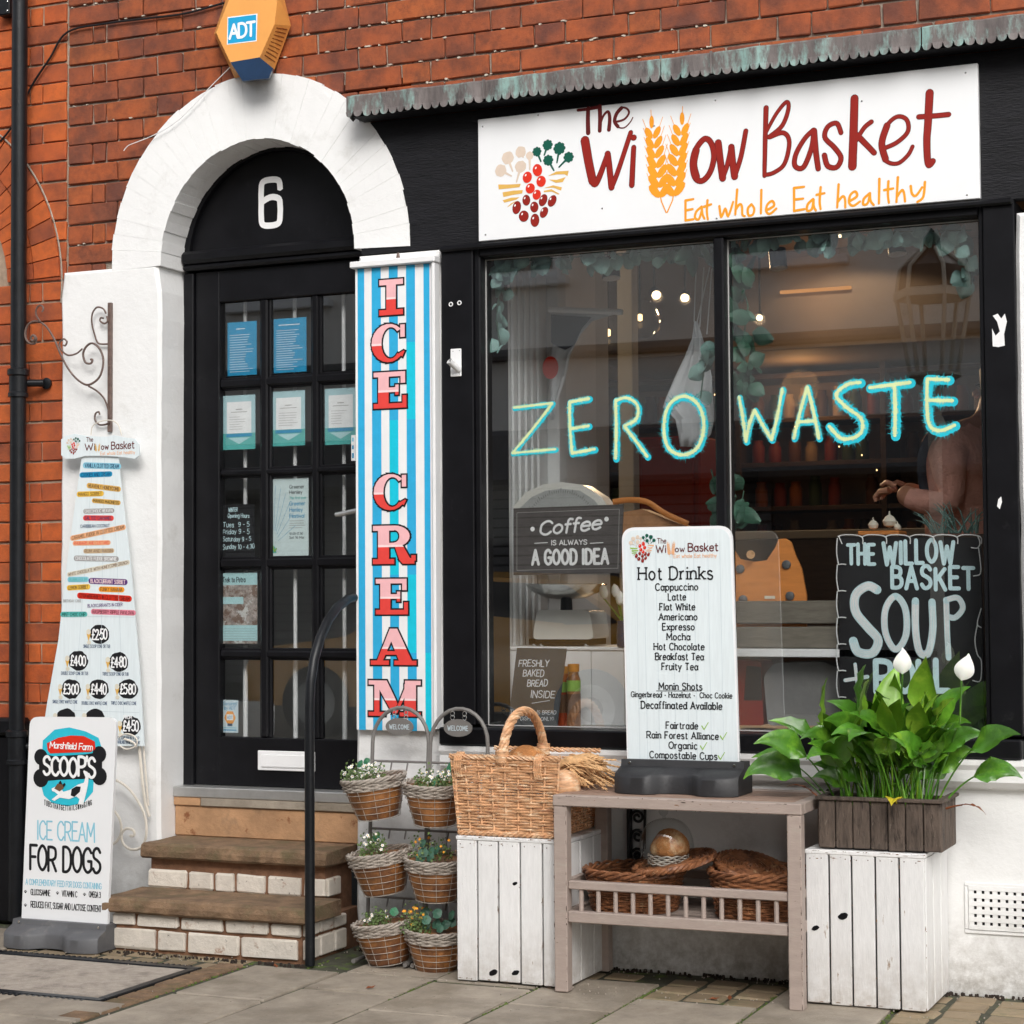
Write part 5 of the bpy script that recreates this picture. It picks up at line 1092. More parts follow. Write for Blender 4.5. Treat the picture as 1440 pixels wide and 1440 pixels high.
# hamper on the left crate
hm=thing('wicker_hamper','buff wicker basket with tall hoop handle standing on the left white crate','basket',(1.4,-.21,.455))
def wickwall(p0,p1,h,zb,out,flare=0,nst=8,sr=.0042,mat=m_willow,name='woven_side'):
    p0=Vector(p0);p1=Vector(p1);d=p1-p0;L=d.length;d.normalize(); o=Vector(out); s=MB(); nr=int(h/(sr*2.1)); m_=nst*2
    for j in range(nr):
        t=(j+.5)/nr; P=[]; fl=flare*t; seg=(j//2)%2
        for i in range(m_+1):
            u=-fl+(L+2*fl)*i/m_; k=((i//2)+seg)%2; off=(sr*1.0 if k else -sr*1.0) if i%2==0 else 0
            P.append(p0+d*u+o*(fl*.5+off)+Vector((0,0,zb+h*t+random.uniform(-.0009,.0009))))
        s.tube(P,sr*random.uniform(.72,1.02),5)
    for i in range(nst+1):
        if i%1==0:
            u=L*(i)/nst; s.tube([p0+d*u+Vector((0,0,zb)),p0+d*(u*(L+2*flare)/L-flare)+o*flare*.5+Vector((0,0,zb+h))],sr*.95,4)
    return s.build(name,mat,hm,smooth=True)
hx0,hx1,hy0,hy1,hh=1.262,1.588,-.385,-.055,.245
wickwall((hx0,hy0,0),(hx1,hy0,0),hh,.458,(0,-1,0),.022); wickwall((hx1,hy1,0),(hx0,hy1,0),hh,.458,(0,1,0),.022)
wickwall((hx1,hy0,0),(hx1,hy1,0),.13,.458,(1,0,0),.0,nst=10); wickwall((hx0,hy1,0),(hx0,hy0,0),hh-.02,.458,(-1,0,0),.015,nst=10)
s=MB(); s.box(hx0,hx1,hy0,hy1,.457,.464); s.build('bottom',m_willow,hm)
for yy in(hy0-.011,hy1+.011):
    for ph in(0,PI/2,PI,1.5*PI):
        s=MB(); s.tube([(hx0-.026+ (hx1-hx0+.052)*i/40,yy+.006*math.cos(ph+i*.8),.458+hh+.006*math.sin(ph+i*.8)) for i in range(41)],.0042,5); s.build('rim',m_willow,hm,smooth=True)
for y_,z_ in((hy0,.0),):
    for i in range(3):
        for zz in (.462,.472,.482):
            pass
s=MB()
for ph in range(2):
    s.tube([(hx0+(hx1-hx0)*i/60,hy0-.004-.003*math.cos(ph*PI+i*.9),.464+.0045*math.sin(ph*PI+i*.9)) for i in range(61)],.0045,5)
s.build('foot_braid',m_willow,hm,smooth=True)
# bound loops at the corners
for x in(hx0-.002,hx1-.055):
    s=MB()
    for k in range(4):
        xx=x+.007*k; s.tube([(xx,hy0-.018,.64),(xx-.002,hy0-.026,.67),(xx,hy0-.024,.705),(xx+.002,hy0-.006,.716),(xx+.004,hy0+.006,.69)],.0035,6)
    s.build('corner_binding',m_willow,hm,smooth=True)
hc=Vector((1.425,(hy0+hy1)/2,.70)); hr=.17
for ph in range(5):
    s=MB(); P=[]
    for i in range(49):
        a=PI*i/48; q=a*7+ph*2*PI/5; rr_=.0095; R0=hr+rr_*math.cos(q); P.append((hc.x-.01+rr_*math.sin(q)+.02*math.sin(a)*0,hc.y-R0*math.cos(a),hc.z+(.138*math.sin(a)+rr_*math.cos(q)*math.sin(a))-.02*(1-math.sin(a))))
    s.tube(P,.0066,6); s.build('handle',m_willow,hm,smooth=True)
for y_ in(hc.y-hr,hc.y+hr):
    s=MB()
    for k in range(6): s.lathe([(.0215,-.003),(.0225,0),(.0215,.003)],(hc.x-.01,y_,.690+k*.0062),14)
    s.build('handle_binding',m_willow,hm,smooth=True)
# bread and dried wheat in the hamper
def loaf(name,label,c,r,sz,rot=(0,0,0),seed=1,par=None,mat=m_bread,cat='bread'):
    s=MB(); random.seed(seed); n=20;k=12; prof=[(math.cos(-PI/2+PI*j/k),math.sin(-PI/2+PI*j/k)) for j in range(k+1)]
    Mr=Matrix.Rotation(rot[2],3,'Z')@Matrix.Rotation(rot[0],3,'X')@Matrix.Rotation(rot[1],3,'Y')
    s.lathe([(max(0,a),b*(1 if b>0 else .6)) for a,b in prof],(0,0,0),n)
    s.v=[tuple(Mr@Vector((x*r*(1+.05*math.sin(5*x+3*z)),y*r*sz[1],z*r*sz[2]*(1+.06*math.sin(7*y+seed))))+Vector(c)) for x,y,z in s.v]
    return tag(s.build(name,mat,par,smooth=True),label,cat)
loaf('bread_loaf','rough crusted loaf poking up inside the wicker hamper',(1.44,-.23,.672),.075,(1,.8,.75),(0,.3,.2),3)
loaf('bread_loaf','pale flat loaf resting on the right rim of the hamper',(1.578,-.30,.60),.062,(1,.7,1.05),(.2,.6,.3),5,mat=m_willow)
random.seed(11)
sh=thing('wheat_sheaf','bundle of dried wheat ears spilling from the right of the wicker hamper','dried wheat',(1.6,-.2,.62))
s=MB(); s2=MB()
for i in range(46):
    a=Vector((1.50+random.uniform(-.02,.02),-.20+random.uniform(-.05,.05),.635+random.uniform(-.02,.03))); e=Vector((1.655+random.uniform(-.035,.06),-.20+random.uniform(-.10,.07),.655+random.uniform(-.05,.035)))
    mid=(a+e)/2+Vector((0,0,.03)); P=[Vector(p) for p in crom([tuple(a),tuple(mid),tuple(e)],False,4)]; s.tube(P,.0018,4)
    d=(P[-1]-P[-3]).normalized()
    for k in range(7):
        c=P[-1]-d*k*.007; o=d.cross(Vector((0,0,1))).normalized()*.004*(1 if k%2 else -1); s2.tube([c+o*.3,c+o+d*.005,c+o*1.2+d*.013],[.002,.0036,.0008],5)
    if i%3==0: s2.tube([P[-1],P[-1]+d*.03+Vector((0,0,random.uniform(-.01,.01)))],.0006,3)
s.build('stalks',m_straw,sh); s2.build('ears',m_straw,sh,kind='stuff')
s=MB()
for i in range(9):
    a=Vector((1.53,-.24+i*.02,.66)); P=[a,a+Vector((.05,-.01,.028)),a+Vector((.10,-.02+random.uniform(-.02,.02),.02)),a+Vector((.135,-.03,-.012))]; q=[Vector(p) for p in crom([tuple(p) for p in P],False,4)]
    s.tube(q,[.012*math.sin(PI*(.12+.86*k/(len(q)-1))) for k in range(len(q))],6,flat=.18)
s.build('dried_leaf_blades',m_straw,sh,smooth=True)
# round baskets on the shelf
a=W(905,1240,-.25); b=W(1062,1252,-.25)
rb1=thing('round_basket','brown round wicker basket under a tilted tray on the shelf, left of the two','basket',(a.x-.0,-.25,.234),'round wicker baskets on the table shelf')
weave_round('woven_side',m_willowdk,rb1,(a.x-.03,-.25,.238),.132,.152,.118,24,16,.0038,rk=2.2,rt=1.25); base_disc('bottom',m_willowdk,rb1,(a.x-.03,-.25,.236),.135)
rb2=thing('round_basket','brown round wicker basket holding its tipped lid on the shelf, right of the two','basket',(b.x,-.25,.234),'round wicker baskets on the table shelf')
weave_round('woven_side',m_willowdk,rb2,(b.x+.02,-.25,.238),.135,.155,.132,24,18,.0038,rk=2.2,rt=1.25); base_disc('bottom',m_willowdk,rb2,(b.x+.02,-.25,.236),.135)
Mt=Matrix.Rotation(R(-7),3,'X')@Matrix.Rotation(R(9),3,'Y')
def lid(name,label,c,r,Mt,par=None):
    t=thing(name,label,'tray',c); s=MB(); c=Vector(c)
    for j in range(9):
        q=r*(j+1)/9; P=[]
        n=max(10,int(q*260))
        for i in range(n): a=2*PI*i/n; P.append(Mt@Vector((q*math.cos(a),q*math.sin(a),.002*(1 if (i+j)%2 else -1)))+c)
        s.tube(P,.0056,5,closed=True)
    for i in range(16): a=2*PI*i/16; s.tube([Mt@Vector((.01*math.cos(a),.01*math.sin(a),.0))+c,Mt@Vector((r*math.cos(a),r*math.sin(a),.0))+c],.003,4)
    s.build('woven_disc',m_willowdk,t,smooth=True)
    s=MB()
    for ph in range(3):
        P=[]
        for i in range(90): a=2*PI*i/90; q=a*13+ph*2*PI/3; P.append(Mt@Vector(((r+.006+.006*math.cos(q))*math.cos(a),(r+.006+.006*math.cos(q))*math.sin(a),.006*math.sin(q)))+c)
        s.tube(P,.0058,5,closed=True)
    s.build('braided_rim',m_willowdk,t,smooth=True); return t
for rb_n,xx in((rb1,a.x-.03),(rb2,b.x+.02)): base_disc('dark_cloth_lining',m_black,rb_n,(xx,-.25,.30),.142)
lc=W(948,1212,-.27); lid('wicker_tray','round wicker tray tilted across the left basket with a glass dome on it',(lc.x,-.27,lc.z+.0),.118,Matrix.Rotation(R(-10),3,'Y')@Matrix.Rotation(R(7),3,'X'),1)
lid('basket_lid','round wicker lid tipped up inside the right basket',(b.x-.03,-.20,.376),.10,Matrix.Rotation(R(14),3,'Y')@Matrix.Rotation(R(10),3,'X'))
cc=W(940,1216,-.27); cl=thing('glass_cloche','clear glass dome with round knob standing on the tilted wicker tray','cloche',(cc.x,-.27,cc.z))
Mc=Matrix.Rotation(R(-5),3,'Y'); r0=.083; prof=[(r0,0),(r0*1.01,.035),(r0*.99,.07),(r0*.88,.1),(r0*.66,.123),(r0*.34,.136),(0,.139)]
prof=[(max(0,x),z) for x,z in crom(prof,False,4)]; prof[-1]=(0,.139)
s=MB(); s.lathe(prof,cc+Vector((0,0,.004)),40,Mc); s.build('dome',m_cloche,cl,smooth=True)
s=MB(); k=cc+Mc@Vector((0,0,.143)); s.lathe([(.006,0),(.005,.006),(.012,.012),(.015,.021),(.011,.031),(0,.034)],k,18,Mc); s.build('knob',m_cloche,cl,smooth=True)
loaf('bread_loaf','round brown loaf under the glass dome',(cc.x+.008,-.27,cc.z+.05),.062,(1,.95,.95),(0,-.1,0),8)
s=MB()
for j in range(5):
    P=[(cc.x+(.062)*math.cos(2*PI*i/24),-.27+.062*math.sin(2*PI*i/24),cc.z+.006+j*.006+.002*(1 if (i+j)%2 else -1)) for i in range(24)]; s.tube(P,.0028,4,closed=True)
tag(s.build('bread_basket',m_willowgr,None,smooth=True),'small grey wicker ring holding the loaf under the glass dome','basket')
# ---- hot drinks sign on the table
YK=-.215
hd=thing('hot_drinks_sign','pale blue plank printed Hot Drinks menu board on a black base on the table','sign',(1.97,YK,.6))
P=[WX(882,1076,YK),WX(1040,1080,YK),WX(1029,739,YK),WX(874,742,YK)]
MB().prism(rounded(P,[0,0,.045,.045],8),YK,YK+.012).build('board_edge',m_boardw,hd)
P=[WX(884,1076,YK),WX(1038,1080,YK),WX(1026,743,YK),WX(877,746,YK)]
MB().prism(rounded(P,[0,0,.043,.043],8),YK-.0012,YK+.0).build('board',m_boardb,hd)
bx0=W(868,1110,-.28).x; bx1=W(1052,1105,-.2).x
sign_base(m_baseblk,hd,bx0,bx1,YK+.005,.125,.598,.098)
YK2=YK-.0018; F=Flat(YK2)
for x in (894,905,922,945,963,975,995,1012): F.stroke([WX(x+6,1074,YK2),WX(x,760,YK2)],.0009,cap=False)
F.build('board_lines',pm('plank'),hd)
YK2-=.0006
F=Flat(YK2)
ptext(F,'Hot Drinks',897,1003,815,18,YK2,w=.13,serif=True,gap=.24,tilt=.0)
for t,x0,x1,yb,h in (('Cappuccino',921,982,830,9.5),('Latte',939,965,844,9.5),('Flat White',927,978,858,9.5),('Americano',926,981,872,9.5),('Expresso',931,977,886,9.5),('Mocha',937,971,900,9.5),('Hot Chocolate',919,991,914,9.5),('Breakfast Tea',921,990,928,9.5),('Fruity Tea',930,982,942,9.5),('Monin Shots',926,988,970,9.5),('Gingerbread - Hazelnut -  Choc Cookie',887,1030,981,7.5),('Decaffinated Available',901,1016,997,10),('Fairtrade',936,982,1025,9.5),('Rain Forest Alliance',909,1011,1039,9.5),('Organic',940,981,1053,9.5),('Compostable Cups',913,1009,1067,9.5)):
    ptext(F,t,x0,x1,yb,h,YK2,w=.165,serif=True,gap=.22)
F.stroke([WX(923,971.5,YK2),WX(986,971.5,YK2)],.0018,cap=False); F.build('lettering',pm('black'),hd)
F=Flat(YK2)
for x,y in((987,1021),(1013,1035),(985,1049),(1010,1063)): F.stroke([WX(x,y,YK2),WX(x+3,y+5,YK2),WX(x+9,y-5,YK2)],.0036,.0022)
F.build('tick_marks',pm('green'),hd)
a=W(903,771,YK2); logo(hd,a.x,a.z,.044,YK2,('green','peach'))
F=Flat(YK2); ptext(F,'The',924,937,764,7,YK2,w=.13); ptext(F,'Wi',922,937,777,10,YK2,w=.15); ptext(F,'ow',949,963,776,8,YK2,w=.15); ptext(F,'Basket',967,1010,775,11,YK2,w=.15); F.build('lettering_name',pm('dkred'),hd)
F=Flat(YK2); ptext(F,'Eat whole Eat healthy',947,1008,784,5,YK2,w=.13); F.build('lettering_slogan',pm('peach'),hd)
a=W(941,779,YK2); wheat(hd,a.x,a.z,.034,-.004,YK2,'peach'); wheat(hd,a.x+.012,a.z,.034,.004,YK2,'peach')
# ---- planter and lily
pl=thing('wooden_planter','weathered dark plank planter box on the right white crate','planter',(2.58,-.2,.47))
qx0,qx1,qy0,qy1,qz0,qz1=2.405,2.768,-.325,-.095,.458,.600
n=7; w_=(qx1-qx0)/n
for i in range(n): box('plank',m_oldwood,pl,qx0+i*w_+.0015,qx0+(i+1)*w_-.0015,qy0+random.uniform(-.002,.002),qy0+.014,qz0+random.uniform(0,.003),qz1,.003)
for x,sg in((qx0,1),(qx1,-1)):
    for k in range(4): a=qy0+.015+k*.053; box('plank',m_oldwood,pl,min(x,x+sg*.014),max(x,x+sg*.014),a,a+.05,qz0,qz1,.003)
for i in range(5): box('plank',m_oldwood,pl,qx0+i*.0725,qx0+(i+1)*.0725-.002,qy1-.002,qy1+.012,qz0,qz1,.003)
m_rim=m_greywood
box('rim',m_oldwood,pl,qx0-.006,qx1+.008,qy0-.008,qy0+.018,qz1+.0005,qz1+.011,.002); box('rim',m_oldwood,pl,qx1-.016,qx1+.008,qy0+.0185,qy1+.014,qz1+.0005,qz1+.011,.002); box('rim',m_oldwood,pl,qx0-.006,qx0+.016,qy0+.0185,qy1+.014,qz1+.0005,qz1+.011,.002)
s=MB(); s.box(qx0+.014,qx1-.014,qy0+.014,qy1-.003,qz0+.02,qz1-.02); s.build('soil',m_soil,pl)
ly=thing('peace_lily','peace lily with broad glossy green leaves and white flowers in the planter','plant',(2.585,-.21,.58))
def leafmesh(name,L,wd,arch,petiole,mat,cup=.25,fold=.3,n=14,wave=.06,roll=0):
    """petiole rising from the origin, blade arching out along +X"""
    P=[];x=z=0;ang=R(84)
    tot=petiole+L; st=tot/ (n+6); N=n+6
    for i in range(N+1):
        P.append((x,z)); t=i/N; ang-=arch*(.25+1.6*t*t)/N; x+=st*math.cos(ang); z+=st*math.sin(ang)
    ip=int(N*petiole/tot); s=MB(); s.tube([(a,0,b) for a,b in P[:ip+2]],[.0034-.0014*i/(ip+2) for i in range(ip+2)],5)
    vs=[];K=8;m_=N-ip
    for i in range(m_+1):
        t=i/m_; a,b=P[ip+i]; w_=wd*.5*(math.sin(PI*min(1,t**.62))**1.15) if 0<t<1 else .0008
        j=min(ip+i,N-1); dx,dz=P[j+1][0]-P[j][0],P[j+1][1]-P[j][1]; l=math.hypot(dx,dz); nx,nz=-dz/l,dx/l
        for k in range(-K//2,K//2+1):
            u=k/(K/2); h=fold*abs(u)*w_+ .0022*math.cos(u*3+t*24)*(.4+abs(u))*wave*12*w_/wd*2- cup*(u*u)*w_
            ph=roll*min(1,(i/m_)*2.2+.25); yy_=u*w_; h2=h*math.cos(ph)-yy_*math.sin(ph); y2=h*math.sin(ph)+yy_*math.cos(ph)
            vs.append((a+nx*h2-abs(u)*w_*.12*dx/l,y2,b+nz*h2))
    k1=K+1; s.add(vs,[(i*k1+k,i*k1+k+1,(i+1)*k1+k+1,(i+1)*k1+k) for i in range(m_) for k in range(K)])
    s.keep=True
    return s.mesh(name,mat,True)
random.seed(21)
SH=((1.7,.20),(2.0,.17),(2.4,.14),(2.8,.12),(1.4,.23),(1.9,.22),(2.3,.19),(2.9,.17))
def lset(lo,hi): return [leafmesh('lily_leaf',random.uniform(.14,.19),random.uniform(.066,.095),ar*.9,pe*1.08,m_leaf if k%4 else m_leafpale,random.uniform(0,.5),random.uniform(.05,.45),wave=random.uniform(.06,.2),roll=R(random.uniform(lo,hi))) for k,(ar,pe) in enumerate(SH)]
LM0,LMP,LMN=lset(-30,30),lset(40,80),lset(-80,-40)
for i in range(112):
    x=random.uniform(qx0+.05,qx1-.05); y=random.uniform(qy0+.04,qy1-.05)
    side=(x-(qx0+qx1)/2)/.18; az=-PI/2+side*.8+random.uniform(-1.2,1.2)
    if random.random()<.08: az=random.uniform(.2,PI-.2)
    L=LM0 if abs(math.cos(az))<.45 else (LMN if math.cos(az)>0 else LMP)
    sc0=random.uniform(.72,1.22)*(.86 if abs(math.cos(az))>.6 else 1); o=inst('leaf',random.choice(L),ly,(x,y,.565),scale=(sc0,sc0*random.uniform(.85,1.15),sc0))
    o.rotation_euler=(Matrix.Rotation(az,3,'Z')@Matrix.Rotation(random.uniform(-.38,.18),3,'Y')@Matrix.Rotation(random.uniform(-.25,.25),3,'X')).to_euler()
for x,k,az,sc_,ti in((2.43,3,PI+.35,1.1,.5),(2.45,6,PI+.7,1.0,.3),(2.44,1,PI-.05,.95,.5),(2.74,2,-.1,1.05,.5),(2.73,5,-.45,1.0,.35)):
    inst('leaf',(LMP if az>1 else LMN)[k],ly,(x,-.24,.565),rot=(0,ti,az),scale=[sc_]*3)
for nm,mt,px,py,az,tl in(('yellow_leaf',m_leafyel,1262,1100,-1.5,.9),('dead_leaf',m_leafdead,1330,1120,-.3,1.1),('dead_leaf',m_leafdead,1160,1110,-2.7,.6)):
    me=leafmesh(nm,.085,.05 if mt is m_leafyel else .022,1.7,.05,mt,.3,.5); q=W(px,py,-.3); o=inst('leaf',me,ly,(q.x,-.30,.585),rot=(0,tl,az),scale=(1,1,1)); o['label']='yellowing drooping leaf' if mt is m_leafyel else 'brown withered leaf'
def spathe(px,py,Y,h,az,tilt):
    q=W(px,py,Y); s=MB(); K=8;N=10;vs=[]
    for i in range(N+1):
        t=i/N; w_=.027*math.sin(PI*(t**.72))**1.1*(h/.075) if 0<t<1 else .0008; z=h*t
        for k in range(-K//2,K//2+1): u=k/(K/2); vs.append((u*w_,.55*w_*(u*u)-.012*math.sin(PI*t)+(.012 if t>.9 else 0)*(t-.9)*10,z))
    s.add(vs,[(i*(K+1)+k,i*(K+1)+k+1,(i+1)*(K+1)+k+1,(i+1)*(K+1)+k) for i in range(N) for k in range(K)])
    Mr=Matrix.Rotation(az,3,'Z')@Matrix.Rotation(tilt,3,'Y'); s.v=[tuple(Mr@Vector(v)+q) for v in s.v]; s.keep=True
    o=s.build('flower',m_petal,ly,smooth=True)
    s=MB(); s.tube([q,Vector((q.x+.01*(-1 if q.x>2.6 else 1),Y+.02,q.z-.12)),Vector(((q.x+2.6)/2,-.22,.58))],.0028,6); s.build('flower_stem',m_leaf,ly,smooth=True)
    s=MB(); a=q+Mr@Vector((0,.012,.004)); b_=q+Mr@Vector((0,.014,h*.5)); s.tube([a,b_],[.0045,.003],8); s.build('spadix',m_cream,o,smooth=True)
spathe(1269,948,-.30,.078,.5,.05); spathe(1352,957,-.26,.082,.35,.3)
# ---- plant stands with hanging baskets
def stand(cx,label,gx):
    t=thing('plant_stand',label,'plant stand',(cx,-.19,0),'arched metal stands with welcome tags')
    yb=-.05
    hw=.105
    def yy(z): return -.12-.06*(1-z/.85)+.02
    L=[(cx-hw,yy(z),z) for z in(.06,.3,.55,.72)]; A=[(cx-hw*math.cos(R(a)),yy(.72+.115*math.sin(R(a))),.72+.115*math.sin(R(a))) for a in range(12,180,14)]; Rr=[(cx+hw,yy(z),z) for z in(.72,.55,.3,.06)]
    s=MB(); s.tube(L+A+Rr,.0068,8); s.build('arch_frame',m_standgrey,t,smooth=True)
    for z in(.655,.43,.205):
        s=MB(); s.tube([(cx-hw,yy(z),z),(cx+hw,yy(z),z)],.0042,6); s.build('crossbar',m_standgrey,t,smooth=True)
    for k in range(2):
        for z in(.655,.43,.205):
            s=MB(); x=cx-.03+.06*k; s.tube([(x,yy(z),z),(x,yy(z)-.012,z-.03)],.003,5); s.build('hook',m_standgrey,t)
    for x in(cx-hw+.01,cx+hw-.01):
        s=MB(); s.tube([(x,-.02,.012),(x-.002,-.27,.010)],.0075,10); s.build('foot_bar',m_standgrey,t,smooth=True)
    s=MB(); s.lathe([(0,-.002),(.052,-.002),(.052,.002),(0,.002)],(cx,yy(.8)-.012,.772),26,Matrix.Rotation(PI/2,3,'X'),1,.56); o=s.build('welcome_tag',m_standgrey,t,smooth=True)
    F=Flat(yy(.8)-.0150); F.text('WELCOME',cx-.038,cx+.038,.764,.015,w=.16,gap=.3); F.build('tag_lettering',pm('plank'),o)
    s=MB()
    for dx in(-.022,.022):
        for k in range(2): s.tube([(cx+dx+.007*math.cos(a*PI/5),yy(.8)-.008,.806+k*.013+.008*math.sin(a*PI/5)) for a in range(10)],.0016,5,closed=True)
    s.build('tag_ring',m_steel,t)
    return t
stand(.918,'arched grey plant stand with a welcome tag, nearer the door steps',0); stand(1.135,'arched grey plant stand with a welcome tag, next to the white crate',1)
random.seed(5)
def flower_mass(par,c,r,n,kind,hgt=.05):
    s=MB();F_=MB();Y_=MB()
    for i in range(n*7+170):
        a=random.uniform(0,2*PI); q=r*math.sqrt(random.random()); h=abs(random.gauss(.4,.35))*hgt; p=Vector((c[0]+q*math.cos(a),c[1]+q*math.sin(a),c[2]+h)); l=random.uniform(.006,.013); d=Vector((random.uniform(-1,1),random.uniform(-1,1),random.uniform(-.2,1))).normalized(); o=d.orthogonal().normalized()*l*.4
        s.add([p,p+d*l*.5+o,p+d*l,p+d*l*.5-o],[(0,1,2,3)])
    for i in range(n//2):
        a=random.uniform(0,2*PI); q=r*random.random(); s.tube([(c[0],c[1],c[2]-.01),(c[0]+q*.7*math.cos(a),c[1]+q*.7*math.sin(a),c[2]+hgt*.4),(c[0]+q*math.cos(a),c[1]+q*math.sin(a),c[2]+hgt*random.uniform(.4,1.2))],.0009,3)
    for i in range(n):
        a=random.uniform(0,2*PI); q=r*math.sqrt(random.random())*.95; p=Vector((c[0]+q*math.cos(a),c[1]+q*math.sin(a)-.004,c[2]+random.uniform(.35,1.1)*hgt)); rad=random.uniform(.0045,.0075); ax=Vector((random.uniform(-.6,.6)+.3,-1,random.uniform(0,1))).normalized(); u=ax.orthogonal().normalized(); v=ax.cross(u)
        P=[p]+[p+(u*math.cos(k*PI/5)+v*math.sin(k*PI/5))*rad*(1 if k%2 else .62)+ax*.001 for k in range(10)]; F_.add(P,[(0,k+1,(k+1)%10+1) for k in range(10)])
        c_=p+ax*.0014; Y_.add([c_+(u*math.cos(k*PI/3)+v*math.sin(k*PI/3))*rad*.3 for k in range(6)],[tuple(range(6))])
    s.build('foliage',m_smallleaf,par,kind='stuff')
    F_.build('flowers',pm('white') if kind=='white' else pm('org'),par,kind='stuff')
    Y_.build('flower_centres',pm('yellow'),par,kind='stuff')
def bleaf(par,p,r,mat):
    s=MB(); d=Vector((random.uniform(-.6,.6),-1,.5)).normalized(); u=d.orthogonal().normalized(); v=d.cross(u); vs=[Vector(p)+d*.004]+[Vector(p)+(u*math.cos(k*PI/6)+v*math.sin(k*PI/6))*r*random.uniform(.8,1.05) for k in range(12)]
    s.add(vs,[(0,k+1,(k+1)%12+1) for k in range(12)]); s.build('broad_leaf',mat,par)
m_bigleaf=M('geranium_leaf',(.03,.16,.075),.5,.3,60,.1,60)
for k,(px,py,wd_,label,kind,nf,pos) in enumerate(((525,1085,88,'wicker and wire flower basket with white flowers, top left','white',34,0),(612,1093,86,'wicker and wire flower basket with white flowers, top right','white',26,0),(533,1190,92,'wicker and wire flower basket with few white flowers, middle left','white',18,0),(614,1198,88,'wicker and wire flower basket with bushy dark plant, middle right','org',10,1),(540,1287,86,'wicker and wire flower basket with small white flowers, bottom left','white',12,0),(614,1297,84,'wicker and wire flower basket with yellow orange flowers, bottom right','org',16,1))):
    Yb=-.235; q=W(px,py,Yb); r1=.105; c=Vector((q.x,Yb,q.z-.02)); rot=Matrix.Rotation(R(-7 if k%2==0 else 2),3,'Y')@Matrix.Rotation(R(4),3,'X')
    t=thing('hanging_basket',label,'flower basket',(c.x,c.y,c.z-.1),'six wicker and wire flower baskets on the stands')
    dpt=.135
    c0=c-rot@Vector((0,0,dpt))
    weave_round('woven_rim',m_willowgr,t,c-rot@Vector((0,0,.034)),r1*.955,r1,.034,22,6,.0032,M4=rot,stk=.0016)
    s=MB(); s.lathe([(r1*.62,.004),(r1*.7,.02),(r1*.84,.065),(r1*.93,.108),(r1*.95,.125)],c0,26,rot)
    s.v=[(x+random.uniform(-.0018,.0018),y+random.uniform(-.0018,.0018),z) for x,y,z in s.v]; s.build('plastic_liner',m_liner,t,smooth=True)
    s=MB()
    for j in range(5):
        tt=j/5; rr_=r1*(.672+.335*tt); s.tube([rot@Vector((rr_*math.cos(2*PI*i/26),rr_*math.sin(2*PI*i/26),.002+.11*tt))+c0 for i in range(26)],.0011,4,closed=True)
    for i in range(11): a=2*PI*i/11; s.tube([rot@Vector((r1*.668*math.cos(a),r1*.668*math.sin(a),.0))+c0,rot@Vector((r1*1.0*math.cos(a),r1*1.0*math.sin(a),.125))+c0],.0010,4)
    s.build('wire_cage',m_wire,t)
    s=MB(); s.lathe([(r1*.9,0),(0,.004)],c-rot@Vector((0,0,.022)),20,rot); s.build('soil',m_soil,t)
    f=thing('flowering_plant','%s plant growing in the %s basket'%(('white flowered','dark leafy orange flowered')[pos],('top left','top right','middle left','middle right','bottom left','bottom right')[k]),'plant',(c.x,c.y,c.z),'flowering plants in the hanging baskets')
    off={0:(-.02,-.02),1:(.01,-.01),2:(-.015,-.01),3:(-.01,-.015),4:(-.01,-.02),5:(-.055,-.03)}[k]
    flower_mass(f,(c.x+off[0],c.y+off[1]-.01,c.z-.012),(.075,.07,.05,.075,.045,.05)[k],nf,kind,(.055,.05,.07,.075,.045,.075)[k])
    for i in range((2,3,1,7,1,9)[k]): bleaf(f,(c.x+random.uniform(-.05,.06),c.y-.03+random.uniform(-.03,.03),c.z+random.uniform(.0,.06)),random.uniform(.012,.02),m_eucdk if pos else m_bigleaf)
# ================================================================== INSIDE THE SHOP
FL=.48
inn=thing('shop_interior','dim brown shop room with shelves seen through the window','room',(1.5,2.5,FL))
box('floor',m_floor,inn,-1.5,5.0,.345,4.7,.40,FL,0); box('ceiling',m_ceil,inn,-1.5,5.0,.06,4.7,2.95,3.0,0)
box('back_wall',m_inwall,inn,-1.5,5.0,4.6,4.7,FL,2.95,0); box('side_wall',m_inwall,inn,-1.55,-1.5,.345,4.7,FL,2.95,0); box('side_wall',m_inwall,inn,4.95,5.0,.345,4.7,FL,2.95,0)
box('front_wall',m_ingrey,inn,2.96,4.95,.31,.345,FL,2.95,0); box('front_wall',m_ingrey,inn,-1.5,-.12,.345,.38,FL,2.95,0); box('front_wall',m_ingrey,inn,.70,1.06,.345,.38,FL,2.95,0); box('over_door_wall',m_ingrey,inn,-.12,.70,.345,.38,2.9,2.95,0)
box('hall_wall',m_ingrey,inn,-1.5,1.06,1.3,1.36,FL,2.949,0)
box('bulkhead',m_ceil,inn,.2,4.9,3.6,4.59,2.45,2.949,.004)
pn=box('panelled_reveal',m_pale,inn,1.06,1.125,.105,1.36,FL,2.948,0)
for i in range(9):
    y=.125+i*.058; box('reed',m_pale,pn,1.1255,1.139,y,y+.040,.77,2.94,.006)
box('post',m_pale,pn,1.1255,1.175,.70,.78,FL,2.94,.005); box('panel_board',m_white,pn,1.1255,1.133,.86,1.2,.9,2.6,.003)
dk=box('display_deck',m_white,inn,1.126,2.949,.1005,.62,.70,.762,.002)
q=W(879,500,1.7); box('grey_post',m_ingrey,inn,q.x-.035,q.x+.035,1.7,1.77,FL,2.94,.004)
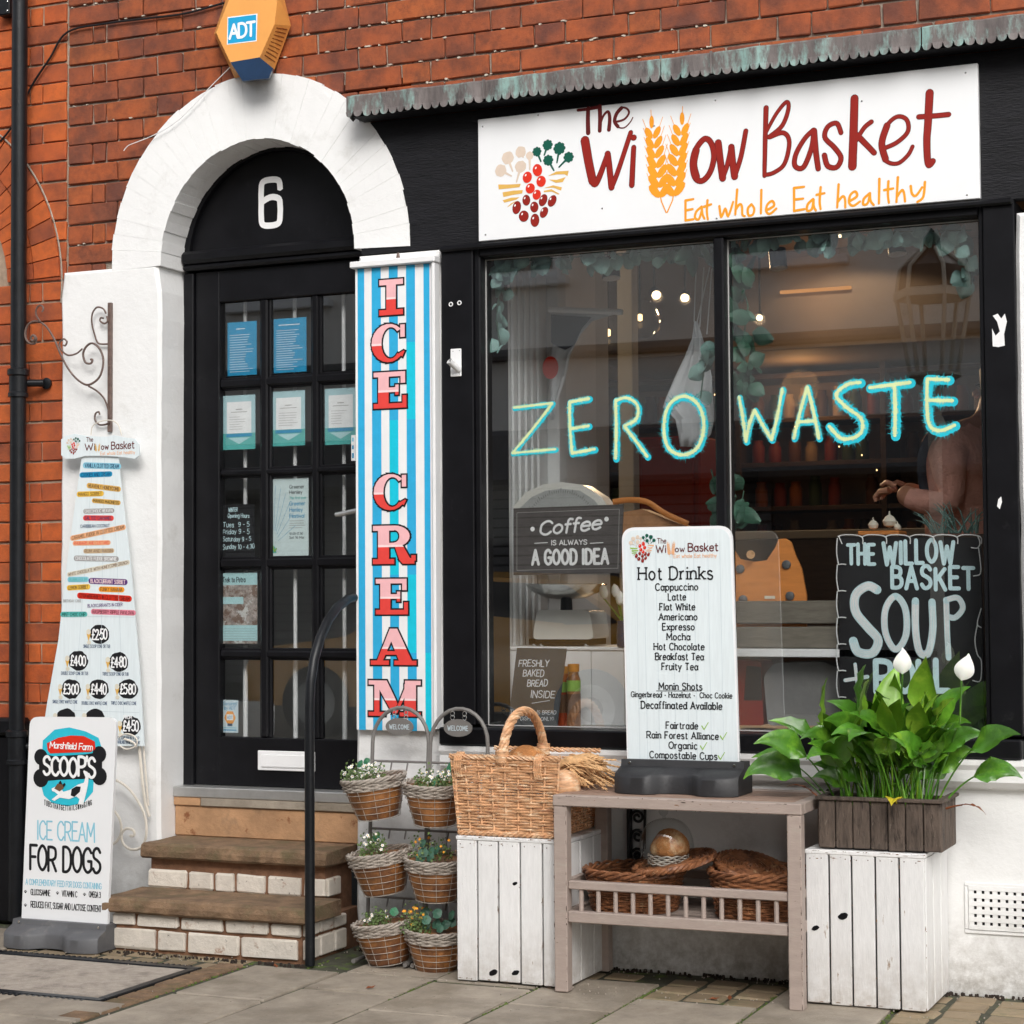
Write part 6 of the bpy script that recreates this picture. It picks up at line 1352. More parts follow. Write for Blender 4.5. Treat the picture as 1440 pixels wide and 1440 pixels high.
# back shelves with jars and bottles
su=thing('shelf_unit','dark wooden shelf unit full of jars on the back wall','shelves',(1.2,4.3,FL))
for z in(1.42,1.66,1.9,2.14,2.38): box('shelf',m_darkwood,su,.0,3.2,4.25,4.58,z,z+.025,.002)
for x in(-.02,.78,1.58,2.38,3.2): box('upright',m_darkwood,su,x,x+.03,4.24,4.585,FL,2.44,.002)
jar_me=[]
for mt in(paint('jar_brown',(.12,.05,.02)),paint('jar_amber',(.25,.08,.02)),paint('jar_cream',(.3,.22,.14)),paint('jar_dark',(.05,.025,.02)),paint('jar_green',(.04,.07,.03)),paint('jar_red',(.2,.03,.015))):
    s=MB(); s.lathe([(.034,0),(.036,.01),(.036,.09),(.026,.105),(.028,.125),(0,.126)],(0,0,0),12); jar_me.append(s.mesh('jar',mt,True))
random.seed(3)
for zi,z in enumerate((1.4455,1.6855,1.9255,2.1655)):
    x=.05
    while x<2.9:
        if random.random()<.93 and not any(abs(x-u)<.07 for u in(.79,1.6,2.4)):
            o=inst('jar',random.choice(jar_me),None,(x,4.33+random.uniform(0,.06),z),scale=[1,1,random.uniform(.85,1.35)]); tag(o,'small jar or bottle standing on the %s shelf at the back of the shop'%('lowest','second lowest','second highest','highest')[zi],'jar','jars on the back shelves')
        x+=random.uniform(.078,.11)
ct=thing('shop_counter','dark counter in front of the back shelves','counter',(1.6,3.6,FL)); box('front',m_darkwood,ct,.6,3.4,3.3,3.7,FL,1.48,.004); box('top',m_ingrey,ct,.56,3.44,3.26,3.74,1.4805,1.52,.004)
sc_=thing('red_cabinet','dark red cabinet standing at the back left of the shop','cabinet',(.5,3.2,FL)); q0=W(895,700,3.2); q1=W(985,700,3.2); m_rc=paint('dark_red_cabinet',(.22,.02,.012)); box('body',m_rc,sc_,q0.x,q1.x,3.2,3.6,FL,2.0,.01); box('door',m_rc,sc_,q0.x+.03,q1.x-.03,3.185,3.1995,.6,1.95,.006)
pf=thing('picture_frame','framed prints on the brown back wall of the shop','picture',(-.1,4.55,2)); q0=W(905,520,4.55); q1=W(950,470,4.55); box('frame',m_darkwood,pf,q0.x,q1.x,4.56,4.598,q0.z,q1.z,.004); box('print',pm('cream'),pf,q0.x+.04,q1.x-.04,4.555,4.5595,q0.z+.03,q1.z-.03,0)
# lamps
def spot(px,py,Y,r,lab,lit=True,wt=5):
    q=W(px,py,Y); t=thing('ceiling_spotlight',lab,'spotlight',q,'ceiling spotlights')
    s=MB(); d=(CAM-q).normalized(); d=(d+Vector((random.uniform(-.3,.3),0,-.35))).normalized() if lit else Vector((.1,-.1,-1)).normalized()
    s.tube([q-d*r*2.6,q-d*.003],r*1.12,16); s.build('shade',m_iron,t,smooth=True)
    s=MB(); s.tube([q-d*.002,q],r*(.96 if lit else 1.13),16); s.build('bulb' if lit else 'rim',m_bulbw if lit else m_white,t)
    s=MB(); s.tube([q-d*r*2.6,Vector((q.x-d.x*r*2.6,q.y-d.y*r*2.6,2.949))],.006,6); s.build('stem',m_iron,t)
    if lit:
        L=bpy.data.lights.new('spot_glow','SPOT'); L.energy=wt; L.color=(1,.66,.36); L.spot_size=R(130); L.spot_blend=.8; L.shadow_soft_size=.03; lo=bpy.data.objects.new('spot_glow',L); lo.rotation_euler=d.to_track_quat('-Z','Y').to_euler(); link(lo,t,q+d*.02,rot=d.to_track_quat('-Z','Y').to_euler())
spot(829,393,2.6,.022,'lit round ceiling spotlight, highest of those in the left pane',wt=30); spot(923,415,3.0,.023,'lit round ceiling spotlight above the hanging cotton bag',wt=30); spot(963,419,3.1,.022,'lit spotlight turned side on beside the bag strings',wt=20)
spot(1068,447,3.4,.017,'tiny lit lamp behind the dark garland leaves by the mullion',wt=8)
spot(860,392,.75,.030,'unlit dark cylinder spotlight in the left pane',lit=False); spot(1095,378,.75,.028,'unlit dark cylinder spotlight right of the mullion',lit=False); spot(1262,358,.75,.028,'unlit dark cylinder spotlight near the right of the window',lit=False)
dl=thing('downlight','small lit downlight in the shop ceiling','light',W(1180,373,3.2)); q=W(1180,373,3.25); s=MB(); s.lathe([(0,-.002),(.05,-.002),(.05,.0),(0,0)],(q.x,q.y,2.947),16); s.build('lens',m_bulbw,dl)
L=bpy.data.lights.new('downlight_glow','SPOT'); L.energy=9; L.color=(1,.68,.4); L.spot_size=R(150); L.shadow_soft_size=.05; link(bpy.data.objects.new('downlight_glow',L),dl,(q.x,q.y,2.93))
st_=thing('strip_light','warm glowing strip lamp under the bulkhead','light',(1.2,3.58,2.9)); a=W(1095,409,3.55);b=W(1195,409,3.55); box('tube',emis('warm_strip',(1,.42,.12),.5),st_,a.x,b.x,3.57,3.59,a.z-.012,a.z+.004,.002)
L=bpy.data.lights.new('strip_glow','POINT'); L.energy=1.2; L.color=(1,.5,.2); L.shadow_soft_size=.2; link(bpy.data.objects.new('strip_glow',L),st_,(a.x+.2,3.45,a.z-.05))
L=bpy.data.lights.new('shelf_glow','POINT'); L.energy=2.5; L.color=(1,.5,.18); L.shadow_soft_size=.1; link(bpy.data.objects.new('shelf_glow',L),su,(1.2,4.05,2.3))
for i,(px,py) in enumerate(((855,480),(900,458))):
    q=W(px,py,1.9+i*.5); t=thing('pendant_lamp','clear glass pendant lamp hanging in the left pane'+(', lower' if i==0 else ', smaller and higher'),'lamp',q)
    s=MB(); s.lathe([(.03,.12),(.07,.09),(.095,.03),(.09,-.02),(.06,-.05)],q,24); s.build('shade',m_cloche,t,smooth=True); s=MB(); s.lathe([(0,.02),(.012,.025),(.012,.05),(0,.055)],q,10); s.build('bulb',m_bulb,t); s=MB(); s.tube([q+Vector((0,0,.055)),Vector((q.x,q.y,2.949))],.004,5); s.build('cord',m_iron,t)
# little fairy lights glinting in the back
s=MB(); ft=[]
for px,py in((840,520),(843,531),(850,548),(838,567),(845,585),(1005,555),(1212,640),(1233,661),(1180,628),(856,683),(851,692),(1215,598),(1118,600)): q=W(px,py,3.15); s.lathe([(0,-.005),(.004,0),(0,.005)],q,8)
tag(s.build('fairy_lights',m_bulb,None),'scattered tiny warm fairy lights deep in the shop','fairy lights',kind='stuff')
# ------------------------------------------------------------------ window display
Zt=1.032
wb=thing('white_display_box','white wooden box low in the left window pane under the scales','box',(1.4,.3,.77)); a=W(697,1018,.26);b=W(878,1018,.26)
for k in range(4):
    x0=a.x+(b.x-a.x)*k/4; box('board',m_white,wb,x0+.001,x0+(b.x-a.x)/4-.001,.26,.272,.764,Zt-.013,.002)
box('top',m_white,wb,a.x-.003,b.x+.003,.255,.58,Zt-.0125,Zt,.003); box('side',m_white,wb,b.x-.012,b.x,.273,.57,.764,Zt-.013,.002); box('side',m_white,wb,a.x,a.x+.012,.273,.57,.764,Zt-.013,.002)
sc2=thing('weighing_scales','cream enamel shop scales with arched dial behind the coffee sign','scales',(1.45,.38,Zt)); Yc=.36
def rbox(name,mat,par,px0,px1,py0,py1,Y,t,r,taper=0):
    P=[WX(px0-taper,py1,Y),WX(px1+taper,py1,Y),WX(px1,py0,Y),WX(px0,py0,Y)]
    MB().prism(rounded(P,r,6),Y,Y+t).build(name,mat,par)
rbox('body',m_enamel,sc2,755,829,858,899,Yc-.03,.16,.02,6)
box('foot_plate',m_black,sc2,W(748,905,Yc).x,W(834,905,Yc).x,Yc-.03,Yc+.13,Zt+.004,W(790,898,Yc).z,.002)
for px in(752,762,825): q=W(px,905,Yc-.02); s=MB(); s.lathe([(.010,0),(.011,.008),(.006,.014)],(q.x,Yc-.02,Zt+.0),10); s.build('foot',m_steel,sc2,smooth=True)
q=W(792,838,Yc); s=MB(); s.lathe([(.022,-.05),(.020,0),(.03,.005)],(q.x,Yc+.03,q.z),12); s.build('neck',m_iron,sc2,smooth=True)
s=MB(); s.lathe([(.02,-.025),(.07,-.02),(.115,.0),(.145,.028),(.142,.030),(.11,.005),(0,-.015)],(q.x,Yc+.03,q.z+.012),32); s.build('pan',m_steel,sc2,smooth=True)
A=[WX(718,736,Yc),WX(722,712,Yc),WX(740,692,Yc),WX(765,681,Yc),WX(790,678,Yc),WX(820,682,Yc),WX(845,698,Yc),WX(858,716,Yc),WX(860,760,Yc),WX(720,760,Yc)]
B=[WX(728,736,Yc),WX(732,714,Yc),WX(748,699,Yc),WX(768,690,Yc),WX(790,687,Yc),WX(816,690,Yc),WX(836,703,Yc),WX(849,720,Yc),WX(849,755,Yc),WX(728,755,Yc)]
MB().prism(A[::-1],Yc,Yc+.08).build('dial_housing',m_enamel,sc2); MB().prism(B[::-1],Yc-.003,Yc-.0005).build('dial_face',paint('dial_grey',(.42,.43,.42)),sc2)
F=Flat(Yc-.0045)
cx,cz=WX(790,760,Yc)
for i in range(41):
    t=R(25+130*i/40); r0,r1=.150,.158+(.008 if i%5==0 else 0); F.stroke([(cx+r0*math.cos(t)*.98,cz+r0*math.sin(t)*1.12),(cx+r1*math.cos(t)*.98,cz+r1*math.sin(t)*1.12)],.0012,cap=False)
for i in range(9): t=R(30+15*i); F.stroke([(cx+.06*math.cos(t),cz+.06*math.sin(t)),(cx+.13*math.cos(t),cz+.13*math.sin(t))],.0006,cap=False)
F.build('dial_print',pm('black'),sc2)
cf=thing('coffee_sign','brown tin sign reading Coffee is always a good idea, hanging in the window','sign',(1.45,.12,1.28)); Yf=.10
P=[WX(722,809,Yf),WX(872,806,Yf),WX(877,709,Yf),WX(722,715,Yf)]
MB().prism(P,Yf,Yf+.004).build('plate',M('tin_sign_brown',(.08,.07,.066),.5,.25,10,.2,60,stretch=(2,2,14),dirt=((.2,.18,.17),20,.6,.72)),cf)
F=Flat(Yf-.0006); f2=Flat(Yf-.0006)
for P in (((727,802),(869,799),(871,716),(727,721),(727,802)),): f2.stroke([WX(x,y,Yf) for x,y in P],.0022)
f2.build('border',pm('grey'),cf)
ptext(F,'Coffee',757,846,752,19,Yf,w=.17,slant=.2,gap=.14,tilt=.08,jit=.02); ptext(F,'IS ALWAYS',775,826,766,6.5,Yf,w=.2); ptext(F,'A GOOD IDEA',747,857,793,20,Yf,w=.2,gap=.26)
for x0,x1 in((752,770),(830,848)): F.stroke([WX(x0,764,Yf),WX(x1,763,Yf)],.0025)
for x,y in((749,744),(853,730)): a=WX(x,y,Yf); F.disc(a[0],a[1],.008)
F.build('lettering',pm('white'),cf)
sl_=thing('slate_sign','leaning grey slate chalked Freshly baked bread inside','sign',(1.3,.13,.77)); Ys=.115
P=[WX(713,1027,Ys),WX(782,1029,Ys),WX(796,912,Ys),WX(727,911,Ys)]
def lean(v): return (v[0],v[1]+(v[2]-.77)*.0,v[2])
MB().prism([(x+random.uniform(-.001,.001),z) for x,z in P],Ys,Ys+.007).build('slate',m_slate,sl_)
F=Flat(Ys-.0006)
for t,x0,x1,y,h in(('FRESHLY',729,772,937,9),('BAKED',735,765,951,9),('BREAD',741,770,965,9),('INSIDE',746,780,981,9.5),('THIS BREAD IS BREAD',717,782,1004,5),('FOR DISPLAY ONLY!',717,778,1013,5)): ptext(F,t,x0,x1,y,h,Ys,w=.13,slant=.15,jit=.05)
F.stroke([WX(748,989,Ys),WX(773,985,Ys)],.0018); F.build('chalk_lettering',pm('white'),sl_)
for i,(px,pt,lab) in enumerate(((807,932,'orange sauce jar with paper label standing right of the slate'),(793,936,'orange sauce jar half hidden behind the slate'))):
    q=W(px,1007,.17+i*.04); z1=W(px,pt,.17).z; h=z1-.765; t=thing('sauce_jar',lab,'jar',(q.x,q.y,.765)); r=.0235
    s=MB(); s.lathe([(r,0),(r,h*.75),(r*.75,h*.82),(r*.72,h*.86)],(q.x,q.y,.764),18); s.build('glass_body',m_liner if i==0 else paint('sauce_red',(.35,.05,.01)),t,smooth=True); s=MB(); s.lathe([(r*.85,0),(r*.85,h*.12),(0,h*.125)],(q.x,q.y,.764+h*.865),18); s.build('lid',pm('amber'),t,smooth=True)
    s=MB(); s.lathe([(r*1.02,0),(r*1.02,h*.3)],(q.x,q.y,.764+h*.22),18); s.build('label_print',pm('brown'),t); s=MB(); s.lathe([(r*1.025,0),(r*1.025,h*.17)],(q.x,q.y,.764+h*.56),18); s.build('label_print',pm('green'),t)
tv=thing('tulip_vase','white tulips tied in a small dark glass vase','flowers',(W(868,900,.2).x,.2,Zt)); q=W(869,905,.22)
s=MB(); s.lathe([(.02,0),(.024,.03),(.018,.075),(.022,.09)],(q.x,.22+.05,Zt),16); s.build('vase',m_blue,tv,smooth=True)
for px,py in((849,833),(866,832),(872,842)):
    a=W(px,py,.26); s=MB(); s.lathe([(0,-.024),(.012,-.016),(.016,0),(.011,.018),(0,.028)],a,12,Matrix.Rotation(random.uniform(-.3,.3),3,'Y')); s.build('tulip_head',m_petal,tv,smooth=True); s=MB(); s.tube([a-Vector((0,0,.02)),(q.x,.27,Zt+.085)],.003,5); s.build('stem',m_leaf,tv)
bk_=thing('tan_handbag','folded tan paper bag with handle behind the hot drinks board','bag',(W(900,740,.3).x,.3,1.35)); 
s=MB(); P=[Vector(W(x,y,.3)) for x,y in((862,706),(885,703),(910,706),(935,722),(968,737))]; s.tube([Vector(p) for p in crom([tuple(p) for p in P],False,5)],.010,6,flat=.4); s.build('strap',m_oak,bk_,smooth=True)
P=[WX(x,y,.34) for x,y in((872,790),(975,790),(972,742),(940,730),(905,716),(870,722))]; MB().prism(P[::-1] if 0 else P,.32,.40).build('body',M('kraft_paper',(.4,.2,.09),.6,.3,14,.6,20),bk_)
# shelf, grey crate with orange board
sh_=thing('white_shelf','white shelf board in the right window pane','shelf',(2.2,.25,1.0)); a=W(1030,918,.12);b=W(1186,918,.12); box('board',m_white,sh_,a.x-.12,b.x+.3,.12,.42,1.006,1.032,.002); box('support',m_ingrey,sh_,a.x-.12,a.x-.1,.13,.4,.763,1.0055,.002); box('support',m_ingrey,sh_,b.x+.28,b.x+.3,.13,.4,.763,1.0055,.002)
gc=thing('grey_crate','grey slatted wooden crate on the white window shelf','crate',(2.2,.2,1.03)); a=W(1035,900,.14);b=W(1178,900,.14)
for z0,z1 in((1.034,1.103),(1.113,1.187)): box('slat',m_greywood,gc,a.x,b.x,.14,.150,z0,z1,.003); box('slat',m_greywood,gc,a.x,b.x,.33,.34,z0,z1,.003); box('slat',m_greywood,gc,b.x-.01,b.x,.1505,.3295,z0,z1,.003); box('slat',m_greywood,gc,a.x,a.x+.01,.1505,.3295,z0,z1,.003)
box('floor_slat',m_greywood,gc,a.x+.01,b.x-.01,.151,.329,1.033,1.04,.001)
ob=thing('orange_board','orange brown cut out wooden board with black round magnets in the grey crate','board',(2.1,.2,1.05)); P=[WX(x,y,.19) for x,y in((1028,900),(1134,900),(1134,838),(1127,800),(1118,780),(1112,762),(1104,757),(1095,758),(1090,770),(1078,788),(1060,790),(1040,786),(1030,770),(1026,790))]
MB().prism(P,.19,.202).build('panel',m_oak,ob)
for x,y in((1041,800),(1106,794),(1045,843),(1111,838)):
    q=W(x,y,.188); s=MB(); s.lathe([(.0145,0),(.0145,.006),(.012,.008),(0,.008)],(q.x,.19,q.z),18,Matrix.Rotation(PI/2,3,'X')); s.build('magnet',m_base,ob,smooth=True)
F=Flat(.1885); a=WX(1075,838,.1885);b=WX(1090,842,.1885); F.poly([(a[0],b[1]),(b[0],b[1]),(b[0],a[1]),(a[0],a[1])]); F.build('price_label',pm('cream'),ob)
s=MB()
for i in range(14): a_=2*PI*i/14; q=W(1056,780,.17); s.tube([q,q+Vector((.014*math.cos(a_),-.004,.014*math.sin(a_)))],.003,4)
tag(s.build('twine_bow',m_straw,None),'small twine bow above the orange board','bow')
gb=thing('grey_cloth_bag','pale grey canvas bag standing under the white shelf','bag',(2.2,.3,.77)); m_canvas=M('grey_canvas',(.2,.195,.19),.9,.15,8,.5,40)
P=[WX(x,y,.22) for x,y in((1082,1020),(1190,1020),(1182,940),(1160,930),(1090,932),(1076,950))]; MB().prism(rounded(P,.02,4),.2,.36).build('body',m_canvas,gb)
rb_=thing('red_black_bag','dark red and black printed sack under the white shelf','bag',(2.1,.3,.77)); P=[WX(x,y,.22) for x,y in((1030,1020),(1074,1020),(1070,930),(1032,928))]; MB().prism(rounded(P,.01,3),.22,.36).build('body',m_rc,rb_); F=Flat(.2192); F.poly([WX(x,y,.2192) for x,y in((1046,985),(1072,985),(1070,938),(1050,936))]); F.build('print',pm('black'),rb_)
pb_=thing('pale_boxes','pale wooden frame boxes low in the window behind the drinks board','box',(1.7,.3,.77)); box('frame',m_white,pb_,W(848,1000,.3).x,W(852,1000,.3).x,.3,.31,.763,1.03,.002); box('box',paint('tan_box',(.36,.29,.22)),pb_,W(853,1000,.3).x,W(905,1000,.3).x,.3,.45,.763,.99,.003)
# soup blackboard with a loop of white wire lights
sb=thing('soup_blackboard','black board painted The Willow Basket soup with white wire lights round its edge','blackboard',(2.6,.12,.9)); Yb=.12
P=[WX(1182,1030,Yb),WX(1384,1030,Yb),WX(1379,756,Yb),WX(1178,754,Yb)]; MB().prism(P,Yb,Yb+.012).build('board',m_chalkb,sb)
Fa=Flat(Yb-.0006);Fb=Flat(Yb-.0014)
def C5(P): return crop(P,1060,700,3.0,Yb)
def brush(P,w,cl=False,k=5):
    q=crom(P,cl,k) if len(P)>2 else P
    Fa.stroke(q,w)
    for o in(-.28,-.08,.14,.3):
        n=len(q); r=[]
        for i in range(n):
            a=q[max(i-1,0)];b=q[min(i+1,n-1)]; dx,dz=b[0]-a[0],b[1]-a[1]; l=math.hypot(dx,dz) or 1; r.append((q[i][0]-dz/l*w*o*(1+.15*math.sin(i)),q[i][1]+dx/l*w*o))
        if len(r)>3: r=r[1:-1]
        Fb.stroke(r,w*random.uniform(.14,.26),w*.08)
brush(C5([(520,388),(480,372),(430,410),(430,480),(480,545),(525,600),(500,655),(440,650),(420,605)]),.029); brush(C5([(598,415),(556,470),(556,570),(598,640),(642,580),(640,470)]),.021,cl=True)
brush(C5([(682,435),(683,560),(700,650),(735,655),(755,560),(752,440)]),.023); brush(C5([(812,430),(816,560),(822,675)]),.018); brush(C5([(810,432),(860,422),(882,465),(850,505),(815,500)]),.018)
brush(C5([(386,770),(480,755)]),.012);brush(C5([(428,702),(440,820)]),.011)
FaT=Fa; 
for t,x0,x1,y,h in(('THE',1190,1232,792,27),('WILLOW',1240,1344,792,30),('BASKET',1252,1372,826,30)): ptext(Fa,t,x0,x1,y,h,Yb,w=.19,jit=.06,gap=.3,tilt=-.02 if t=='BASKET' else 0)
for t,x0,x1,y,h in(('THE',1190,1232,792,27),('WILLOW',1240,1344,792,30),('BASKET',1252,1372,826,30)): pass
ptext(Fa,'ROLL',1228,1338,972,42,Yb,w=.2,jit=.03)
Fa.build('painted_lettering',pm('chalkblue'),sb); Fb.build('brush_streaks',pm('white'),sb)
s=MB()
def wirepath(P): s.tube([Vector((x,Yb-.008,z)) for x,z in crom(crop(P,1060,700,3.0,Yb),False,5)],.0019,5)
for i in range(6):
    x=352+i*100; wirepath([(x+5,165+3*(i%2)),(x+30,157),(x+80,158),(x+108,168),(x+110,195)])
for i in range(6):
    y=170+i*112; wirepath([(355,y),(352,y+60),(360,y+112)]); wirepath([(358,y+112),(375,y+110),(392,y+112)])
wirepath([(945,158),(956,190),(945,212),(918,210)]); wirepath([(950,212),(958,270),(958,320),(928,330)]); wirepath([(962,465),(945,530),(962,548)]); wirepath([(945,535),(935,600),(945,660),(962,690),(958,770),(925,770)]); wirepath([(362,165),(375,195)])
s.build('wire_lights',m_white,sb,smooth=True)
# garlic basket and air plants above the board
gbk=thing('garlic_basket','small tray of garlic bulbs above the soup board','basket',(W(1240,745,.4).x,.4,1.43)); a=W(1210,749,.42);b=W(1268,749,.42); box('tray',m_oak,gbk,a.x,b.x,.38,.5,a.z-.01,a.z+.004,.002); box('stand',m_darkwood,gbk,a.x,b.x,.38,.5,.763,a.z-.0105,.002)
for px,py,r in((1228,738,.018),(1251,733,.024),(1262,741,.013)):
    q=W(px,py,.42); s=MB(); s.lathe([(0,-r*.9),(r*.8,-r*.6),(r,0),(r*.6,r*.6),(r*.15,r*.9),(r*.1,r*1.4),(0,r*1.4)],q,14); tag(s.build('garlic_bulb',pm('cream'),None,smooth=True),'%s garlic bulb on the little tray above the soup board'%{1228:'left pale',1251:'middle and largest',1262:'right and smallest'}[px],'garlic',group='garlic bulbs on the tray')
ap=thing('air_plants','grey spiky air plants at the right above the soup board','plant',W(1345,745,.4)); box('stand',m_darkwood,ap,W(1300,750,.4).x,W(1385,750,.4).x,.38,.5,.763,W(1340,752,.4).z,.002)
for i in range(34):
    a=Vector(W(random.uniform(1310,1375),750,.42+random.uniform(-.02,.04))); an=R(random.uniform(40,140)); l=random.uniform(.05,.13); s=MB(); P=[a,a+Vector((math.cos(an)*l*.6,random.uniform(-.02,.02),math.sin(an)*l*.6)),a+Vector((math.cos(an)*l*1.2,random.uniform(-.03,.03),math.sin(an)*l*.85))]; q=[Vector(p) for p in crom([tuple(p) for p in P],False,5)]
    s.tube(q,[.0036*(1-k/len(q))+.0004 for k in range(len(q))],4); s.build('leaf',m_euc,ap)
# hanging things
m_cloth=M('white_cotton',(.62,.64,.66),.85,.08,8,.3,120)
def cloth(name,par,rows,Y,mat,amp=.012,n=16):
    s=MB();vs=[]
    for j,(y,xa,xb) in enumerate(rows):
        for i in range(n+1):
            t=i/n; q=W(xa+(xb-xa)*t,y,Y); vs.append((q.x,Y+amp*math.sin(t*9+j*.5)+amp*.6*math.sin(t*21+j),q.z))
    s.add(vs,[(j*(n+1)+i,j*(n+1)+i+1,(j+1)*(n+1)+i+1,(j+1)*(n+1)+i) for j in range(len(rows)-1) for i in range(n)]); s.keep=True
    o=s.build(name,mat,par,smooth=True); md=o.modifiers.new('thickness','SOLIDIFY'); md.thickness=.0015; return o
ap_=thing('hanging_apron','white apron with dark top and round red badge hanging in the left pane','apron',W(810,440,.55))
cloth('cloth',ap_,[(436,776,872),(441,776,868),(452,776,834),(470,776,818),(488,776,808),(500,774,802),(530,774,796),(560,774,786),(590,774,779)],.62,m_cloth,.004,10)
a=W(772,435,.6);b=W(875,439,.6); s=MB(); s.tube([a,b],.011,10); s.build('rail',m_white,ap_,smooth=True)
F=Flat(.606); P=[WX(x,y,.606) for x,y in((775,442),(832,446),(818,462),(808,485),(795,492),(785,488),(775,482))]; F.poly(P[::-1]); F.build('dark_bib',paint('bib_charcoal',(.03,.03,.035)),ap_)
F=Flat(.604); a=WX(774,517,.604); F.disc(a[0],a[1],.032,.042,0,20); F.build('round_badge',pm('brightred'),ap_)
tg=thing('cotton_bag','white cotton tote bag hanging by strings beside the window mullion','bag',W(980,450,.35))
cloth('cloth',tg,[(452,976,980),(475,972,988),(500,962,996),(530,948,1003),(560,936,1004),(573,932,1004),(590,950,1004),(610,954,1000),(628,957,985)],.33,m_cloth,.010)
for P in(((979,375),(976,452)),((998,376),(980,454)),((990,376),(984,460)),((1001,378),(994,470))): s=MB(); s.tube([W(x,y,.33) for x,y in P],.0022,4); s.build('string',m_cloth,tg)
# eucalyptus garland
gl_=thing('leaf_garland','eucalyptus leaf garland along the top and sides of the shop window','garland',(2.0,.12,2.3))
def rleaf(name,mat,L=.05,wd=.042):
    s=MB();vs=[];N=5;K=4
    for i in range(N+1):
        t=i/N; w_=wd*.5*math.sin(PI*min(.97,max(.03,t**.8)))**.7
        for k in range(-2,3): u=k/2; vs.append((u*w_,-.006*math.sin(PI*t)+abs(u)*.006,L*t))
    s.add(vs,[(i*5+k,i*5+k+1,(i+1)*5+k+1,(i+1)*5+k) for i in range(N) for k in range(4)]); s.keep=True; return s.mesh(name,mat,True)
GL=[rleaf('garland_leaf',m_euc,.062,.055),rleaf('garland_leaf',m_euc,.05,.05)]; GD=[rleaf('garland_leaf',m_eucdk,.085,.05),rleaf('garland_leaf',m_eucdk,.07,.055)]
random.seed(9)
def gar(P,n,L,Y0=.085,Y1=.17,sp=10,down=True):
    tot=[]; 
    s=MB(); q=[W(x,y,(Y0+Y1)/2) for x,y in P]; s.tube(q,.0025,5); s.build('stem',m_eucdk,gl_)
    for i in range(n):
        t=random.random()*(len(P)-1); k=min(int(t),len(P)-2); u=t-k; x=P[k][0]+(P[k+1][0]-P[k][0])*u+random.uniform(-sp,sp); y=P[k][1]+(P[k+1][1]-P[k][1])*u+random.uniform(-sp,sp)*.8; Y=random.uniform(Y0,Y1)
        x=max(x,696); q=W(x,y,Y); inst('leaf',random.choice(L),gl_,q,rot=(random.uniform(-.7,.7),random.uniform(1.9,4.4) if down else random.uniform(0,6.2),random.uniform(-1.2,1.2)),scale=[random.uniform(.7,1.2)]*3)
gar([(700,360),(702,410),(698,450),(704,490)],22,GL,sp=7)
gar([(690,370),(800,362),(900,355),(1000,345)],62,GL,sp=12); gar([(1030,338),(1150,330),(1270,326),(1366,324)],74,GL,sp=14); gar([(1345,330),(1362,370),(1366,400)],12,GL,sp=9)
gar([(1034,350),(1040,390),(1052,430),(1045,480),(1048,520),(1040,560)],44,GD,sp=14,down=False); gar([(1000,480),(990,520),(985,560)],8,GL,sp=9); gar([(1000,660),(1010,700),(1040,730),(1046,690)],16,GD,Y0=.1,sp=14,down=False); gar([(1010,350),(985,340),(960,345)],10,GD,sp=10)
# ZERO WASTE painted on the panes
zw=thing('zero_waste_lettering','turquoise and lime painted words Zero Waste across the window glass','window lettering',(2.0,.05,1.8)); Yz=.0488
Fc_=Flat(Yz+.0004);Fa=Flat(Yz);Fb=Flat(Yz-.0005)
def Z1(P): return crop(P,660,300,3.6,Yz)
def Z2(P): return crop(P,1000,280,3.273,Yz)
def zs(P,w1=.019,w2=.010,cl=False,dx=-.003,dz=.003):
    q=crom(P,cl,5) if len(P)>2 else P
    if len(q)==2: q=[(q[0][0]+(q[1][0]-q[0][0])*i/6,q[0][1]+(q[1][1]-q[0][1])*i/6) for i in range(7)]
    w1*=1.22; Fc_.stroke(q,w1*.95,bristle=1.0); Fa.stroke(q,w1,bristle=.6); Fb.stroke([(x+dx,z+dz) for x,z in q],w2,bristle=1.3)
def lin(P): return P
for P in(Z1([(230,988),(425,965)]),Z1([(425,965),(330,1090),(222,1218)]),Z1([(222,1218),(440,1198)])): zs(P,.015,.008)
for P in(Z1([(512,965),(515,1100),(525,1220)]),Z1([(512,960),(610,942)]),Z1([(520,1095),(608,1080)]),Z1([(528,1218),(638,1198)]),Z1([(745,950),(748,1100),(745,1245)]),Z1([(745,955),(800,938),(855,975),(850,1045),(790,1080)]),Z1([(790,1083),(850,1160),(905,1235)])): zs(P)
zs(Z1([(1090,930),(1015,975),(990,1080),(1008,1185),(1080,1228),(1160,1190),(1192,1080),(1165,975)]),.021,.011,cl=True)
for P in(Z2([(133,915),(150,1010),(165,1120)]),Z2([(165,1120),(180,1040),(205,975)]),Z2([(205,975),(245,1050),(283,1112)]),Z2([(283,1112),(310,1000),(332,878)]),Z2([(385,1105),(415,980),(447,868)]),Z2([(447,868),(475,980),(500,1105)]),Z2([(400,1030),(475,1025)])): zs(P,.017,.010)
for P in(Z2([(690,848),(630,858),(580,905),(625,960),(695,1015),(690,1085),(610,1108),(548,1050)]),Z2([(735,872),(920,848)]),Z2([(848,865),(852,970),(850,1092)]),Z2([(1000,835),(998,950),(1010,1045),(1060,1070),(1125,1045)]),Z2([(1000,832),(1098,836)]),Z2([(1005,930),(1115,932)])): zs(P,.025,.011)
Fc_.build('teal_paint',paint('zero_teal',(.015,.2,.22)),zw); Fa.build('turquoise_paint',paint('zero_cyan',(.02,.48,.6)),zw); Fb.build('lime_paint',pm('lime'),zw)
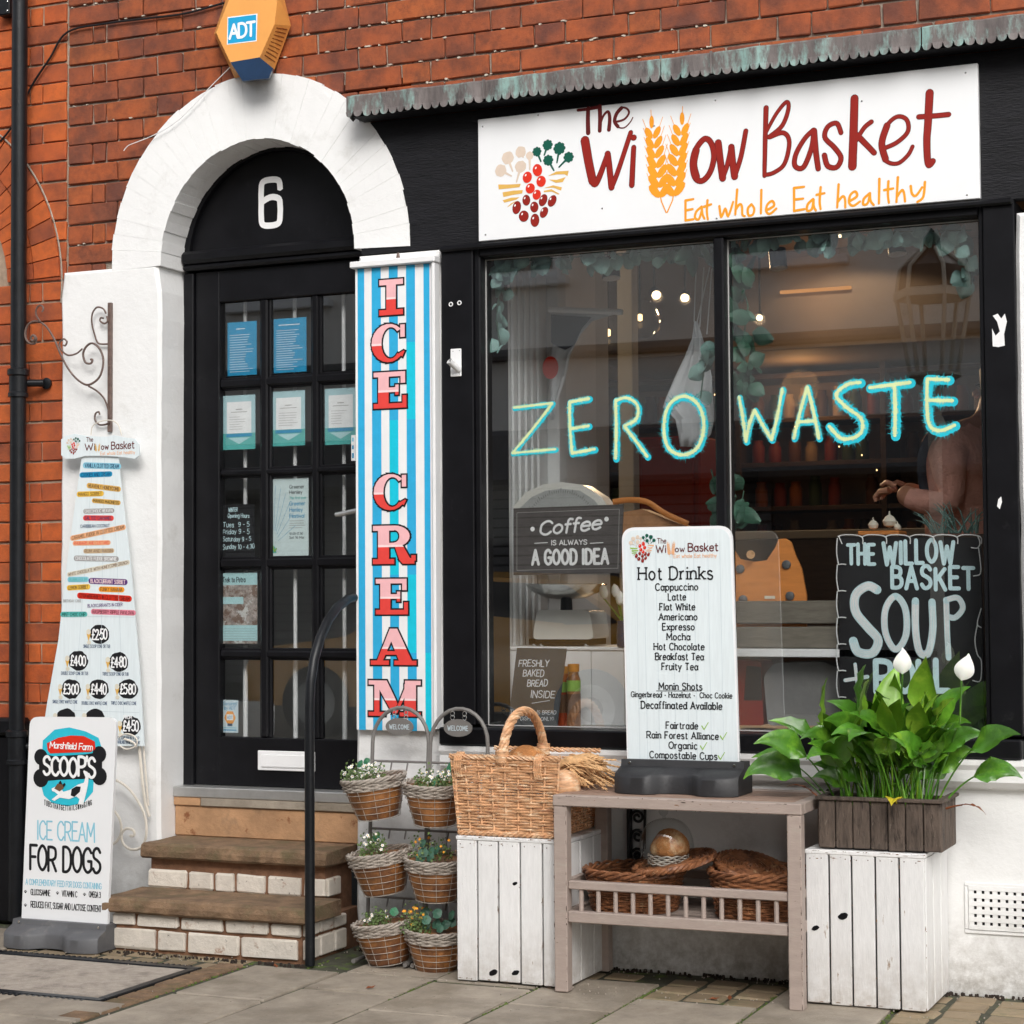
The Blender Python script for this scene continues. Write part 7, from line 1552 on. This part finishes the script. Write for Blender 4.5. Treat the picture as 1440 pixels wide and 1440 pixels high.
# ------------------------------------------------------------------ person in the shop
def skinmesh(verts,edges,rad,sub=2,root=0):
    me=bpy.data.meshes.new('tmp'); me.from_pydata(verts,edges,[]); o=bpy.data.objects.new('tmp',me); COL.objects.link(o)
    md=o.modifiers.new('s','SKIN'); 
    for i,r in enumerate(rad): me.skin_vertices[0].data[i].radius=(r,r) if not hasattr(r,'__len__') else r
    me.skin_vertices[0].data[root].use_root=True; md.use_smooth_shade=True
    ms=o.modifiers.new('u','SUBSURF'); ms.levels=sub; ms.render_levels=sub
    dg_=bpy.context.evaluated_depsgraph_get(); out=bpy.data.meshes.new_from_object(o.evaluated_get(dg_)); bpy.data.objects.remove(o); return out
Yp=1.05; 
def pp(x,y,dy=0): return tuple(W(x,y,Yp+dy))
V=[pp(1352,790),pp(1350,735),pp(1347,670),pp(1356,622),pp(1384,596),pp(1398,578),pp(1412,548),   # 0 pelvis .. 6 head
   pp(1330,622,-.14),pp(1340,712,-.20),pp(1283,703,-.22),pp(1262,690,-.2),                  # 7.. near arm
   pp(1368,622,.17),pp(1350,700,.2),pp(1300,700,.12),pp(1270,688,.02),                     # 11.. far arm
   (pp(1352,790)[0]-.02,Yp-.1,1.0),(pp(1352,790)[0]-.03,Yp-.1,.56),(pp(1352,790)[0]+.02,Yp+.1,1.0),(pp(1352,790)[0]+.02,Yp+.1,.56)]
V=[tuple(v) for v in V]
E_=[(0,1),(1,2),(2,3),(3,4),(4,5),(5,6),(3,7),(7,8),(8,9),(9,10),(3,11),(11,12),(12,13),(13,14),(0,15),(15,16),(0,17),(17,18)]
Rr_=[(.14,.13),(.13,.13),(.135,.155),(.10,.14),.05,.065,.095,.078,.058,.042,.035,.075,.055,.042,.035,.085,.06,.085,.06]
try:
    bm_=skinmesh(V,E_,Rr_); m_pink=M('pink_jumper',(.8,.42,.34),.9,.12,14,.9,11,bdist=.03); m_skin=M('skin',(.5,.24,.15),.5,.08,20,.05,60,trans=.1); m_trs=M('dark_trousers',(.03,.035,.05),.9,.1,20,.3,90); m_hair=M('brown_hair',(.09,.04,.02),.6,.3,60,.4,90)
    for mt in(m_pink,m_skin,m_trs): bm_.materials.append(mt)
    h1=Vector(V[10]);h2=Vector(V[14]); w1=Vector(V[9]);w2=Vector(V[13]); nk=V[4][2]
    for p in bm_.polygons:
        c=p.center; p.material_index=1 if (c.z>nk-.015 or (c-h1).length<.07 or (c-h2).length<.07) else (2 if c.z<V[0][2]-.05 else 0)
    per=bpy.data.objects.new('person',bm_); link(per,None); tag(per,'person in a pink jumper and dark apron strap, hands forward, behind the right pane','person')
    hd_=Vector(V[6]); s=MB(); s.lathe([(0,-.10),(.075,-.08),(.105,-.02),(.108,.05),(.08,.10),(0,.125)],hd_+Vector((.02,.01,.02)),20); s.build('hair',m_hair,per,smooth=True)
    s=MB(); s.lathe([(0,-.018),(.014,-.008),(.014,.006),(0,.02)],hd_+Vector((-.098,0,-.01)),8); s.build('nose',m_skin,per,smooth=True)
    s=MB()
    for dy in(-.033,.033): s.lathe([(0,-.008),(.011,0),(0,.008)],hd_+Vector((-.088,dy,.02)),10)
    s.build('eyes',m_black,per,smooth=True)
    for hh_,sg in((h1,1),(h2,-1)):
        s=MB()
        for k in range(4):
            a=hh_+Vector((-.028,(k-1.5)*.019,.004*(k%2))); s.tube([a,a+Vector((-.032,sg*.003,-.004)),a+Vector((-.048,sg*.006,-.022)),a+Vector((-.045,sg*.006,-.038+.003*k))],[.0095,.009,.008,.006],8)
        a=hh_+Vector((.0,-sg*.03,.015)); s.tube([a,a+Vector((-.03,-sg*.012,.014)),a+Vector((-.05,sg*.0,.004))],[.011,.010,.007],8); s.build('fingers',m_skin,per,smooth=True)
    s=MB(); P=[pp(1318,603,-.22),pp(1302,625,-.235),pp(1296,660,-.22),pp(1305,720,-.2)]; s.tube([Vector(p) for p in crom(P,False,5)],.016,6,flat=.3); s.build('apron_strap',m_trs,per,smooth=True)
except Exception as ex: print('PERSON FAILED',ex)
# ================================================================== ACROSS THE STREET (seen as reflections in the glass)
op=thing('opposite_building','cream rendered building across the street with a dark shopfront','building',(-3,-13,0)); m_op=M('cream_render',(.8,.77,.72),.8,.08,3,.2,20)
box('wall',m_op,op,-16,10,-13.4,-13,0,9,0); box('shopfront',m_iron,op,-12,8,-12.99,-12.9,0,2.9,.01); box('sign_band',m_op,op,-12,8,-12.95,-12.8,2.95,3.7,.02); box('awning',m_base,op,-12,8,-12.9,-12.1,2.35,2.9,.05); box('cornice',m_base,op,-12,8,-13,-12.6,3.71,3.8,.02)
for i in range(8):
    x=-14+i*3; wf=box('window_frame',m_white,op,x,x+1.2,-13.0,-12.95,4.6,6.6,.01); box('pane',m_base,wf,x+.08,x+1.12,-12.948,-12.94,4.68,6.52,0); box('sill',m_white,wf,x-.1,x+1.3,-13,-12.88,4.5,4.59,.01)
for i in range(26): box('shutter_slat',m_base,op,-9,-1.5,-12.897,-12.86,.25+i*.1,.33+i*.1,.004)
q=W(1312,450,8.3); ln=thing('street_lantern','ornate cream street lantern on a post across the road','street lamp',(q.x,-8.2,.02)); lx,lyy=q.x,-8.2
m_lan=M('cream_lamp_metal',(.5,.47,.4),.5,.1,20,.1,60); zb=W(1312,530,8.3).z; zt_=W(1312,415,8.3).z
s=MB(); s.lathe([(.12,0),(.12,.5),(.07,.55),(.055,.6),(.05,zb-.45),(.09,zb-.38),(.05,zb-.3),(.07,zb-.1),(.2,zb-.02),(.2,zb)],(lx,lyy,.02),16); s.build('post',m_lan,ln,smooth=True)
for k in range(6):
    a=R(60*k); s=MB(); s.tube([(lx+.17*math.cos(a),lyy+.17*math.sin(a),zb),(lx+.27*math.cos(a),lyy+.27*math.sin(a),zt_)],.016,6); s.tube([(lx+.27*math.cos(a),lyy+.27*math.sin(a),zt_),(lx+.24*math.cos(a),lyy+.24*math.sin(a),zt_+.2),(lx+.08*math.cos(a),lyy+.08*math.sin(a),zt_+.34)],.016,6); s.build('rib',m_lan,ln)
s=MB(); s.lathe([(.18,zb+.01),(.26,zt_-.01)],(lx,lyy,0),6); s.build('glass',m_cloche,ln); s=MB(); s.lathe([(.29,zt_-.03),(.29,zt_+.03),(.25,zt_+.04)],(lx,lyy,0),6); s.build('crown_ring',m_lan,ln); s=MB(); s.lathe([(.25,zt_+.04),(.23,zt_+.2),(.07,zt_+.33),(.06,zt_+.42),(0,zt_+.5)],(lx,lyy,0),12); s.build('cap',m_iron,ln,smooth=True)
car=thing('parked_car','yellow hatchback parked across the road, seen only as a reflection','car',(-2.6,-8.6,-.02)); cx,cy=-3.0,-9.2
m_yel=M('yellow_car_paint',(.72,.34,.02),.3,.04,4,0,30,coat=.6)
side=[(-2.1,.28),(-2.12,.62),(-1.95,.78),(-1.1,.88),(-.45,1.30),(.2,1.42),(1.1,1.38),(1.75,.98),(2.08,.9),(2.12,.5),(2.05,.28)]
P=rounded([(cx+a,b) for a,b in side],.10,4); s=MB(); n=len(P); vs=[]
for y,k,iz in((-.84,.94,0),(-.78,.99,0),(-.4,1.0,0),(.4,1.0,0),(.78,.99,0),(.84,.94,0)):
    for x,z in P: zz=z if z<.85 else .85+(z-.85)*(1 if abs(y)<.5 else .92); vs.append((cx+(x-cx)*k,cy+y*(1 if z<.9 else .86),zz))
s.add(vs,[(j*n+i,j*n+(i+1)%n,(j+1)*n+(i+1)%n,(j+1)*n+i) for j in range(5) for i in range(n)]+[tuple(range(n)),tuple(range(6*n-1,5*n-1,-1))]); s.build('body',m_yel,car,smooth=True)
for sgn in(1,-1):
    y=cy+sgn*.735; s=MB(); s.prism(rounded([(cx-1.0,.93),(cx+1.5,.99),(cx+1.05,1.30),(cx+.2,1.34),(cx-.4,1.24)],.05,3),y-.012 if sgn<0 else y-.0,y+.012); s.build('side_window',m_chalkb,car)
    for wx in(-1.35,1.3):
        Mw=Matrix.Rotation(PI/2,3,'X'); s=MB(); s.lathe([(.2,-.1),(.32,-.1),(.33,0),(.32,.1),(.2,.1)],(cx+wx,cy+sgn*.76,.31),28,Mw); o=s.build('wheel',m_iron,car,smooth=True); s=MB(); s.lathe([(0,-.09),(.2,-.1),(.21,.09),(0,.1)],(cx+wx,cy+sgn*.765,.31),20,Mw); s.build('rim',m_alu,o,smooth=True)
s=MB(); s.box(cx-2.135,cx-2.06,cy-.65,cy-.4,.6,.74,.01); s.build('headlight',m_white,car); s=MB(); s.box(cx-2.135,cx-2.06,cy+.4,cy+.65,.6,.74,.01); s.build('headlight',m_white,car)
for o in bpy.data.objects:
    if '_w' in o: del o['_w']
print('objects',len(bpy.data.objects))
